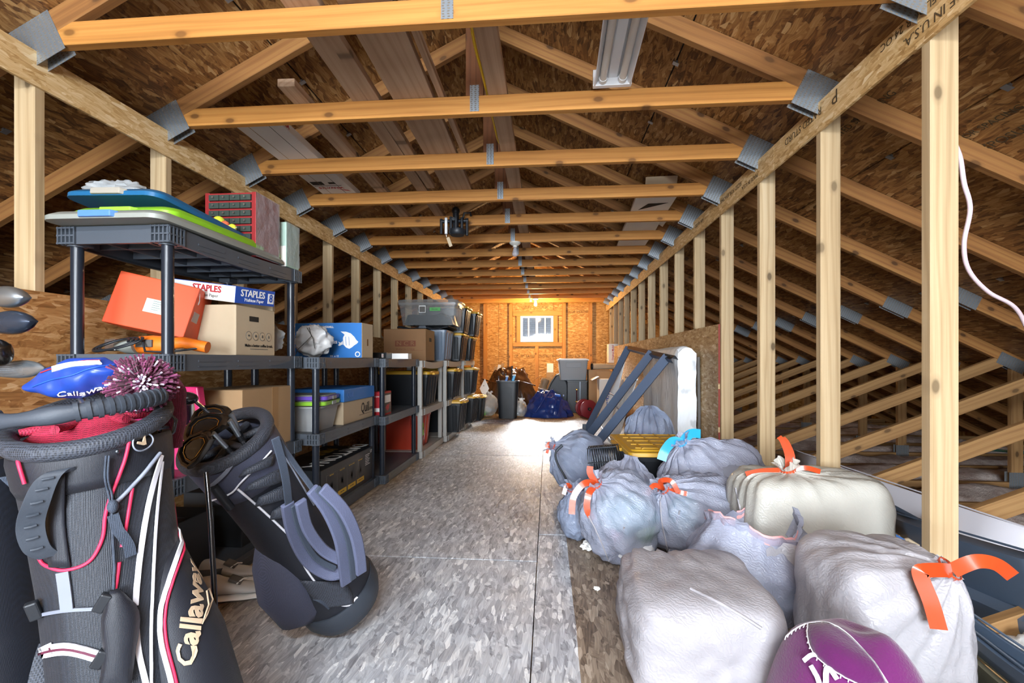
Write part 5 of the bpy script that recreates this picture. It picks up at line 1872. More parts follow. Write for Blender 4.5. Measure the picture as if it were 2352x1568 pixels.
def blade(label, tip, root, half, mat, thick=0.012, lines=False):
    "iron head seen edge on or face on, above the bag at the frame edge: a leaf shaped solid on its shaft"
    tip, root = V(tip), V(root)
    t = thing('golf_club', label, 'golf club', A0.p(0.5, 0, 0.02), group='golf clubs in the bags')
    d = (tip - root)
    L = d.length
    d.normalize()
    n_ = tocam((tip + root) / 2)
    n_ = (n_ - d * n_.dot(d)).normalized()
    s_ = n_.cross(d)
    m = MB()
    rings = []
    for i in range(13):
        u = i / 12
        hh = half * (0.35 + 0.65 * math.sin(PI * min(1, u * 1.1) * 0.62)) * (1 if u < 0.6 else math.sqrt(max(0.004, 1 - ((u - 0.6) / 0.4) ** 2)))
        c = root + d * L * u
        rings.append([c + s_ * hh * math.cos(a) + n_ * thick * math.sin(a) * (0.5 + 0.5 * hh / half) for a in [2 * PI * j / 18 for j in range(18)]])
    m.loft(rings)
    h = to_parent(m.obj('club_head', mat, None, smooth=50), t)
    if lines:
        for q in range(6):
            u0 = -half * 0.6 + q * half * 0.22
            a_ = root + d * L * 0.25 + s_ * u0 + n_ * (thick * 0.93)
            to_parent(MB().tube([a_, a_ + d * L * 0.45], 0.0006, 5).obj('groove', 'grey_print', None), t)
    to_parent(MB().tube([root, A0.p(0.96, 0.5, 0.03), A0.p(0.5, 0, 0.02)], 0.005, 8).obj('shaft', 'steel', None, smooth=50), t)
    return t


blade('bright steel club head highest at the left frame edge', vw(63, 683), vw(-60, 680), 0.022, 'club_satin', 0.016)
blade('dark club head second from the top at the left frame edge', vw(78, 738), vw(-60, 745), 0.024, plain('head_slate', '3a4250', 0.25, 0.6), 0.016)
blade('small brown club head third from the top at the left frame edge', vw(16, 795, 0.80), vw(-60, 830, 0.80), 0.030, 'club_dark', 0.018)
blade('grooved silver iron with its face towards the camera', vw(104, 845, 0.84), vw(-45, 852, 0.84), 0.0185, 'club_satin', 0.006, True)

# ---------------------------------------------------------------- leaning bag: black and slate
A2 = Axis((-0.735, 1.61, 0.09), (-0.918, 1.225, 0.755))
t = thing('golf_bag', 'black and slate stand bag leaning over with grey shoulder straps', 'golf bag', (-0.735, 1.61, 0.0), group=GB)
G2 = t
body = MB()
A2.loft(body, [(0.0, 0.105), (0.03, 0.128), (0.10, 0.136), (0.22, 0.128), (0.4, 0.116), (0.6, 0.108), (0.8, 0.108), (0.93, 0.116)], 48, 0.95, 1.0, wr=lambda tt, a: 0.02 * nw((tt * 4, math.cos(a) * 1.5, math.sin(a) * 1.5 + 7)))
to_parent(body.obj('body', 'bag_nylon', None, smooth=60), t)
boot = MB()
A2.loft(boot, [(-0.02, 0.06), (-0.015, 0.105), (0.0, 0.124), (0.05, 0.139), (0.11, 0.141), (0.125, 0.137)], 48, 0.97, 1.0)
to_parent(boot.obj('base', 'rubber', None, smooth=50), t)
ball = MB()
A2.loft(ball, [(0.13, 0.06, 0.03, -0.10), (0.18, 0.09, 0.03, -0.11), (0.34, 0.098, 0.03, -0.105), (0.47, 0.075, 0.02, -0.085), (0.54, 0.04, 0.01, -0.075)], 30, 0.75, 0.9)
to_parent(ball.obj('ball_pocket', 'bag_slate', None, smooth=60), t)
side = MB()
A2.loft(side, [(0.12, 0.05, 0.0, 0.10), (0.18, 0.075, 0.0, 0.11), (0.36, 0.095, 0.0, 0.125), (0.50, 0.07, 0.0, 0.105), (0.56, 0.03, 0.0, 0.085)], 30, 0.8, 0.85)
to_parent(side.obj('side_pocket', 'bag_slate', None, smooth=60), t)
m = MB()
A2.loft(m, [(0.80, 0.113), (0.84, 0.119), (0.95, 0.123), (0.97, 0.121)], 48, 0.97, 1.0, cap=False)
to_parent(m.obj('collar', 'bag_slate', None, smooth=50, solid=0.006), t)
rim = MB()
rim.tube([A2.p(0.985 - 0.02 * math.cos(a), a, 0.113, 0.97, 1.0) for a in [PI + 2 * PI * j / 48 for j in range(49)]], 0.0185, 12, cap=False)
to_parent(rim.obj('padded_rim', 'bag_mesh', None, smooth=60), t)
m = MB().grid(24, 6, lambda u, v: A2.p(0.93, 2 * PI * u, 0.106 * v + 0.001, 0.97, 1.0), 0, True)
to_parent(m.obj('lining', 'bag_mesh', None, smooth=60), t)
m = MB()
for a in (0.3, 1.35, 2.4):
    m.tube([A2.p(0.96, a, 0.1), A2.p(0.965, 0, 0.0), A2.p(0.96, a + PI, 0.1)], 0.010, 8)
to_parent(m.obj('divider', 'bag_mesh', None, smooth=60), t)
allb = MB()
for q in (body, boot, ball, side):
    allb.add(q.v, q.f)
m_ = MB()
A2.loft(m_, [(0.80, 0.116), (0.84, 0.122), (0.95, 0.126), (0.97, 0.124)], 48, 0.97, 1.0)
allb.add(m_.v, m_.f)
bv = allb.bvh()
band(t, bv, [(482, 1118), (520, 1082), (545, 1045), (575, 1015), (612, 990)], 0.010, 'pipe_grey', 'collar_binding', 0.003)
for (l1, l2, r1, r2) in (((548, 1092), (560, 1078), (628, 1042), (622, 1068)), ((560, 1125), (572, 1110), (640, 1075), (650, 1105)), ((585, 1160), (595, 1140), (655, 1110), (668, 1142)), ((620, 1190), (625, 1172), (668, 1146), (690, 1180))):
    patch(t, bv, [l2, l1], [r1, r2], 'bag_mesh', 'back_pad', 0.004, 8, 5, 0.010)
pipe(t, bv, [(488, 1148), (530, 1132), (555, 1105), (590, 1070), (622, 1035)], 0.0026, 'pipe_white')
pipe(t, bv, [(546, 1122), (600, 1168), (650, 1215), (678, 1245), (700, 1300), (740, 1355), (775, 1385), (805, 1388), (820, 1370)], 0.0034, 'pipe_white')
pipe(t, bv, [(630, 1015), (660, 1060), (690, 1110), (720, 1160)], 0.0028, 'pipe_grey')
for px, py in ((576, 1013), (612, 1018), (525, 1078), (553, 1076), (498, 1108)):
    c, nn = hit(bv, px, py, 0.005)
    to_parent(MB().lathe([(0.006, -0.002), (0.006, 0.002), (0.003, 0.002), (0.003, 0.0005)], 12).obj('rivet', 'dark_steel', t), t)
    o = t.children[-1]
    o.matrix_parent_inverse = Matrix.Identity(4)
    o.location = c - V(t.location)
    o.rotation_euler = nn.to_track_quat('Z', 'Y').to_euler()
c, nn = hit(bv, 495, 1112, 0.01)
to_parent(MB().tube([c, c + A2.d * -0.08], 0.012, 10).obj('stand_hinge', 'black_plastic', None, smooth=50), t)


def strap(pix, offs, w, mat, name='shoulder_strap', th=0.014):
    pts = [at(q.x, q.y, 1.225 + (q.y - 1030) / 365 * 0.385 - q.z) for q in spline([(a, b, o) for (a, b), o in zip(pix, offs)], 6)]
    sd = []
    for i in range(len(pts)):
        tg = pts[min(i + 1, len(pts) - 1)] - pts[max(i - 1, 0)]
        s_ = tg.cross(CAMP + V((0.5, 0, 0.3)) - pts[i])
        sd.append(s_ if s_.length > 1e-6 else A2.er)
    return to_parent(MB().ribbon(pts, sd, w, th).obj(name, mat, None, 0.004, 60), t)


strap([(632, 1005), (648, 1060), (658, 1110), (664, 1165)], [0.10, 0.125, 0.14, 0.145], 0.022, 'webbing', 'strap_webbing', 0.004)
strap([(660, 1155), (672, 1220), (705, 1285), (755, 1318), (788, 1312)], [0.145, 0.15, 0.15, 0.15, 0.14], 0.036, 'bag_strap')
strap([(690, 1150), (706, 1212), (742, 1262), (782, 1285)], [0.15, 0.155, 0.15, 0.14], 0.032, 'bag_strap')
strap([(674, 1160), (690, 1220), (725, 1280), (772, 1305)], [0.155, 0.165, 0.165, 0.15], 0.018, 'webbing', 'strap_webbing', 0.006)
strap([(716, 1122), (752, 1170), (780, 1235), (790, 1300), (795, 1340)], [0.12, 0.13, 0.14, 0.145, 0.15], 0.036, 'bag_strap')
strap([(740, 1120), (788, 1170), (815, 1225), (826, 1275), (830, 1315)], [0.12, 0.13, 0.14, 0.145, 0.15], 0.034, 'bag_strap')
strap([(728, 1120), (772, 1170), (798, 1230), (808, 1290), (812, 1330)], [0.13, 0.145, 0.155, 0.16, 0.16], 0.020, 'webbing', 'strap_webbing', 0.006)
strap([(640, 1012), (680, 1070), (706, 1105), (724, 1130)], [0.09, 0.09, 0.10, 0.11], 0.016, 'webbing', 'strap_webbing', 0.005)
strap([(700, 1385), (720, 1366), (742, 1372), (762, 1388)], [0.16, 0.165, 0.165, 0.16], 0.034, 'webbing', 'base_strap', 0.004)
patch(t, bv, [(690, 1330), (722, 1372), (752, 1392)], [(790, 1335), (805, 1360), (812, 1385)], 'bag_mesh', 'mesh_pocket', 0.004, 8)
# stand foot
m = MB()
m.tube([at(712, 1395, 1.53), at(722, 1420, 1.53), at(755, 1432, 1.54), at(778, 1425, 1.56)], 0.007, 8)
m.tube([at(712, 1418, 1.53), at(745, 1436, 1.53), at(775, 1432, 1.54)], 0.004, 8)
to_parent(m.obj('stand_foot', 'black_plastic', None, smooth=50), t)
rz_ = right
# irons sticking out of the leaning bag
for i, (lab, hx, hy, hY, tx, ty, L) in enumerate((('gold trimmed iron lowest in the leaning bag', 505, 1035, 1.10, 415, 1062, 0.088), ('gold trimmed iron in the middle of the leaning bag', 542, 1005, 1.13, 428, 1000, 0.100), ('gold trimmed iron uppermost in the leaning bag', 545, 990, 1.17, 445, 965, 0.092))):
    H_ = at(hx - 14, hy - 38, hY)
    T_ = at(tx, ty - 8, hY + 0.01)
    gpt = A2.p(0.45, 2.0 + i, 0.03)
    club(lab, gpt, H_, T_ - H_, tocam(H_) + V((0.1, 0, 0.5)), (T_ - H_).length, True)
# wood headed club behind
p = at(424, 915, 1.12)
t = thing('golf_club', 'dark headed club standing behind the leaning bag irons', 'golf club', A2.p(0.5, 0.5, 0.02), group='golf clubs in the bags')
to_parent(MB().ball(p, 0.026, 16, 10, s=(1.3, 1, 0.7)).obj('club_head', 'club_black', None, smooth=60), t)
to_parent(MB().tube([p + V((0.02, 0, 0)), A2.p(0.96, 2.6, 0.05), A2.p(0.5, 0.5, 0.02)], 0.005, 8).obj('shaft', 'steel', None), t)

# ---------------------------------------------------------------- shoes and picture box half hidden behind the bags
plain('shoe_white', 'bdbab4', 0.6, 0, 0.2, 40, 0.08, 10)
for i, (lab, px, py, Y, rz) in enumerate((('worn white shoe lying on the floor behind the golf bags', 530, 1378, 1.76, 0.35), ('second white shoe half hidden behind the stand bag leg', 520, 1335, 1.90, 0.25))):
    p = at(px, py, Y)
    t = thing('shoe', lab, 'shoe', (p.x, p.y, 0), rz, 'white shoes behind the golf bags')
    sec = [(-0.14, 0.03, 0.085), (-0.12, 0.036, 0.095), (-0.05, 0.036, 0.10), (0.0, 0.038, 0.075), (0.06, 0.045, 0.055), (0.11, 0.042, 0.045), (0.14, 0.022, 0.035)]
    MB().loft([[V((x, w_ * math.cos(a), 0.022 + max(0, h_ - 0.02) * (0.5 + 0.5 * math.sin(a)))) for a in [2 * PI * j / 16 for j in range(16)]] for x, w_, h_ in sec]).obj('upper', 'shoe_white', t, smooth=60)
    MB().loft([[V((x, (w_ + 0.005) * math.cos(a), 0.012 + 0.012 * math.sin(a))) for a in [2 * PI * j / 16 for j in range(16)]] for x, w_, h_ in sec]).obj('sole', 'white_card', t, smooth=60)
    MB().box((0.02, 0.0, 0.075), (0.05, 0.05, 0.012), (0, 0.45, 0)).obj('tongue', 'grey_print', t, 0.004)
    MB().tube([(0.03, -0.03, 0.07), (0.045, 0.0, 0.075), (0.05, 0.035, 0.06)], 0.003, 6).obj('lace', 'paper', t)
plain('book_red', '7d1f26', 0.4)
plain('book_blue', '274a8a', 0.4)
plain('book_orange', 'c98f3a', 0.5)
plain('book_purple', '4a2a58', 0.4)
t = thing('picture_case', 'dark red children picture case standing on the floor between golf bags', 'toy', (-1.34, 1.20, 0), 0.55)
t['dims'] = (0.40, 0.12, 0.47)
MB().bb(-0.20, 0.20, -0.06, 0.06, 0, 0.47).obj('case', 'book_red', t, 0.004)
face_patch(t, 'front', -0.20, 0.20, 0.44, 0.447, 'book_orange', 'gold_line')
for j in range(3):
    face_patch(t, 'front', -0.19 + j * 0.13, -0.07 + j * 0.13, 0.25, 0.42, ('book_blue', 'book_purple', 'book_blue')[j], 'picture_panel')
    face_patch(t, 'front', -0.19 + j * 0.13, -0.07 + j * 0.13, 0.04, 0.21, ('book_purple', 'book_blue', 'book_red')[j], 'picture_panel')
    face_shape(t, 'front', ring_, -0.15 + j * 0.13, 0.385, 0.016, 'book_orange', 'picture_mark', 0.0016)
    face_shape(t, 'front', [(-1, -.3), (-.2, .8), (.9, 1), (.4, 0), (.8, -.9), (-.3, -.5)], -0.12 + j * 0.13, 0.31, 0.03, 'book_orange', 'picture_mark', 0.0016)
    face_shape(t, 'front', [(-1, .1), (-.2, .2), (.3, .8), (.9, .2), (.2, -.6), (-.4, -.5)], -0.13 + j * 0.13, 0.12, 0.035, 'yellow_print' if j else 'pipe_white', 'picture_mark', 0.0016)
# ================================================================ HEAP OF BAGS ON THE RIGHT
def bag_film(name, col, t=0.12, rough=0.28, transl=0.3, crease=0.5):
    k = NT(name)
    col = hexc(col)
    co = k.coords()
    n1 = k.noise(k.vmap(co, (9, 9, 9)), 1.0, 5, 0.65)
    wv = k.n('ShaderNodeTexWave', wave_type='BANDS', bands_direction='DIAGONAL')
    wv.inputs['Scale'].default_value = 34.0
    wv.inputs['Distortion'].default_value = 11.0
    wv.inputs['Detail'].default_value = 3.0
    wv.inputs['Detail Scale'].default_value = 1.4
    k.l(co, wv.inputs['Vector'])
    h = k.math('ADD', k.math('MULTIPLY', n1, 1.0), k.math('MULTIPLY', wv.outputs['Fac'], 0.20))
    h = k.math('ADD', h, k.math('MULTIPLY', k.noise(co, 130, 2), 0.10))
    k.l(k.mix(n1, tuple(x * 0.95 for x in col), tuple(min(1, x * 1.05) for x in col)), k.b.inputs['Base Color'])
    k.b.inputs['Roughness'].default_value = rough
    k.b.inputs['Specular IOR Level'].default_value = 0.6
    k.bump(h, crease, 0.02)
    tr = k.n('ShaderNodeBsdfTransparent')
    tl = k.n('ShaderNodeBsdfTranslucent')
    tl.inputs[0].default_value = (*col, 1)
    m0 = k.n('ShaderNodeMixShader')
    m0.inputs[0].default_value = transl
    k.l(k.b.outputs[0], m0.inputs[1]); k.l(tl.outputs[0], m0.inputs[2])
    m1 = k.n('ShaderNodeMixShader')
    m1.inputs[0].default_value = t
    k.l(m0.outputs[0], m1.inputs[1]); k.l(tr.outputs[0], m1.inputs[2])
    k.l(m1.outputs[0], k.out.inputs['Surface'])


bag_film('film_blue', 'aab6cf', 0.22, 0.3, 0.35, 0.42)
bag_film('film_lilac', 'bfc4d8', 0.22, 0.25, 0.35, 0.42)
bag_film('film_white', 'bfbcc1', 0.04, 0.30, 0.35, 0.22)
bag_film('film_cream', 'cfccc2', 0.03, 0.27, 0.3, 0.2)
plain('ribbon_orange', 'bd451f', 0.3, coat=0.3)
plain('ribbon_pink', 'e0a2a0', 0.4)
plain('ribbon_blue', '2a9fd6', 0.3)
for nm, c in (('cloth_teal', '5fb0ac'), ('cloth_green', '8cc96a'), ('cloth_pink', 'cf8fa6'), ('cloth_white', 'dcdde0'), ('cloth_navy', '3b4560'), ('cloth_grey', '8e92a0'), ('cloth_plum', '77587c')):
    plain(nm, c, 0.9)
TB = 'tied rubbish bags heaped on the right'


def sgn_pow(x, e):
    return math.copysign(abs(x) ** e, x)


def bag_mesh(rx, ry, h, neck, seed, square=1.0, pleats=16, pamp=0.05, namp=0.07, nu=88, nv=52, nsize=0.03, tuft=True, nring=0.35):
    """bag resting on z=0 round the origin; neck = direction (from the middle) where the film is gathered.
    returns builder, gather point, gather direction"""
    m = MB()
    nd = V(neck).normalized()
    up = V((0, 0, 1)) if abs(nd.z) < 0.9 else V((1, 0, 0))
    a1 = nd.cross(up).normalized()
    a2 = nd.cross(a1)
    c = V((0, 0, h / 2))
    n1, n2, n3 = fb(seed, 1.9), fb(seed + 5, 4.2), fb(seed + 11, 9.0)
    ex = 1.0 / square if square > 1 else 1.0

    def body(d):
        x, y, z = d
        if square > 1:
            q = (abs(x) ** (2 * square) + abs(y) ** (2 * square) + abs(z) ** (2 * square)) ** (1 / (2 * square))
            x, y, z = x / q, y / q, z / q
        k_ = 1 + namp * 1.6 * n1(d) + namp * n2(d) + namp * 0.35 * n3(d)
        return V((x * rx * k_, y * ry * k_, z * h / 2 * k_))
    tip = c + body(nd) * 0.98

    def fn(u, v):
        # v 0 = opposite pole, 1 = gather
        b = PI * (0.0008 + 0.9992 * v)
        a = 2 * PI * u
        d = -nd * math.cos(b) + (a1 * math.cos(a) + a2 * math.sin(a)) * math.sin(b)
        p = body(d)
        pl = (v ** 2.2) * pamp * (math.sin(pleats * a + 2.2 * n1((a, v, seed))) + 0.6 * math.sin(pleats * 2.3 * a + 1.7))
        p *= 1 + pl * math.sin(b) ** 0.5
        p = c + p
        if v > 0.86:
            s = (v - 0.86) / 0.14
            s2 = s * s * (3 - 2 * s)
            ringp = tip + (a1 * math.cos(a) + a2 * math.sin(a)) * nsize * (1 + nring * math.sin(pleats * a)) + nd * 0.015 * s
            p = p.lerp(ringp, s2)
        if p.z < 0.012:
            p.z = 0.003 + 0.009 * math.exp((p.z - 0.012) * 14)
        return p
    m.grid(nu, nv, fn, 0, True)
    if tuft:
        def tf(u, v):
            a = 2 * PI * u
            r = nsize * (1 + 0.75 * v ** 1.5) * (1 + 0.16 * math.sin(13 * a + seed) * v + 0.20 * math.sin(5 * a) * v)
            p = tip + (a1 * math.cos(a) + a2 * math.sin(a)) * r + nd * (0.012 + 0.036 * v * (1 + 0.35 * math.sin(4 * a + seed)))
            p.z = max(p.z, 0.004)
            return p
        m.grid(nu, 8, tf, 0, True)
    return m, tip + nd * 0.012, nd, (a1, a2)


def ribbon_loops(t, P, nd, fr, spec, mat='ribbon_orange', w=0.022, name='drawstring'):
    "drawstring: band round the neck and loops / tails; spec = list of lists of offsets (a1,a2,n)"
    a1, a2 = fr
    m = MB()
    ring = [P + (a1 * math.cos(a) + a2 * math.sin(a)) * 0.03 for a in [2 * PI * j / 20 for j in range(21)]]
    m.ribbon(ring, [nd] * 21, 0.012, 0.002)
    m.obj(name, mat, t, smooth=60)
    for sp1 in spec:
        pts = spline([P + V(q) for q in sp1], 8)
        # twist the side vector slowly for a natural band
        sd = []
        for i in range(len(pts)):
            tg = pts[min(i + 1, len(pts) - 1)] - pts[max(i - 1, 0)]
            b_ = tg.cross(CAMP - V(t.location) - pts[i])
            sd.append(b_ if b_.length > 1e-7 else a1)
        MB().ribbon(pts, sd, w, 0.0015).obj(name + '_tail', mat, t, smooth=60)


BVHS = {}


def trash_bag(label, loc, rx, ry, h, neck, film, seed, contents=(), loops=None, **kw):
    t = thing('rubbish_bag', label, 'rubbish bag', loc, group=TB)
    rib = kw.pop('ribbon', 'ribbon_orange')
    rw = kw.pop('rw', 0.022)
    m, P, nd, fr = bag_mesh(rx, ry, h, neck, seed, **kw)
    m.obj('bag_body', film, t, smooth=75)
    if loops is not None:
        ribbon_loops(t, P, nd, fr, loops, rib, rw)
    for (dx, dy, dz_, s, mt) in contents:
        mm = MB()
        crumple(mm, (0, 0, 0), (s[0], s[1], s[2]), seed + dz_ * 10, 22, 14, 0.25, 2.0)
        o = mm.obj('contents', mt, t, smooth=60)
        o.location = (dx, dy, max(0.012, dz_))
    BVHS[seed] = (t, BVHTree.FromPolygons([tuple(p + V(loc)) for p in m.v], m.f))
    return t, m, P


# leftmost, beside the walkway
trash_bag('blue-grey bag tied at its left, with a bent black cane against it', (0.235, 3.36, 0), 0.215, 0.20, 0.455, (-0.85, -0.2, 0.5), 'film_blue', 1,
          [(0.03, -0.02, 0.08, (0.15, 0.13, 0.13), 'cloth_grey'), (0.05, -0.06, 0.10, (0.10, 0.08, 0.10), 'cloth_white')],
          [[(0, 0, 0), (-0.03, -0.01, 0.02), (-0.05, -0.02, -0.01)], [(0, 0, 0), (-0.03, -0.02, -0.01), (-0.045, -0.02, -0.05)], [(0, 0, 0), (0.02, -0.03, -0.03), (0.05, -0.03, -0.05)]], rw=0.02)
# bent cane lying against it
t = thing('walking_cane', 'bent black metal cane leaning on the blue-grey bag', 'cane', (0.23, 2.98, 0))
o0 = V(t.location)
pts = spline([at(1292, 1022, 3.14), at(1277, 1038, 3.13), at(1279, 1060, 3.12), at(1295, 1090, 3.10), at(1312, 1118, 3.05), at(1322, 1128, 3.0), at(1330, 1130, 2.96)], 8)
to_parent(MB().tube(pts, 0.007, 8).obj('shaft', 'black_plastic', None, smooth=60), t)
to_parent(MB().tube(pts[:8], 0.0105, 8).obj('grip', 'rubber', None, smooth=60), t)
trash_bag('low pale bag between the wire rack and the front bags', (0.43, 2.60, 0), 0.17, 0.15, 0.415, (0.2, 0.1, 1), 'film_lilac', 3, [(0, -0.02, 0.05, (0.12, 0.1, 0.12), 'cloth_grey')], None, pamp=0.08, namp=0.10, tuft=False)
trash_bag('front left bag with teal clothes showing through and orange strings', (0.345, 2.24, 0), 0.195, 0.19, 0.435, (-0.62, -0.25, 0.8), 'film_lilac', 4,
          [(0.02, -0.03, 0.15, (0.145, 0.14, 0.10), 'cloth_teal'), (0.10, -0.06, 0.12, (0.06, 0.07, 0.07), 'cloth_green'), (-0.03, -0.125, 0.14, (0.03, 0.02, 0.035), 'cloth_pink'),
           (0.0, -0.125, 0.10, (0.03, 0.02, 0.03), 'cloth_white'), (0.06, -0.08, 0.015, (0.09, 0.08, 0.07), 'cloth_white')],
          [[(0, 0, 0), (-0.03, 0, 0.05), (-0.03, 0.0, 0.085)], [(0, 0, 0), (-0.06, -0.03, 0.01), (-0.11, -0.04, -0.05), (-0.12, -0.05, -0.13)], [(0, 0, 0), (-0.04, -0.05, -0.03), (-0.05, -0.06, -0.10), (-0.02, -0.06, -0.15)]], rw=0.03)
trash_bag('small bag squeezed behind the teal one, at the edge of the walkway', (0.155, 2.50, 0), 0.10, 0.12, 0.26, (-0.2, 0, 1), 'film_blue', 6, [], [[(0, 0, 0), (-0.03, -0.02, 0.03), (-0.05, -0.03, -0.02)]], tuft=True)
trash_bag('wide lilac bag in the middle of the heap, tied at upper left', (0.745, 2.27, 0), 0.275, 0.21, 0.42, (-0.75, -0.3, 0.75), 'film_lilac', 8,
          [(0.02, -0.03, 0.08, (0.19, 0.14, 0.12), 'cloth_navy'), (-0.10, -0.07, 0.14, (0.08, 0.08, 0.10), 'cloth_teal'), (0.13, -0.10, 0.12, (0.06, 0.06, 0.07), 'cloth_pink'), (0.15, -0.02, 0.02, (0.08, 0.1, 0.10), 'cloth_white')],
          [[(0, 0, 0), (-0.05, -0.02, 0.02), (-0.09, -0.04, -0.02)], [(0, 0, 0), (-0.02, -0.02, 0.04), (0.02, -0.05, 0.05), (0.05, -0.06, 0.0)], [(0, 0, 0), (0.05, -0.05, 0.0), (0.09, -0.06, -0.005)]], rw=0.022)
trash_bag('tall grey bag with blue tape, at the back beside the posts', (0.915, 2.63, 0), 0.285, 0.18, 0.53, (-0.55, -0.1, 0.85), 'film_lilac', 10,
          [(0.05, -0.02, 0.15, (0.22, 0.19, 0.15), 'cloth_grey'), (0.0, -0.05, 0.1, (0.2, 0.17, 0.12), 'cloth_white')],
          [[(0, 0, 0), (-0.05, 0.0, 0.01), (-0.10, -0.02, -0.04), (-0.12, -0.03, -0.09)], [(0, 0, 0), (0.05, 0.02, 0.05), (0.11, 0.03, 0.05)]], ribbon='ribbon_blue', rw=0.05, square=1.2)
trash_bag('blue-grey bag with an orange string, behind the yellow lid', (0.83, 3.82, 0), 0.21, 0.18, 0.58, (0.0, 0.05, 1), 'film_blue', 12,
          [(-0.05, -0.05, 0.25, (0.13, 0.09, 0.10), 'cloth_plum'), (0.05, -0.05, 0.2, (0.12, 0.1, 0.12), 'cloth_grey')], None, pamp=0.12, tuft=False)
t = bpy.data.objects['rubbish_bag.007'] if 'rubbish_bag.007' in bpy.data.objects else None
if t:
    MB().ribbon(spline([V((-0.15, -0.17, 0.50)), V((-0.08, -0.20, 0.46)), V((0.0, -0.205, 0.43)), V((0.07, -0.2, 0.41))], 6), V((0, -0.5, 1)), 0.03, 0.0015).obj('drawstring_tail', 'ribbon_orange', t)
# cream box shaped bag
trash_bag('cream box shaped bag tied along the top, standing between two posts', (1.085, 2.02, 0.0), 0.275, 0.165, 0.50, (-0.28, -0.1, 1), 'film_cream', 14, [], 
          [[(0, 0, 0), (-0.10, 0.0, -0.005), (-0.17, 0.0, -0.02)], [(0, 0, 0), (0.06, -0.02, 0.015), (0.12, -0.02, 0.0)], [(0, 0, 0), (0.0, 0.0, 0.06), (-0.02, 0.0, 0.12), (-0.035, 0, 0.14)], [(0, 0, 0), (0.02, 0, 0.05), (0.0, 0, 0.11), (-0.02, 0, 0.135)]],
          square=3.4, namp=0.018, pamp=0.035, rw=0.02, nsize=0.025)
# front white bags
trash_bag('big white bag in the front, next to the open bag', (0.45, 1.46, 0), 0.215, 0.225, 0.315, (-0.15, 0.85, 0.35), 'film_white', 16, [], None, square=2.6, namp=0.035, pamp=0.05, tuft=False)
trash_bag('big white bag in the right front corner, tied with a flat orange band', (0.965, 1.43, 0), 0.178, 0.175, 0.43, (0.45, -0.55, 0.72), 'film_white', 18, [],
          [[(0, -0.01, 0.0), (-0.04, -0.035, 0.012), (-0.105, -0.06, 0.02), (-0.12, -0.065, 0.01), (-0.11, -0.085, -0.05), (-0.10, -0.095, -0.11)], [(0, -0.01, 0), (0.04, -0.03, 0.035), (0.09, -0.03, 0.03), (0.14, -0.02, -0.005)]],
          square=2.0, namp=0.03, pamp=0.05, rw=0.034, nsize=0.03, pleats=13, tuft=False)
# open bag with red edged rim
t = thing('rubbish_bag', 'open white bag with red printed rim and black things inside', 'rubbish bag', (0.79, 1.83, 0), group=TB)
n9, n10 = fb(31, 2.2), fb(33, 6)


def open_bag(u, v):
    "outside up to the rim, then a little way down inside"
    a = 2 * PI * u
    c_, s_ = math.cos(a), math.sin(a)
    zr = 0.37 + 0.035 * math.sin(2 * a + 0.6) + 0.02 * n10((c_, s_, 1))
    if v < 0.8:
        q = v / 0.8
        z = zr * q
        r = 0.13 + 0.07 * math.sin(PI * min(1, q * 1.15) * 0.8) - 0.045 * max(0, q - 0.6) / 0.4
        r *= 1 + 0.10 * n9((c_ * 1.2, s_ * 1.2, q * 2)) + 0.05 * n10((c_ * 1.5, s_ * 1.5, q * 3)) + 0.02 * math.sin(17 * a) * q
    else:
        q = (v - 0.8) / 0.2
        z = zr - 0.12 * q
        r = (0.146 - 0.035 * q) * (1 + 0.10 * n9((c_ * 1.2, s_ * 1.2, 2)) + 0.02 * math.sin(17 * a))
    return V((r * c_ * 1.22, r * s_, max(0.003, z)))


MB().grid(80, 34, open_bag, 0, True).obj('bag_body', 'film_lilac', t, smooth=75)
for a0, a1_ in ((2.2, 4.0), (4.3, 5.6), (0.2, 1.6)):
    n_ = 14
    pts = [open_bag((a0 + (a1_ - a0) * q / n_) / (2 * PI), 0.76) for q in range(n_ + 1)]
    pts = [V((p.x * 1.02, p.y * 1.02, p.z)) for p in pts]
    MB().ribbon(pts, [V((0, 0, 1))] * (n_ + 1), 0.034, 0.002).obj('red_edge', 'ribbon_pink', t, smooth=60)
# flap of film folded over the front
MB().grid(10, 12, lambda u, v: V((-0.02 + 0.16 * u, -0.15 - 0.05 * v + 0.02 * math.sin(5 * u), 0.30 - 0.16 * v + 0.02 * math.sin(PI * u)))).obj('folded_flap', 'film_white', t, smooth=60)
for (dx, dy, dz_, s_, mt) in ((-0.04, -0.02, 0.17, (0.12, 0.09, 0.06), 'black_plastic'), (0.03, -0.07, 0.24, (0.035, 0.03, 0.025), 'red_card'), (0.06, 0.02, 0.16, (0.08, 0.08, 0.06), 'cloth_navy')):
    o = crumple(MB(), (0, 0, 0), s_, 3, 20, 12, 0.2, 2).obj('contents', mt, t, smooth=60)
    o.location = (dx, dy, dz_)
MB().tube([(0.03 + 0.035 * math.cos(a), -0.07 + 0.03 * math.sin(a), 0.295) for a in [2 * PI * j / 16 for j in range(17)]], 0.004, 6).obj('contents_ring', 'lime_plastic', t)

# pressed seams of the film
for sd_, path, r_ in ((4, [(1352, 1185), (1368, 1215), (1388, 1262), (1402, 1296)], 0.0035), (8, [(1517, 1140), (1520, 1195), (1530, 1245), (1541, 1285)], 0.0035),
                      (16, [(1585, 1352), (1640, 1378), (1700, 1412), (1748, 1442)], 0.0045), (14, [(1690, 1120), (1705, 1190), (1722, 1275)], 0.004)):
    tt, bb_ = BVHS[sd_]
    pipe(tt, bb_, path, r_, 'film_white', 'film_seam', 0.001)

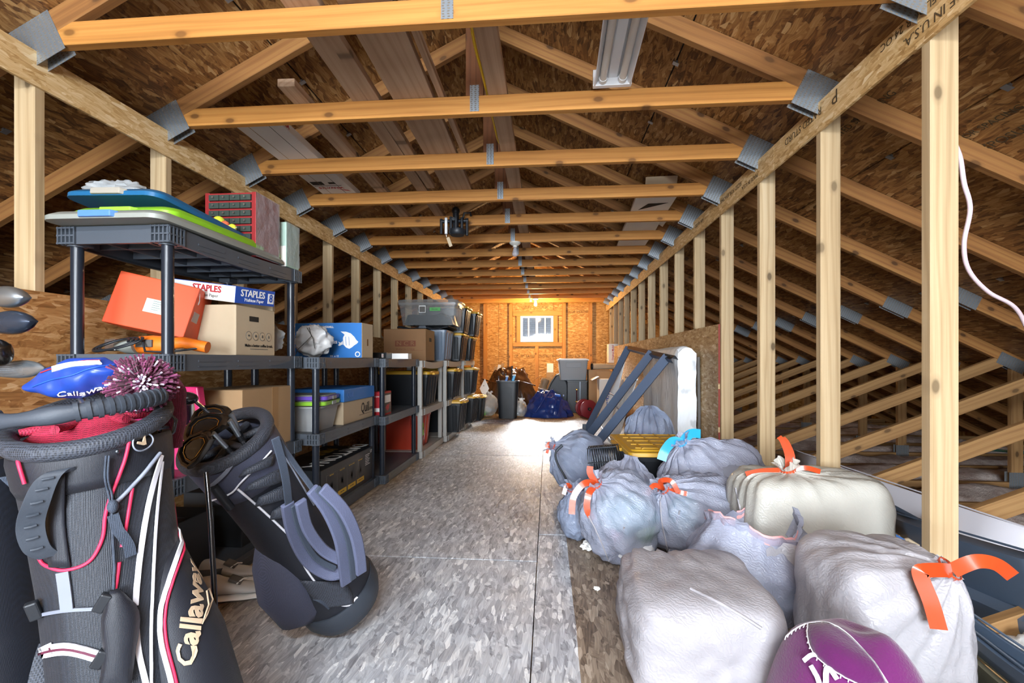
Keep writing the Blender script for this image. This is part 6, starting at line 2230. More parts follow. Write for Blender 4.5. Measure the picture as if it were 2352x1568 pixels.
# magenta fleece with white blanket stitch
plain('fleece', '5e1256', 0.95, 0, 0.6, 180, 0.12, 30, sheen=0.3)
plain('fleece_deep', '50084a', 0.95, 0, 0.6, 180, 0.12, 30, sheen=0.3)
t = thing('fleece_hat', 'magenta fleece with white stitched seams and white letters in front', 'fleece', (0.70, 1.12, 0))
nf = fb(40, 5)


def fl(u, v):
    x, y = (u - 0.5), (v - 0.5)
    r2 = (x / 0.5) ** 2 + (y / 0.5) ** 2
    return V((x * 0.40, y * 0.38, max(0.0, 0.335 * (1 - min(1, r2) ** 1.9)) + 0.04 * nf((x * 0.9, y * 0.9, 0)) * (1 - min(1, r2)) + 0.004))


fm = MB().grid(40, 36, fl)
fm.obj('body', 'fleece', t, smooth=70, solid=0.006)
fbv = BVHTree.FromPolygons([tuple(p + V(t.location)) for p in fm.v], fm.f)
patch(t, fbv, [(1860, 1440), (1862, 1475), (1880, 1510), (1930, 1548), (1975, 1570)], [(1905, 1438), (1945, 1462), (1985, 1500), (2010, 1530), (2030, 1568)], 'fleece_deep', 'hood_panel', 0.006, 10, 4, 0.01)
edge_px = [(1812, 1466), (1835, 1448), (1862, 1438), (1905, 1437), (1945, 1460), (1985, 1500), (2012, 1535), (2034, 1568)]
pipe(t, fbv, edge_px, 0.0016, 'pipe_white', 'seam_thread', 0.008)
pipe(t, fbv, [(1858, 1440), (1862, 1475), (1882, 1512), (1932, 1550), (1975, 1572)], 0.0016, 'pipe_white', 'seam_thread', 0.009)
for path in (edge_px, [(1858, 1440), (1862, 1475), (1882, 1512), (1932, 1550), (1975, 1572)]):
    for q in spline([(a, b, 0) for a, b in path], 6)[::2]:
        a_ = hit(fbv, q.x, q.y, 0.008)[0]
        b_ = hit(fbv, q.x - 2, q.y + 7, 0.008)[0]
        to_parent(MB().tube([a_, b_], 0.0012, 5).obj('stitch', 'pipe_white', None), t)
band(t, fbv, [(1852, 1520), (1868, 1508), (1886, 1506)], 0.008, 'pipe_white', 'letter_stroke', 0.009)
band(t, fbv, [(1868, 1530), (1880, 1552), (1888, 1575)], 0.010, 'pipe_white', 'letter_stroke', 0.009)
band(t, fbv, [(1900, 1575), (1904, 1535), (1925, 1560)], 0.010, 'pipe_white', 'letter_stroke', 0.010)
t = thing('green_cloth', 'lime green cloth lump in the lower right corner', 'cloth', (0.975, 1.02, 0))
crumple(MB(), (0, 0, 0), (0.10, 0.08, 0.085), 50, 30, 18, 0.25, 2.2).obj('cloth', 'cloth_green', t, smooth=70)

# ---------------------------------------------------------------- black tote with the big yellow lid in the heap
t = tote('black tote with a ribbed yellow lid, standing among the bags', 0.735, 3.17, 0, 0.52, 0.72, 0.42, 'tote_black', 'yellow_lid', 0.03, None)
m = MB()
for q in range(4):
    x = -0.16 + q * 0.107
    t2 = MB().bb(x - 0.004, x + 0.004, -0.29, 0.29, 0.421, 0.427).obj('lid_rib', 'yellow_lid', t)
for q in range(5):
    y = -0.26 + q * 0.13
    MB().bb(-0.20, 0.20, y - 0.004, y + 0.004, 0.421, 0.426).obj('lid_rib', 'yellow_lid', t)
MB().tube([(-0.05, -0.385, 0.36), (-0.05, -0.42, 0.35), (-0.05, -0.43, 0.28), (-0.05, -0.40, 0.22)], 0.006, 8).obj('wire_handle', 'white_plastic', t, smooth=60)
# wire rack
t = thing('wire_rack', 'curved black wire rack standing between bag and yellow lidded tote', 'rack', (0.40, 2.84, 0.0))
t.rotation_euler = (0.0, -0.15, -0.3)
wire = 0.0034
for q in range(13):
    x = -0.085 + q * 0.0142
    MB().tube([(x, -0.06, 0.16), (x, -0.075, 0.30), (x, -0.07, 0.40), (x, -0.045, 0.438), (x, 0.0, 0.45), (x, 0.05, 0.435), (x, 0.07, 0.38), (x, 0.07, 0.16)], wire, 6).obj('rod', 'dark_steel', t, smooth=60)
for (y, z) in ((-0.077, 0.22), (-0.078, 0.30), (-0.074, 0.36), (-0.045, 0.443), (0.05, 0.44), (0.075, 0.30), (0.074, 0.18)):
    MB().tube([(-0.09, y, z), (0.09, y, z)], wire * 1.2, 6).obj('cross_rod', 'dark_steel', t, smooth=60)
for sx in (-1, 1):
    MB().tube([(sx * 0.09, -0.06, 0.0), (sx * 0.09, -0.06, 0.2), (sx * 0.09, 0.07, 0.2), (sx * 0.09, 0.07, 0.0)], 0.005, 6).obj('foot', 'dark_steel', t, smooth=60)

# ---------------------------------------------------------------- scraps on the floor
for lab, px, py, s in (('crumpled white paper scrap on the floor beside the teal bag', 1350, 1256, (0.032, 0.03, 0.022)), ('tiny white paper scrap on the floor beside the front bag', 1371, 1348, (0.012, 0.01, 0.008))):
    p = atZ(px, py + 8, 0)
    t = MB()
    crumple(t, (0, 0, 0), s, px, 26, 16, 0.7, 2.4)
    o = t.obj('paper_scrap', 'paper', None, smooth=20)
    o.location = (p.x, p.y, 0.001)
    tag(o, lab, 'paper', 'paper scraps on the floor')
# ================================================================ FAR END
def vx(px, Y):
    return at(px, 828, Y).x


def vz(py, Y):
    return at(1259, py, Y).z


# rubbish bin with mop handles
t = thing('waste_bin', 'tall black plastic waste bin with cleaning poles in it', 'bin', (vx(1166, 7.65), 7.70, 0))
MB().loft([[V((sx * (w_ / 2) * abs(math.cos(a)) ** 0.35 * (1 if math.cos(a) > 0 else -1), (d_ / 2) * abs(math.sin(a)) ** 0.35 * (1 if math.sin(a) > 0 else -1), z)) for a in [2 * PI * (j + 0.5) / 32 for j in range(32)]] for sx, w_, d_, z in ((1, 0.30, 0.22, 0.0), (1, 0.37, 0.27, 0.60), (1, 0.395, 0.295, 0.605), (1, 0.395, 0.295, 0.63), (1, 0.36, 0.26, 0.63), (1, 0.355, 0.255, 0.55))]).obj('body', 'tote_black', t, smooth=40)
MB().bb(0.02, 0.06, -0.134, -0.132, 0.52, 0.53).obj('maker_mark', 'grey_print', t)
for i, (x0, x1, z1, r, mt, lab) in enumerate(((0.06, 0.07, 0.87, 0.012, 'black_plastic', 'thick black pole standing in the waste bin'), (-0.03, -0.04, 0.74, 0.010, 'black_plastic', 'short dark pole standing in the waste bin'), (-0.12, -0.16, 0.70, 0.006, 'steel', 'thin steel pole standing in the waste bin'))):
    o = thing('broom_pole', lab, 'pole', V(t.location) + V((x0, 0, 0.05)), group='poles in the waste bin')
    MB().tube([(0, 0, 0), (x1 - x0, 0.02, z1 - 0.05)], r, 8).obj('pole', mt, o, smooth=50)
    MB().tube([(x1 - x0, 0.02, z1 - 0.09), (x1 - x0, 0.02, z1 - 0.04)], r * 1.3, 8).obj('end_cap', 'rubber', o, smooth=50)
for i, (dx, dz_, s) in enumerate(((-0.02, 0.60, 0.04), (0.10, 0.62, 0.045))):
    o = thing('spray_head', ('blue plastic handle by the short pole in the bin', 'blue plastic handle at the right of the thick pole')[i], 'handle', V(t.location) + V((dx, -0.04, dz_)), group='blue handles in the waste bin')
    MB().box((0, 0, 0.05), (s, 0.03, 0.10), (0, 0.3, 0)).obj('grip', 'ribbon_blue' if i else 'handle_blue', o, 0.008)
    MB().box((0.01, 0, 0.105), (s * 1.3, 0.025, 0.025)).obj('nozzle', 'white_plastic', o, 0.004)
# brown tarp over a heap
plain('tarp_brown', '4a2f1c', 0.22, 0, 0.8, 12, 0.25, 5, 0.8)
plain('tarp_blue', '1c3474', 0.25, 0, 0.7, 14, 0.15, 6, 0.7)


def crumple_sheet(name, label, cat, cx, cy, rx, ry, h, mat, seed, amp=0.35, freq=2.4, power=2.2):
    t = thing(name, label, cat, (cx, cy, 0))
    n1, n2 = fb(seed, freq), fb(seed + 3, freq * 2.8)

    def fn(u, v):
        a, r = 2 * PI * u, v
        d = V((math.cos(a), math.sin(a), 0))
        k_ = 1 + 0.18 * n1(d * 1.3)
        p = V((d.x * rx * r * k_, d.y * ry * r * k_, 0))
        hh = h * (1 - r ** power)
        hh *= 1 + amp * n1(p * 2.2) + amp * 0.5 * (abs(n2(p * 2.6)) - 0.25)
        p.z = max(0.004, hh)
        p += V((n2(p * 3), n1(p * 4), 0)) * 0.035
        return p
    MB().grid(72, 34, fn, 0, True).obj('sheet', mat, t, smooth=45)
    return t


t = crumple_sheet('tarp_heap', 'brown shiny tarp draped over a heap behind the waste bin', 'tarp', vx(1170, 8.7), 8.75, 0.56, 0.46, 0.80, 'tarp_brown', 3, 0.22, 2.2, 3.5)
MB().tube([(-0.5, -0.2, 0.62), (-0.2, -0.42, 0.55), (0.2, -0.42, 0.6), (0.5, -0.15, 0.5)], 0.012, 8).obj('hem', 'tarp_brown', t, smooth=60)
t = crumple_sheet('tarp_bundle', 'dark blue plastic tarp bundle on the floor before the black trunk', 'tarp', vx(1258, 7.95), 8.0, 0.42, 0.32, 0.47, 'tarp_blue', 8, 0.30, 2.6, 2.0)
for q in range(3):
    MB().tube([(-0.36, -0.1, 0.06), (-0.20 + 0.02 * q, -0.3, 0.10 + 0.03 * q), (-0.08, -0.25, 0.28), (0.05, -0.02, 0.45)] if q == 0 else [(0.0 + 0.08 * q, -0.3, 0.05), (0.05 + 0.08 * q, -0.22, 0.22), (0.12 + 0.05 * q, -0.05, 0.38)], 0.014, 8).obj('fold', 'tarp_blue', t, smooth=60)
MB().box((0.17, -0.13, 0.375), (0.10, 0.06, 0.03), (0.3, 0.2, 0.2)).obj('strap', 'blue_print', t, 0.01)
# clear bags round the bin
for lab, px, Y, rx, h, mt in (('clear bag with green things at the left of the waste bin', 1122, 7.85, 0.17, 0.40, 'cloth_green'), ('clear bag at the right of the waste bin', 1196, 7.85, 0.11, 0.28, 'cloth_white')):
    t = thing('clear_sack', lab, 'bag', (vx(px, Y), Y, 0), group='clear bags by the waste bin')
    m, P, nd, fr = bag_mesh(rx, 0.15, h, (0.1, 0, 1), px, nu=48, nv=30)
    m.obj('film', 'clear_film', t, smooth=70)
    for j in range(3):
        o = crumple(MB(), (0, 0, 0), (rx * 0.45, 0.07, 0.06), px + j, 16, 10, 0.3, 2).obj('contents', (mt, 'cloth_white', 'cardboard')[j], t, smooth=50)
        o.location = ((j - 1) * rx * 0.4, -0.04, 0.02 + 0.05 * j)
# rolled brown sleeping bag
t = thing('rolled_mat', 'rolled brown sleeping mat standing beside the tarp heap', 'mat', (vx(1246, 8.6), 8.6, 0))
MB().tube(spline([V((-0.12, -0.05, 0.02)), V((-0.06, -0.02, 0.25)), V((0.0, 0.0, 0.45)), V((0.06, 0.02, 0.62))], 5), lambda s: 0.075 + 0.006 * math.sin(s * 30), 14).obj('roll', plain('mat_brown', '8a7256', 0.6, 0, 0.5, 20, 0.25, 6), t, smooth=60)
for q in (0.25, 0.7):
    MB().tube([V((-0.12 + 0.18 * q, -0.05 + 0.07 * q, 0.6 * q + 0.02)) + V((0.083 * math.cos(a), 0.083 * math.sin(a), -0.02 * math.cos(a))) for a in [2 * PI * j / 18 for j in range(19)]], 0.006, 6).obj('cord', 'paper', t)
# instrument case
t = thing('instrument_case', 'black hard case with curved top leaning behind the blue tarp', 'case', (vx(1282, 8.9), 8.92, 0))
pr = [(-0.32, 0.0), (0.25, 0.0), (0.26, 0.35), (0.16, 0.58), (0.04, 0.72), (-0.04, 0.70), (-0.14, 0.55), (-0.26, 0.28)]
MB().prism(pr, -0.11, 0.11, 'y').obj('shell', 'black_plastic', t, 0.03, seg=3)
MB().tube([(x, -0.112, z) for x, z in pr + pr[:1]], 0.008, 6).obj('rim', 'tote_black', t)
MB().box((0.1, -0.12, 0.30), (0.03, 0.02, 0.04)).obj('latch', 'chrome', t, 0.003)
# trunk with tote on it
t = thing('travel_trunk', 'black travel trunk standing on end under the grey tote', 'trunk', (vx(1325, 8.65), 8.75, 0))
MB().bb(-0.185, 0.185, -0.20, 0.20, 0.0, 0.60).obj('body', plain('trunk_black', '1a1b20', 0.4, 0, 0.2, 80), t, 0.008)
for z in (0.012, 0.588):
    MB().bb(-0.19, 0.19, -0.204, 0.204, z - 0.012, z + 0.012).obj('edge_strip', 'tote_black', t, 0.003)
MB().bb(0.045, 0.06, -0.206, -0.20, 0.02, 0.58).obj('lid_seam', 'dark_steel', t)
MB().tube([(-0.01, -0.21, 0.42), (-0.012, -0.235, 0.36), (-0.01, -0.235, 0.27), (-0.01, -0.21, 0.22)], 0.012, 8).obj('handle', plain('leather_red', '4a2026', 0.5), t, smooth=60)
for z in (0.43, 0.21):
    MB().lathe([(0.022, 0), (0.022, 0.006), (0.012, 0.012)], 12).obj('handle_mount', plain('brass_%d' % int(z * 100), 'b08d4a', 0.3, 0.9), t).matrix_local = Matrix.Translation((-0.01, -0.20, z)) @ Matrix.Rotation(PI / 2, 4, 'X')
for q in range(9):
    MB().ball((0.16, -0.203, 0.05 + q * 0.062), 0.006, 8, 6).obj('stud_nail', 'chrome', t)
plain('tote_grey', '83888c', 0.45)
t = tote('grey tote with a white lid on top of the black trunk', vx(1316, 8.65), 8.78, 0.603, 0.56, 0.40, 0.41, 'tote_grey', 'white_plastic', 0.03, None, ribs=False)
MB().bb(-0.14, 0.14, -0.196, -0.190, 0.24, 0.33).obj('moulded_panel', 'tote_grey', t, 0.004)
# cartons behind the dumbbell
t = carton('tall_carton', 'tall plain brown carton behind the dumbbell', vx(1352, 8.55), vx(1402, 8.55), 8.55, 8.95, 0, 0.80, 'cardboard')
t = thing('rolled_blind', 'grey roll lying on the tall brown carton', 'roll', (vx(1385, 8.6), 8.62, 0.862))
MB().tube([(-0.20, -0.02, 0), (0.22, 0.06, -0.0)], 0.055, 16).obj('roll', 'cardboard_pale', t, smooth=50)
MB().tube([(-0.215, -0.023, 0), (-0.195, -0.019, 0)], 0.06, 16).obj('end_cap', 'dark_steel', t, smooth=50)
t = carton('printed_carton', 'white carton with red vertical lettering on the stacked cartons', vx(1397, 8.85), vx(1424, 8.85), 8.80, 9.05, 0.93, 0.36, 'white_card')
MB().bb(-0.12, 0.12, -0.12, 0.12, -0.12, 0).obj('under_carton', 'cardboard', t)
w, d, h = t['dims']
text('lettering', 'Original Mobil', 0.05, 'red_print', t, (-0.03, -d / 2 - 0.0012, 0.19), (PI / 2, PI / 2 + PI, 0), bold=0.001)
MB().bb(0.05, 0.08, -d / 2 - 0.001, -d / 2, 0.18, 0.31).obj('barcode', 'grey_print', t)
t = carton('white_carton', 'open white carton with blue print beside the leaning rails', vx(1376, 7.75), vx(1432, 7.75), 7.72, 8.10, 0, 0.66, 'white_card')
w, d, h = t['dims']
face_text(t, 'front', 0.03, 0.335, 'Rolls', 0.125, 'blue_deep', bold=0.001)
face_patch(t, 'front', -0.06, 0.0, 0.40, 0.47, 'blue_deep')
face_patch(t, 'front', -0.08, 0.16, 0.22, 0.28, 'blue_print')
face_text(t, 'front', 0.06, 0.25, 'TREND', 0.04, 'paper', depth=0.0015)
for sg, dx in ((-1, -w / 2), (1, w / 2)):
    f = MB().box((sg * 0.06, 0, 0.0), (0.13, d, 0.005), (0, sg * 0.5, 0)).obj('flap', 'white_card', t)
    f.location = (dx, 0, h + 0.01)
MB().box((0, d / 2, h + 0.06), (w, 0.005, 0.13), (-0.2, 0, 0)).obj('flap', 'cardboard', t)
# dumbbell
t = thing('dumbbell', 'red plate dumbbell on the floor by the cartons', 'dumbbell', (vx(1347, 7.8), 7.85, 0.155), 0.35)
for s, r in ((-1, 0.155), (-0.62, 0.14), (1, 0.155), (0.62, 0.14)):
    m = MB().lathe([(0.02, -0.012), (r * 0.95, -0.014), (r, -0.008), (r, 0.008), (r * 0.95, 0.014), (0.02, 0.012)], 28)
    o = m.obj('plate', plain('plate_red_%d' % int(s * 100 + r * 1000), '7c2028', 0.45), t, smooth=40)
    o.location = (0, s * 0.10, 0)
    o.rotation_euler = (PI / 2, 0, 0)
MB().tube([(0, -0.15, 0), (0, 0.15, 0)], 0.014, 12).obj('bar', 'chrome', t, smooth=50)
for s in (-1, 1):
    MB().tube([(0, s * 0.12, 0), (0, s * 0.145, 0)], 0.03, 14).obj('collar', 'black_plastic', t, smooth=50)
# small white box, flap board, brown boards on the heap
t = carton('small_carton', 'small white carton against the far wall, above the brown mat', vx(1256, 9.75), vx(1271, 9.75), 9.68, 9.86, 0.72, 0.19, 'white_card')
MB().bb(-0.08, 0.08, -0.09, 0.09, -0.72, -0.002).obj('stand_carton', 'cardboard', t, 0.004)
t = carton('far_carton', 'brown carton with loose flaps between the mat and the far wall', vx(1244, 9.35), vx(1268, 9.35), 9.28, 9.52, 0, 0.62, 'cardboard')
for s in (-1, 1):
    f = MB().box((s * 0.07, 0, 0), (0.14, 0.28, 0.005), (0, s * 0.6, 0)).obj('flap', 'cardboard', t)
    f.location = (s * 0.10, 0, 0.63)
t = thing('white_placard', 'white pointed card standing on the last totes', 'card', (vx(1112, 7.6), 7.55, 0.402))
MB().prism([(-0.07, 0.10), (-0.03, 0.02), (0.03, 0.0), (0.09, 0.10), (0.02, 0.27)], 0, 0.006, 'y').obj('card', 'white_card', t)
MB().ball((0.0, -0.001, 0.15), 0.007, 8, 6).obj('hole', 'black_print', t)
for i, (px, h_) in enumerate(((1128, 0.86), (1136, 0.90), (1143, 0.93))):
    t = thing('loose_board', ('leftmost', 'middle', 'rightmost')[i] + ' of three loose brown boards standing behind the tarp heap', 'board', (vx(px, 9.4), 9.4, 0), group='loose boards behind the tarp heap')
    o = MB().box((0, 0, h_ / 2), (0.06, 0.02, h_), (0.06, 0.25, 0)).obj('board', 'cardboard' if i != 1 else 'white_card', t, 0.003)

# ================================================================ RIGHT WALL: wrapped roll, metal frame, wire panels, boards
k = NT('wrap_white')
co = k.coords(False)
n1 = k.noise(k.vmap(co, (3, 3, 1.2)), 2.0, 5, 0.6)
dashes = k.ramp(k.noise(k.vmap(co, (2, 26, 5)), 1.0, 2), [(0.60, 0.0), (0.66, 1.0)])
k.l(k.mix(k.math('MULTIPLY', dashes, 0.30), k.mix(n1, hexc('d6dade'), hexc('f2f3f4')), hexc('4a4f58')), k.b.inputs['Base Color'])
k.b.inputs['Roughness'].default_value = 0.6
k.bump(n1, 0.5, 0.03)
t = thing('wrapped_batts', 'white printed plastic wrapped insulation standing against the right low wall', 'insulation', (1.14, 4.62, 0), 0.0)
nf = fb(60, 2.5)
rings = []
for i in range(15):
    y = -0.75 + 1.5 * i / 14
    rr = []
    for q, (x, z) in enumerate(((0.10, 0.0), (0.10, 0.5), (0.10, 1.02), (0.06, 1.085), (0.0, 1.10), (-0.06, 1.075), (-0.08, 1.0), (-0.05, 0.8), (-0.05, 0.5), (-0.06, 0.25), (-0.07, 0.0))):
        k_ = 0.02 * nf((y * 2, z * 3, q * 0.3))
        rr.append(V((x + (k_ if x < 0.05 else 0), y, z + (0.5 * k_ if z > 0.9 else 0))))
    rings.append(rr)
MB().loft(rings).obj('wrap', 'wrap_white', t, smooth=50, subsurf=1)
m = MB()
m.grid(8, 20, lambda u, v: V((-0.07 + 0.15 * u + 0.01 * nf((u * 3, v * 6, 1)), -0.752 - 0.012 * math.sin(PI * u) + 0.01 * nf((u * 4, v * 5, 9)), v * (1.03 + 0.05 * math.sin(PI * u)))))
m.obj('end_fold', 'wrap_white', t, smooth=60)
MB().tube([(0.09, -0.76, 0.02), (0.10, -0.765, 0.5), (0.095, -0.76, 1.0)], 0.012, 8).obj('taped_edge', 'grey_print', t, smooth=60)
for nm, lab, dx, h_, mt in (('loose_board', 'short grey board leaning at the foot of the white wrapped insulation', 0.93, 0.42, 'wood_plank'), ('loose_board', 'pale narrow board leaning behind the yellow lidded tote', 0.86, 0.46, 'cardboard_pale')):
    t = thing(nm, lab, 'board', (dx, 3.70 + (0.93 - dx), 0))
    o = MB().box((0, 0, h_ / 2), (h_, 0.12, 0.02)).obj('board', mt, t, 0.003)
    o.rotation_euler = (0, -PI / 2 + 0.18, 0)
    o.location = (0.05, 0, 0)

# leaning steel bed frame: three channel rails joined by a slotted angle
plain('rail_steel', '4f5d74', 0.35, 0.25, 0.05, 100)
t = thing('steel_frame', 'grey steel frame of three leaning rails joined by a slotted bar', 'frame', (0.45, 5.4, 0))
tops = [at(1443, 797, 5.62), at(1497, 808, 4.42), at(1533, 818, 3.84)]
bots = [V((0.46, 5.88, 0.03)), V((0.27, 4.70, 0.02)), V((0.27, 4.15, 0.02))]


def channel(a, b, w_, d_, th, nm, mat, out=V((-1, 0, 0.4))):
    ax = (b - a)
    L = ax.length
    e1 = ax.normalized()
    e3 = (out - e1 * out.dot(e1)).normalized()
    e2 = e3.cross(e1)
    m = MB()
    pr = [(-w_ / 2, 0), (-w_ / 2, d_), (-w_ / 2 + th, d_), (-w_ / 2 + th, th), (w_ / 2 - th, th), (w_ / 2 - th, d_), (w_ / 2, d_), (w_ / 2, 0)]
    m.loft([[p + e2 * x - e3 * y for x, y in pr] for p in (a, b)])
    return to_parent(m.obj(nm, mat, None, 0.0015, fix=True), t)


for a, b in zip(bots, tops):
    channel(a, b, 0.075, 0.035, 0.004, 'rail', 'rail_steel', V((-0.35, -1, 0.2)))
dirt = (tops[2] - tops[0]).normalized()
channel(tops[0] - dirt * 0.12, tops[2] + dirt * 0.16, 0.05, 0.04, 0.003, 'slotted_bar', 'dark_steel', V((-0.6, 0, 0.8)))
for q in range(5):
    p = tops[2] + dirt * (0.0 + 0.035 * q) + V((-0.012, 0, 0.012))
    to_parent(MB().box(p, (0.012, 0.02, 0.012)).obj('slot', 'gap_dark', None), t)
to_parent(MB().box(bots[0] + V((0.0, 0, 0.05)), (0.045, 0.05, 0.16)).obj('foot_bracket', 'dark_steel', None, 0.003), t)
# wire slat panels behind the frame
for i, (y0, n_, lab) in enumerate(((5.05, 16, 'nearer white metal slat panel leaning behind the steel frame'), (5.75, 14, 'farther white metal slat panel leaning behind the steel frame'))):
    t = thing('slat_panel', lab, 'panel', (0.72, y0, 0.0), group='metal slat panels by the right wall')
    hh = 0.78 + 0.25 * i
    for q in range(n_):
        y = -0.05 + q * 0.042
        MB().tube([(0.0, y, 0.02), (0.24, y + 0.02, hh)], 0.007, 6).obj('slat', 'white_metal', t, smooth=50)
    for z in (0.05, 0.5, 0.97):
        MB().tube([(0.24 * z, -0.07, hh * z + 0.01), (0.24 * z, n_ * 0.042 - 0.02, hh * z + 0.01)], 0.010, 6).obj('cross_bar', 'steel', t, smooth=50)
# ================================================================ THINGS AMONG THE TIE BEAMS
ZT = TIE + 0.0895


def long_board(label, x0, x1, y0, y1, z0, th, mat='wood_plank', name='plank', group='planks laid over the tie beams', tilt=0.0, cat='plank'):
    o = MB().box((0, 0, 0), (y1 - y0, x1 - x0, th)).obj(name, mat, None, 0.003)
    o.location = ((x0 + x1) / 2, (y0 + y1) / 2, z0 + th / 2)
    o.rotation_euler = (0, 0, PI / 2 + tilt)
    return tag(o, label, cat, group)


long_board('two by four running along the ridge over the tie beams, right of the king posts', -0.295, -0.20, 0.9, 8.2, ZT, 0.038, 'wood_plank')
long_board('wide knotty plank lying over the nearest tie beams', -0.775, -0.57, 0.8, 3.45, ZT, 0.036, tilt=0.012)
long_board('narrow plank close to the left of the wide knotty plank', -0.905, -0.845, 0.9, 3.4, ZT, 0.036, tilt=0.01)
long_board('pale two by four left of the two planks over the tie beams', -0.995, -0.915, 0.9, 4.5, ZT, 0.038, tilt=0.02)
long_board('short pale two by four whose sawn end shows between the tie beams', -1.335, -1.25, 2.08, 5.0, ZT, 0.038, tilt=0.03)
long_board('thin edge board lying right of the wide knotty plank', -0.545, -0.515, 0.9, 3.0, ZT, 0.036)
# lamp tube carton
t = thing('lamp_carton', 'flat white lamp tube carton with red lettering over the tie beams', 'box', (-1.62, 2.91, ZT), 0.02)
t['dims'] = (0.27, 1.28, 0.10)
MB().bb(-0.135, 0.135, -0.60, 0.62, 0, 0.045).obj('body', 'white_card', t, 0.003)
Rd = Matrix.Rotation(PI, 3, 'X').to_euler()
text('lettering', 'SYLVANIA', 0.042, 'red_print', t, (-0.01, 0.42, -0.001), Rd, bold=0.001)
MB().prism([(0.03, 0.44), (0.10, 0.47), (0.11, 0.49), (0.06, 0.465)], -0.0012, 0).obj('emblem', 'red_print', t)
MB().bb(-0.12, -0.03, 0.30, 0.36, -0.001, 0).obj('label_block', 'black_print', t)
MB().bb(0.01, 0.06, 0.315, 0.345, -0.001, 0).obj('label_block', 'black_print', t)
for q in range(4):
    MB().bb(-0.12, 0.09 - 0.01 * q, 0.375 + q * 0.006 if q < 2 else 0.52 + q * 0.008, 0.377 + q * 0.006 if q < 2 else 0.523 + q * 0.008, -0.001, 0).obj('text_line', 'grey_print', t)
MB().bb(0.055, 0.058, -0.62, 0.62, -0.001, 0).obj('fold_line', 'grey_print', t)
MB().bb(-0.065, -0.062, -0.62, 0.62, -0.001, 0).obj('fold_line', 'cardboard', t)
for q in range(40):
    pass
text('lettering', 'SYLVANIA', 0.035, 'red_print', t, (0.136, -0.50, 0.022), (PI / 2, 0, PI / 2), bold=0.001)
# fluorescent fixture (off)
p = at(1402, 205, 2.20)
t = thing('tube_light', 'white twin tube light fixture hanging between the nearest tie beams', 'light', (0.29, 1.62, ZT - 0.015), -0.02)
m = MB()
pr = [(-0.085, 0.0), (-0.08, 0.0), (-0.045, 0.055), (-0.02, 0.035), (0.02, 0.035), (0.045, 0.055), (0.08, 0.0), (0.085, 0.0), (0.05, 0.075), (-0.05, 0.075)]
m.prism(pr, -0.60, 0.55, 'y')
m.obj('reflector', 'white_metal', t, fix=True)
plain('tube_glass', 'd9d4cc', 0.25)
for s in (-1, 1):
    MB().tube([(s * 0.045, -0.57, 0.022), (s * 0.045, 0.53, 0.022)], 0.0165, 14).obj('lamp_tube', 'tube_glass', t, smooth=50)
    for yy in (-0.575, 0.535):
        MB().tube([(s * 0.045, yy - 0.012, 0.022), (s * 0.045, yy + 0.012, 0.022)], 0.020, 14).obj('tube_end', 'white_plastic', t, smooth=50)
for yy in (-0.61, 0.56):
    MB().bb(-0.09, 0.09, yy - 0.012, yy + 0.012, 0.0, 0.078).obj('end_cap', 'white_metal', t, 0.003)
# fixture of the lamp added unseen behind the camera for fill light
t = thing('tube_light', 'added fill lamp with twin tubes over the near walkway, unseen behind the camera', 'light', (-0.10, -1.05, TIE + 0.0), PI / 2)
m = MB()
m.prism(pr, -0.60, 0.60, 'y')
m.obj('reflector', 'white_metal', t, fix=True)
for s in (-1, 1):
    MB().tube([(s * 0.045, -0.57, 0.025), (s * 0.045, 0.57, 0.025)], 0.0165, 14).obj('lamp_tube', plain('fill_tube_%d' % (s + 1), (0.9, 0.95, 1), 0.4, emit=(0.86, 0.93, 1.0), es=8), t, smooth=50)
# bare lamp holders and bulbs
filmy('bulb_glass', 'd8dbe6', 0.05, 0.6, 0.9)


def lamp_holder(label, px, pyb, Y, lit):
    x = at(px, 700, Y).x
    t = thing('bulb_lamp', label, 'lamp', (x, Y, TIE), group='bare bulb lamps under the tie beams')
    MB().lathe([(0.058, 0.0), (0.058, -0.012), (0.045, -0.024), (0.024, -0.034), (0.022, -0.052), (0.018, -0.052)], 24).obj('holder', plain('porcelain_%d' % px, 'c9c6bd', 0.35), t, smooth=40)
    MB().lathe([(0.014, -0.05), (0.016, -0.062), (0.022, -0.085), (0.0305, -0.112), (0.030, -0.128), (0.022, -0.142), (0.004, -0.148)], 20).obj('bulb', plain('bulb_lit', (1, .8, .5), 0.4, emit=(1.0, 0.62, 0.25), es=60) if lit else 'bulb_glass', t, smooth=60)
    if not lit:
        MB().tube([(-0.006, 0, -0.06), (-0.008, 0, -0.10), (0.008, 0, -0.10), (0.006, 0, -0.06)], 0.0015, 6).obj('filament', 'dark_steel', t)
    else:
        d = bpy.data.lights.new('bulb_light', 'POINT')
        d.energy = BULB
        d.color = (1.0, 0.66, 0.30)
        d.shadow_soft_size = 0.045
        o = bpy.data.objects.new('bulb_light', d)
        COL.objects.link(o)
        o.location = (x, Y, TIE - 0.19)
    return t


BULB = 85
lamp_holder('bare bulb lamp that is off, on the sixth tie beam', 1183, 0, YT(6) + 0.019, False)
lamp_holder('glowing bare bulb lamp near the far window', 1230, 0, YT(13) + 0.019, True)
# yellow cable along the ridge board, white cable at the right, black lacing cord on the roof
def cable(name, label, pts, r, mat, n=8):
    t = thing(name, label, 'cable', pts[0])
    to_parent(MB().tube(spline(pts, n), r, 7).obj('cable', mat, None, smooth=60), t)
    to_parent(MB().tube([V(pts[-1]), V(pts[-1]) + (V(pts[-1]) - V(pts[-2])).normalized() * 0.02], r * 1.3, 7).obj('cable_end', 'black_plastic', None), t)
    return t


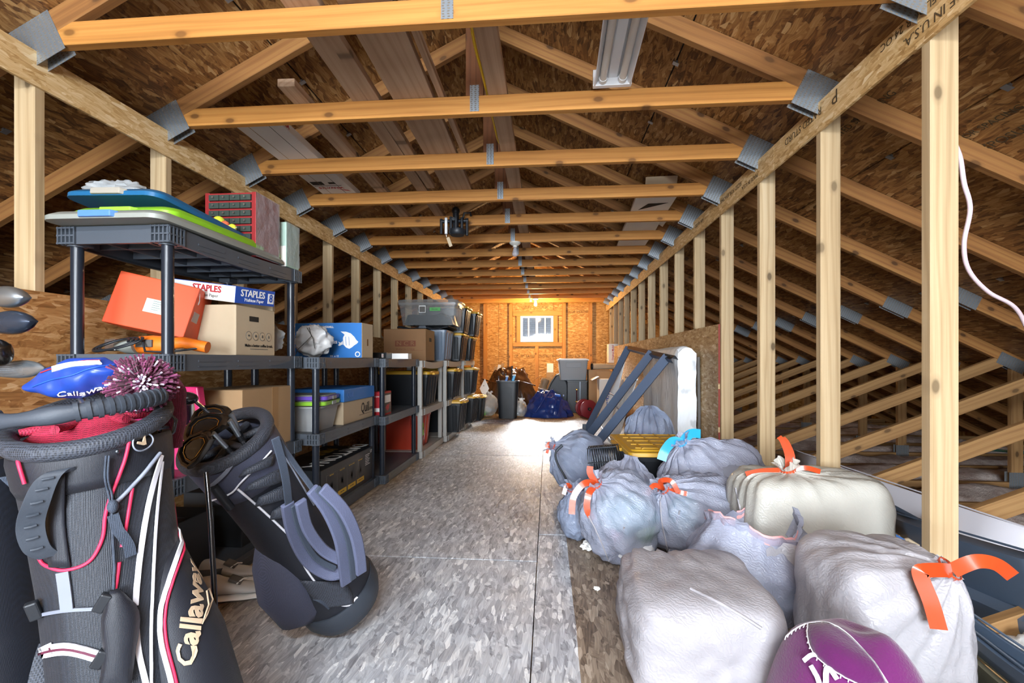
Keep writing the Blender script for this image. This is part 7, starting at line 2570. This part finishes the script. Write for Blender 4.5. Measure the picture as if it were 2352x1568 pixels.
plain('cable_yellow', 'd9b021', 0.4)
plain('cable_white', 'd9c2c6', 0.4)
cable('power_cable', 'yellow flat cable stapled along the king posts', [(-0.305, 1.2, 2.31), (-0.31, 1.75, 2.335), (-0.315, 1.95, 2.33), (-0.305, 2.2, 2.31), (-0.31, 2.55, 2.33), (-0.30, 2.78, 2.31), (-0.255, 2.82, 2.325)], 0.007, 'cable_yellow')
cable('wall_cable', 'pinkish white cable drooping past the nearest right post', [at(2190, 325, 1.75), at(2205, 362, 1.73), at(2214, 420, 1.72), at(2228, 480, 1.74), at(2214, 560, 1.78), at(2225, 620, 1.82), at(2270, 670, 1.86), at(2330, 705, 1.9), at(2362, 760, 1.95), at(2400, 840, 1.95)], 0.0075, 'cable_white')
# black clip lamp / parts cluster hanging on the fifth tie beam
t = thing('pendant_cluster', 'black metal light fixture cluster hung on the fifth tie beam', 'light fixture', (at(1050, 520, 4.02).x, 3.96, 2.10))
MB().tube([(0, 0, 0.0), (0, 0, 0.19)], 0.028, 12).ball((0, 0, 0.19), 0.036, 12, 8).obj('hub', 'black_plastic', t, smooth=50)
MB().tube([(-0.13, 0, 0.10), (0.11, 0, 0.10)], 0.016, 8).obj('arm', 'black_plastic', t, smooth=50)
MB().tube([(0, -0.10, 0.09), (0, 0.04, 0.09)], 0.016, 8).obj('arm', 'black_plastic', t, smooth=50)
MB().tube([(0.06, 0, 0.10), (0.075, 0, 0.17), (0.13, 0, 0.17), (0.135, 0, 0.14)], 0.010, 8).obj('hook', 'black_plastic', t, smooth=50)
for q, (x, y) in enumerate(((-0.13, 0), (-0.08, -0.03), (-0.03, -0.06), (0.02, -0.09), (0.06, -0.03), (0.10, 0), (0.0, 0.04))):
    s = 0.13 + 0.01 * (q % 3)
    MB().tube([(x, y, 0.12), (x, y, 0.12 - s)], 0.013, 10).obj('candle_sleeve', 'white_metal' if q == 1 else 'black_plastic', t, smooth=50)
MB().lathe([(0.06, 0.0), (0.075, 0.02), (0.07, 0.05), (0.03, 0.06)], 18, (0.02, -0.03, -0.035)).obj('canopy', 'black_plastic', t, smooth=50)
MB().tube([(-0.09, 0, 0.0), (-0.08, -0.01, -0.04)], 0.003, 6).obj('tag_cord', 'paper', t)
MB().box((-0.055, -0.01, -0.085), (0.028, 0.004, 0.085), (0, -0.35, 0)).obj('hang_tag', 'cardboard_pale', t)
# long torn white carton over the right part of the ties
t = thing('torn_carton', 'long torn white carton lying over the fourth to seventh tie beams', 'box', (0.90, 4.42, ZT), -0.05)
t['dims'] = (0.36, 2.0, 0.10)
nfz = fb(70, 3)
rings = [[V((x * (1 + 0.06 * nfz((y, 1, 0))), y, z)) for x, z in ((-0.16, 0.0), (0.16, 0.0), (0.17, 0.04), (-0.15, 0.05))] for y in [-0.75 + 0.25 * j for j in range(9)]]
MB().loft(rings).obj('body', 'white_card', t, 0.003)
for y, s in ((-0.78, 1), (1.22, -1)):
    f = MB().box((0, 0, 0.05), (0.24, 0.005, 0.10), (0.6 * s, 0, 0)).obj('flap', 'cardboard_pale', t)
    f.location = (0.02, y, 0.03)
MB().prism([(-0.04, -0.55), (0.12, -0.55), (-0.10, -0.40)], -0.0015, 0).obj('tear_hole', 'gap_dark', t)
MB().box((0.19, 0.2, 0.06), (0.10, 0.3, 0.004), (0, 0.6, 0)).obj('flap', 'white_card', t)
# ================================================================ MATERIAL LYING IN THE RIGHT EAVE
plain('siding_slate', '5f7188', 0.38, 0.1, 0.08, 60, 0.12, 6)
plain('siding_white', 'c2c0c6', 0.5)
plain('siding_dark', '39424e', 0.45)
plain('siding_olive', '6d6a58', 0.6)


def profile_strip(label, a, b, prof, mat, side, up, name='siding_panel', group='metal siding strips in the right eave', cat='siding'):
    "long profiled sheet from a to b; prof = (across, out) points"
    a, b = V(a), V(b)
    e1 = (b - a).normalized()
    e2 = V(side)
    e2 = (e2 - e1 * e2.dot(e1)).normalized()
    e3 = e1.cross(e2)
    if e3.dot(V(up)) < 0:
        e3 = -e3
    t = thing(name, label, cat, a, group=group)
    m = MB()
    n = 7
    rings = []
    for i in range(n):
        p = a.lerp(b, i / (n - 1)) - V((0, 0, 0.01 * math.sin(PI * i / (n - 1))))
        rings.append([p + e2 * x + e3 * z for x, z in prof])
    m.loft(rings, closed=False)
    to_parent(m.obj('sheet', mat, None, 0, 30, solid=0.0025), t)
    # folded end
    to_parent(MB().tube([a + e2 * prof[0][0] + e3 * prof[0][1], b + e2 * prof[0][0] + e3 * prof[0][1]], 0.004, 6).obj('hem', mat, None), t)
    return t


lap = [(0, 0), (0.004, 0.018), (0.02, 0.018), (0.09, 0.008), (0.10, 0.022), (0.115, 0.022), (0.19, 0.010), (0.20, 0.024), (0.225, 0.024), (0.29, 0.012)]
flat = [(0, 0), (0.003, 0.014), (0.06, 0.014), (0.12, 0.010), (0.18, 0.014), (0.24, 0.010), (0.25, 0.0)]
trimp = [(0, 0), (0.0, 0.012), (0.03, 0.012), (0.034, 0.004), (0.06, 0.004)]
# white soffit sheet runs from the fourth post towards the camera, outside the posts
profile_strip('white soffit sheet lying slantwise in the right eave', at(1830, 1035, 3.35), at(2420, 1232, 1.90), flat, 'siding_white', (-0.05, -0.25, -0.2), (-0.4, -0.5, 0.8))
profile_strip('wide slate blue ribbed siding panel beside the nearest right post', at(2060, 1178, 2.30), at(2480, 1300, 1.45), [(x * 2.1, z * 2.6) for x, z in lap], 'siding_slate', (0.05, -0.35, -0.75), (-0.7, -0.5, 0.5))
profile_strip('dark slate siding strip under the white soffit sheet', at(1990, 1140, 2.55), at(2260, 1260, 2.0), [(x * 0.7, z) for x, z in lap], 'siding_dark', (0.0, -0.4, -0.45), (-0.5, -0.4, 0.8))
profile_strip('narrow blue trim strip in front of the siding, upper one', at(2190, 1380, 1.62), at(2460, 1560, 1.25), trimp, 'siding_slate', (0, -0.3, -0.5), (-0.7, -0.4, 0.5), 'trim_strip')
profile_strip('narrow blue trim strip in front of the siding, lower one', at(2190, 1412, 1.60), at(2420, 1588, 1.22), trimp, 'siding_slate', (0, -0.3, -0.5), (-0.7, -0.4, 0.5), 'trim_strip')
profile_strip('olive grey flat strip under the blue trim strips', at(2190, 1460, 1.62), at(2420, 1650, 1.25), flat, 'siding_olive', (0.1, -0.3, -0.5), (-0.7, -0.4, 0.5), 'trim_strip')
for i, (lab, a, b, r, mt) in enumerate((('dark pipe lying across the eave beyond the cream bag', at(1990, 1130, 2.6), at(2110, 1195, 2.35), 0.012, 'siding_dark'), ('grey pole lying across the eave beyond the cream bag', at(2000, 1118, 2.7), at(2120, 1172, 2.45), 0.008, 'steel'),
                                        ('dark board leaning behind the second and third posts', at(1690, 1030, 3.6), at(1800, 1120, 3.1), 0.03, 'siding_dark'))):
    t = thing('loose_pole', lab, 'pole', a, group='loose poles in the right eave')
    to_parent(MB().tube([a, b], r, 8, flat=0.4 if i == 2 else 1).obj('pole', mt, None, smooth=50), t)
    to_parent(MB().tube([b, b + (b - a).normalized() * 0.02], r * 1.1, 8, flat=0.4 if i == 2 else 1).obj('end', 'black_plastic', None), t)
t = thing('tool_case', 'small blue plastic tool part beside the cream bag', 'tool', at(2045, 1230, 2.0))
MB().box((0, 0, 0), (0.10, 0.05, 0.03), (0, 0.5, 0.3)).obj('body', 'handle_blue', t, 0.006)
MB().tube([(0.04, 0, -0.02), (0.08, 0.02, -0.02), (0.11, 0.0, -0.04)], 0.008, 8).obj('handle', 'cardboard_pale', t, smooth=50)
t = carton('eave_carton', 'brown carton lid lying in the eave behind the cream bag', 1.42, 1.72, 2.30, 2.62, 0.02, 0.10, 'cardboard')
o = thing('foam_lump', 'white loose insulation lump at the foot of the nearest right post', 'insulation', (1.56, 1.50, -0.02))
crumple(MB(), (0, 0, 0), (0.16, 0.13, 0.07), 77, 34, 20, 0.35, 2.2).obj('lump', plain('fluff', 'd6d5d2', 0.95, 0, 0.9, 60), o, smooth=60)
t = thing('teal_pipe', 'thin teal pipe lying far back in the right eave', 'pipe', at(2230, 1030, 4.6))
to_parent(MB().tube([at(2225, 1028, 4.6), at(2360, 1040, 4.1)], 0.012, 8).obj('pipe', plain('teal', '2c6a68', 0.4), None, smooth=50), t)
to_parent(MB().tube([at(2225, 1028, 4.6), at(2230, 1029, 4.58)], 0.017, 8).obj('fitting', 'dark_steel', None, smooth=50), t)
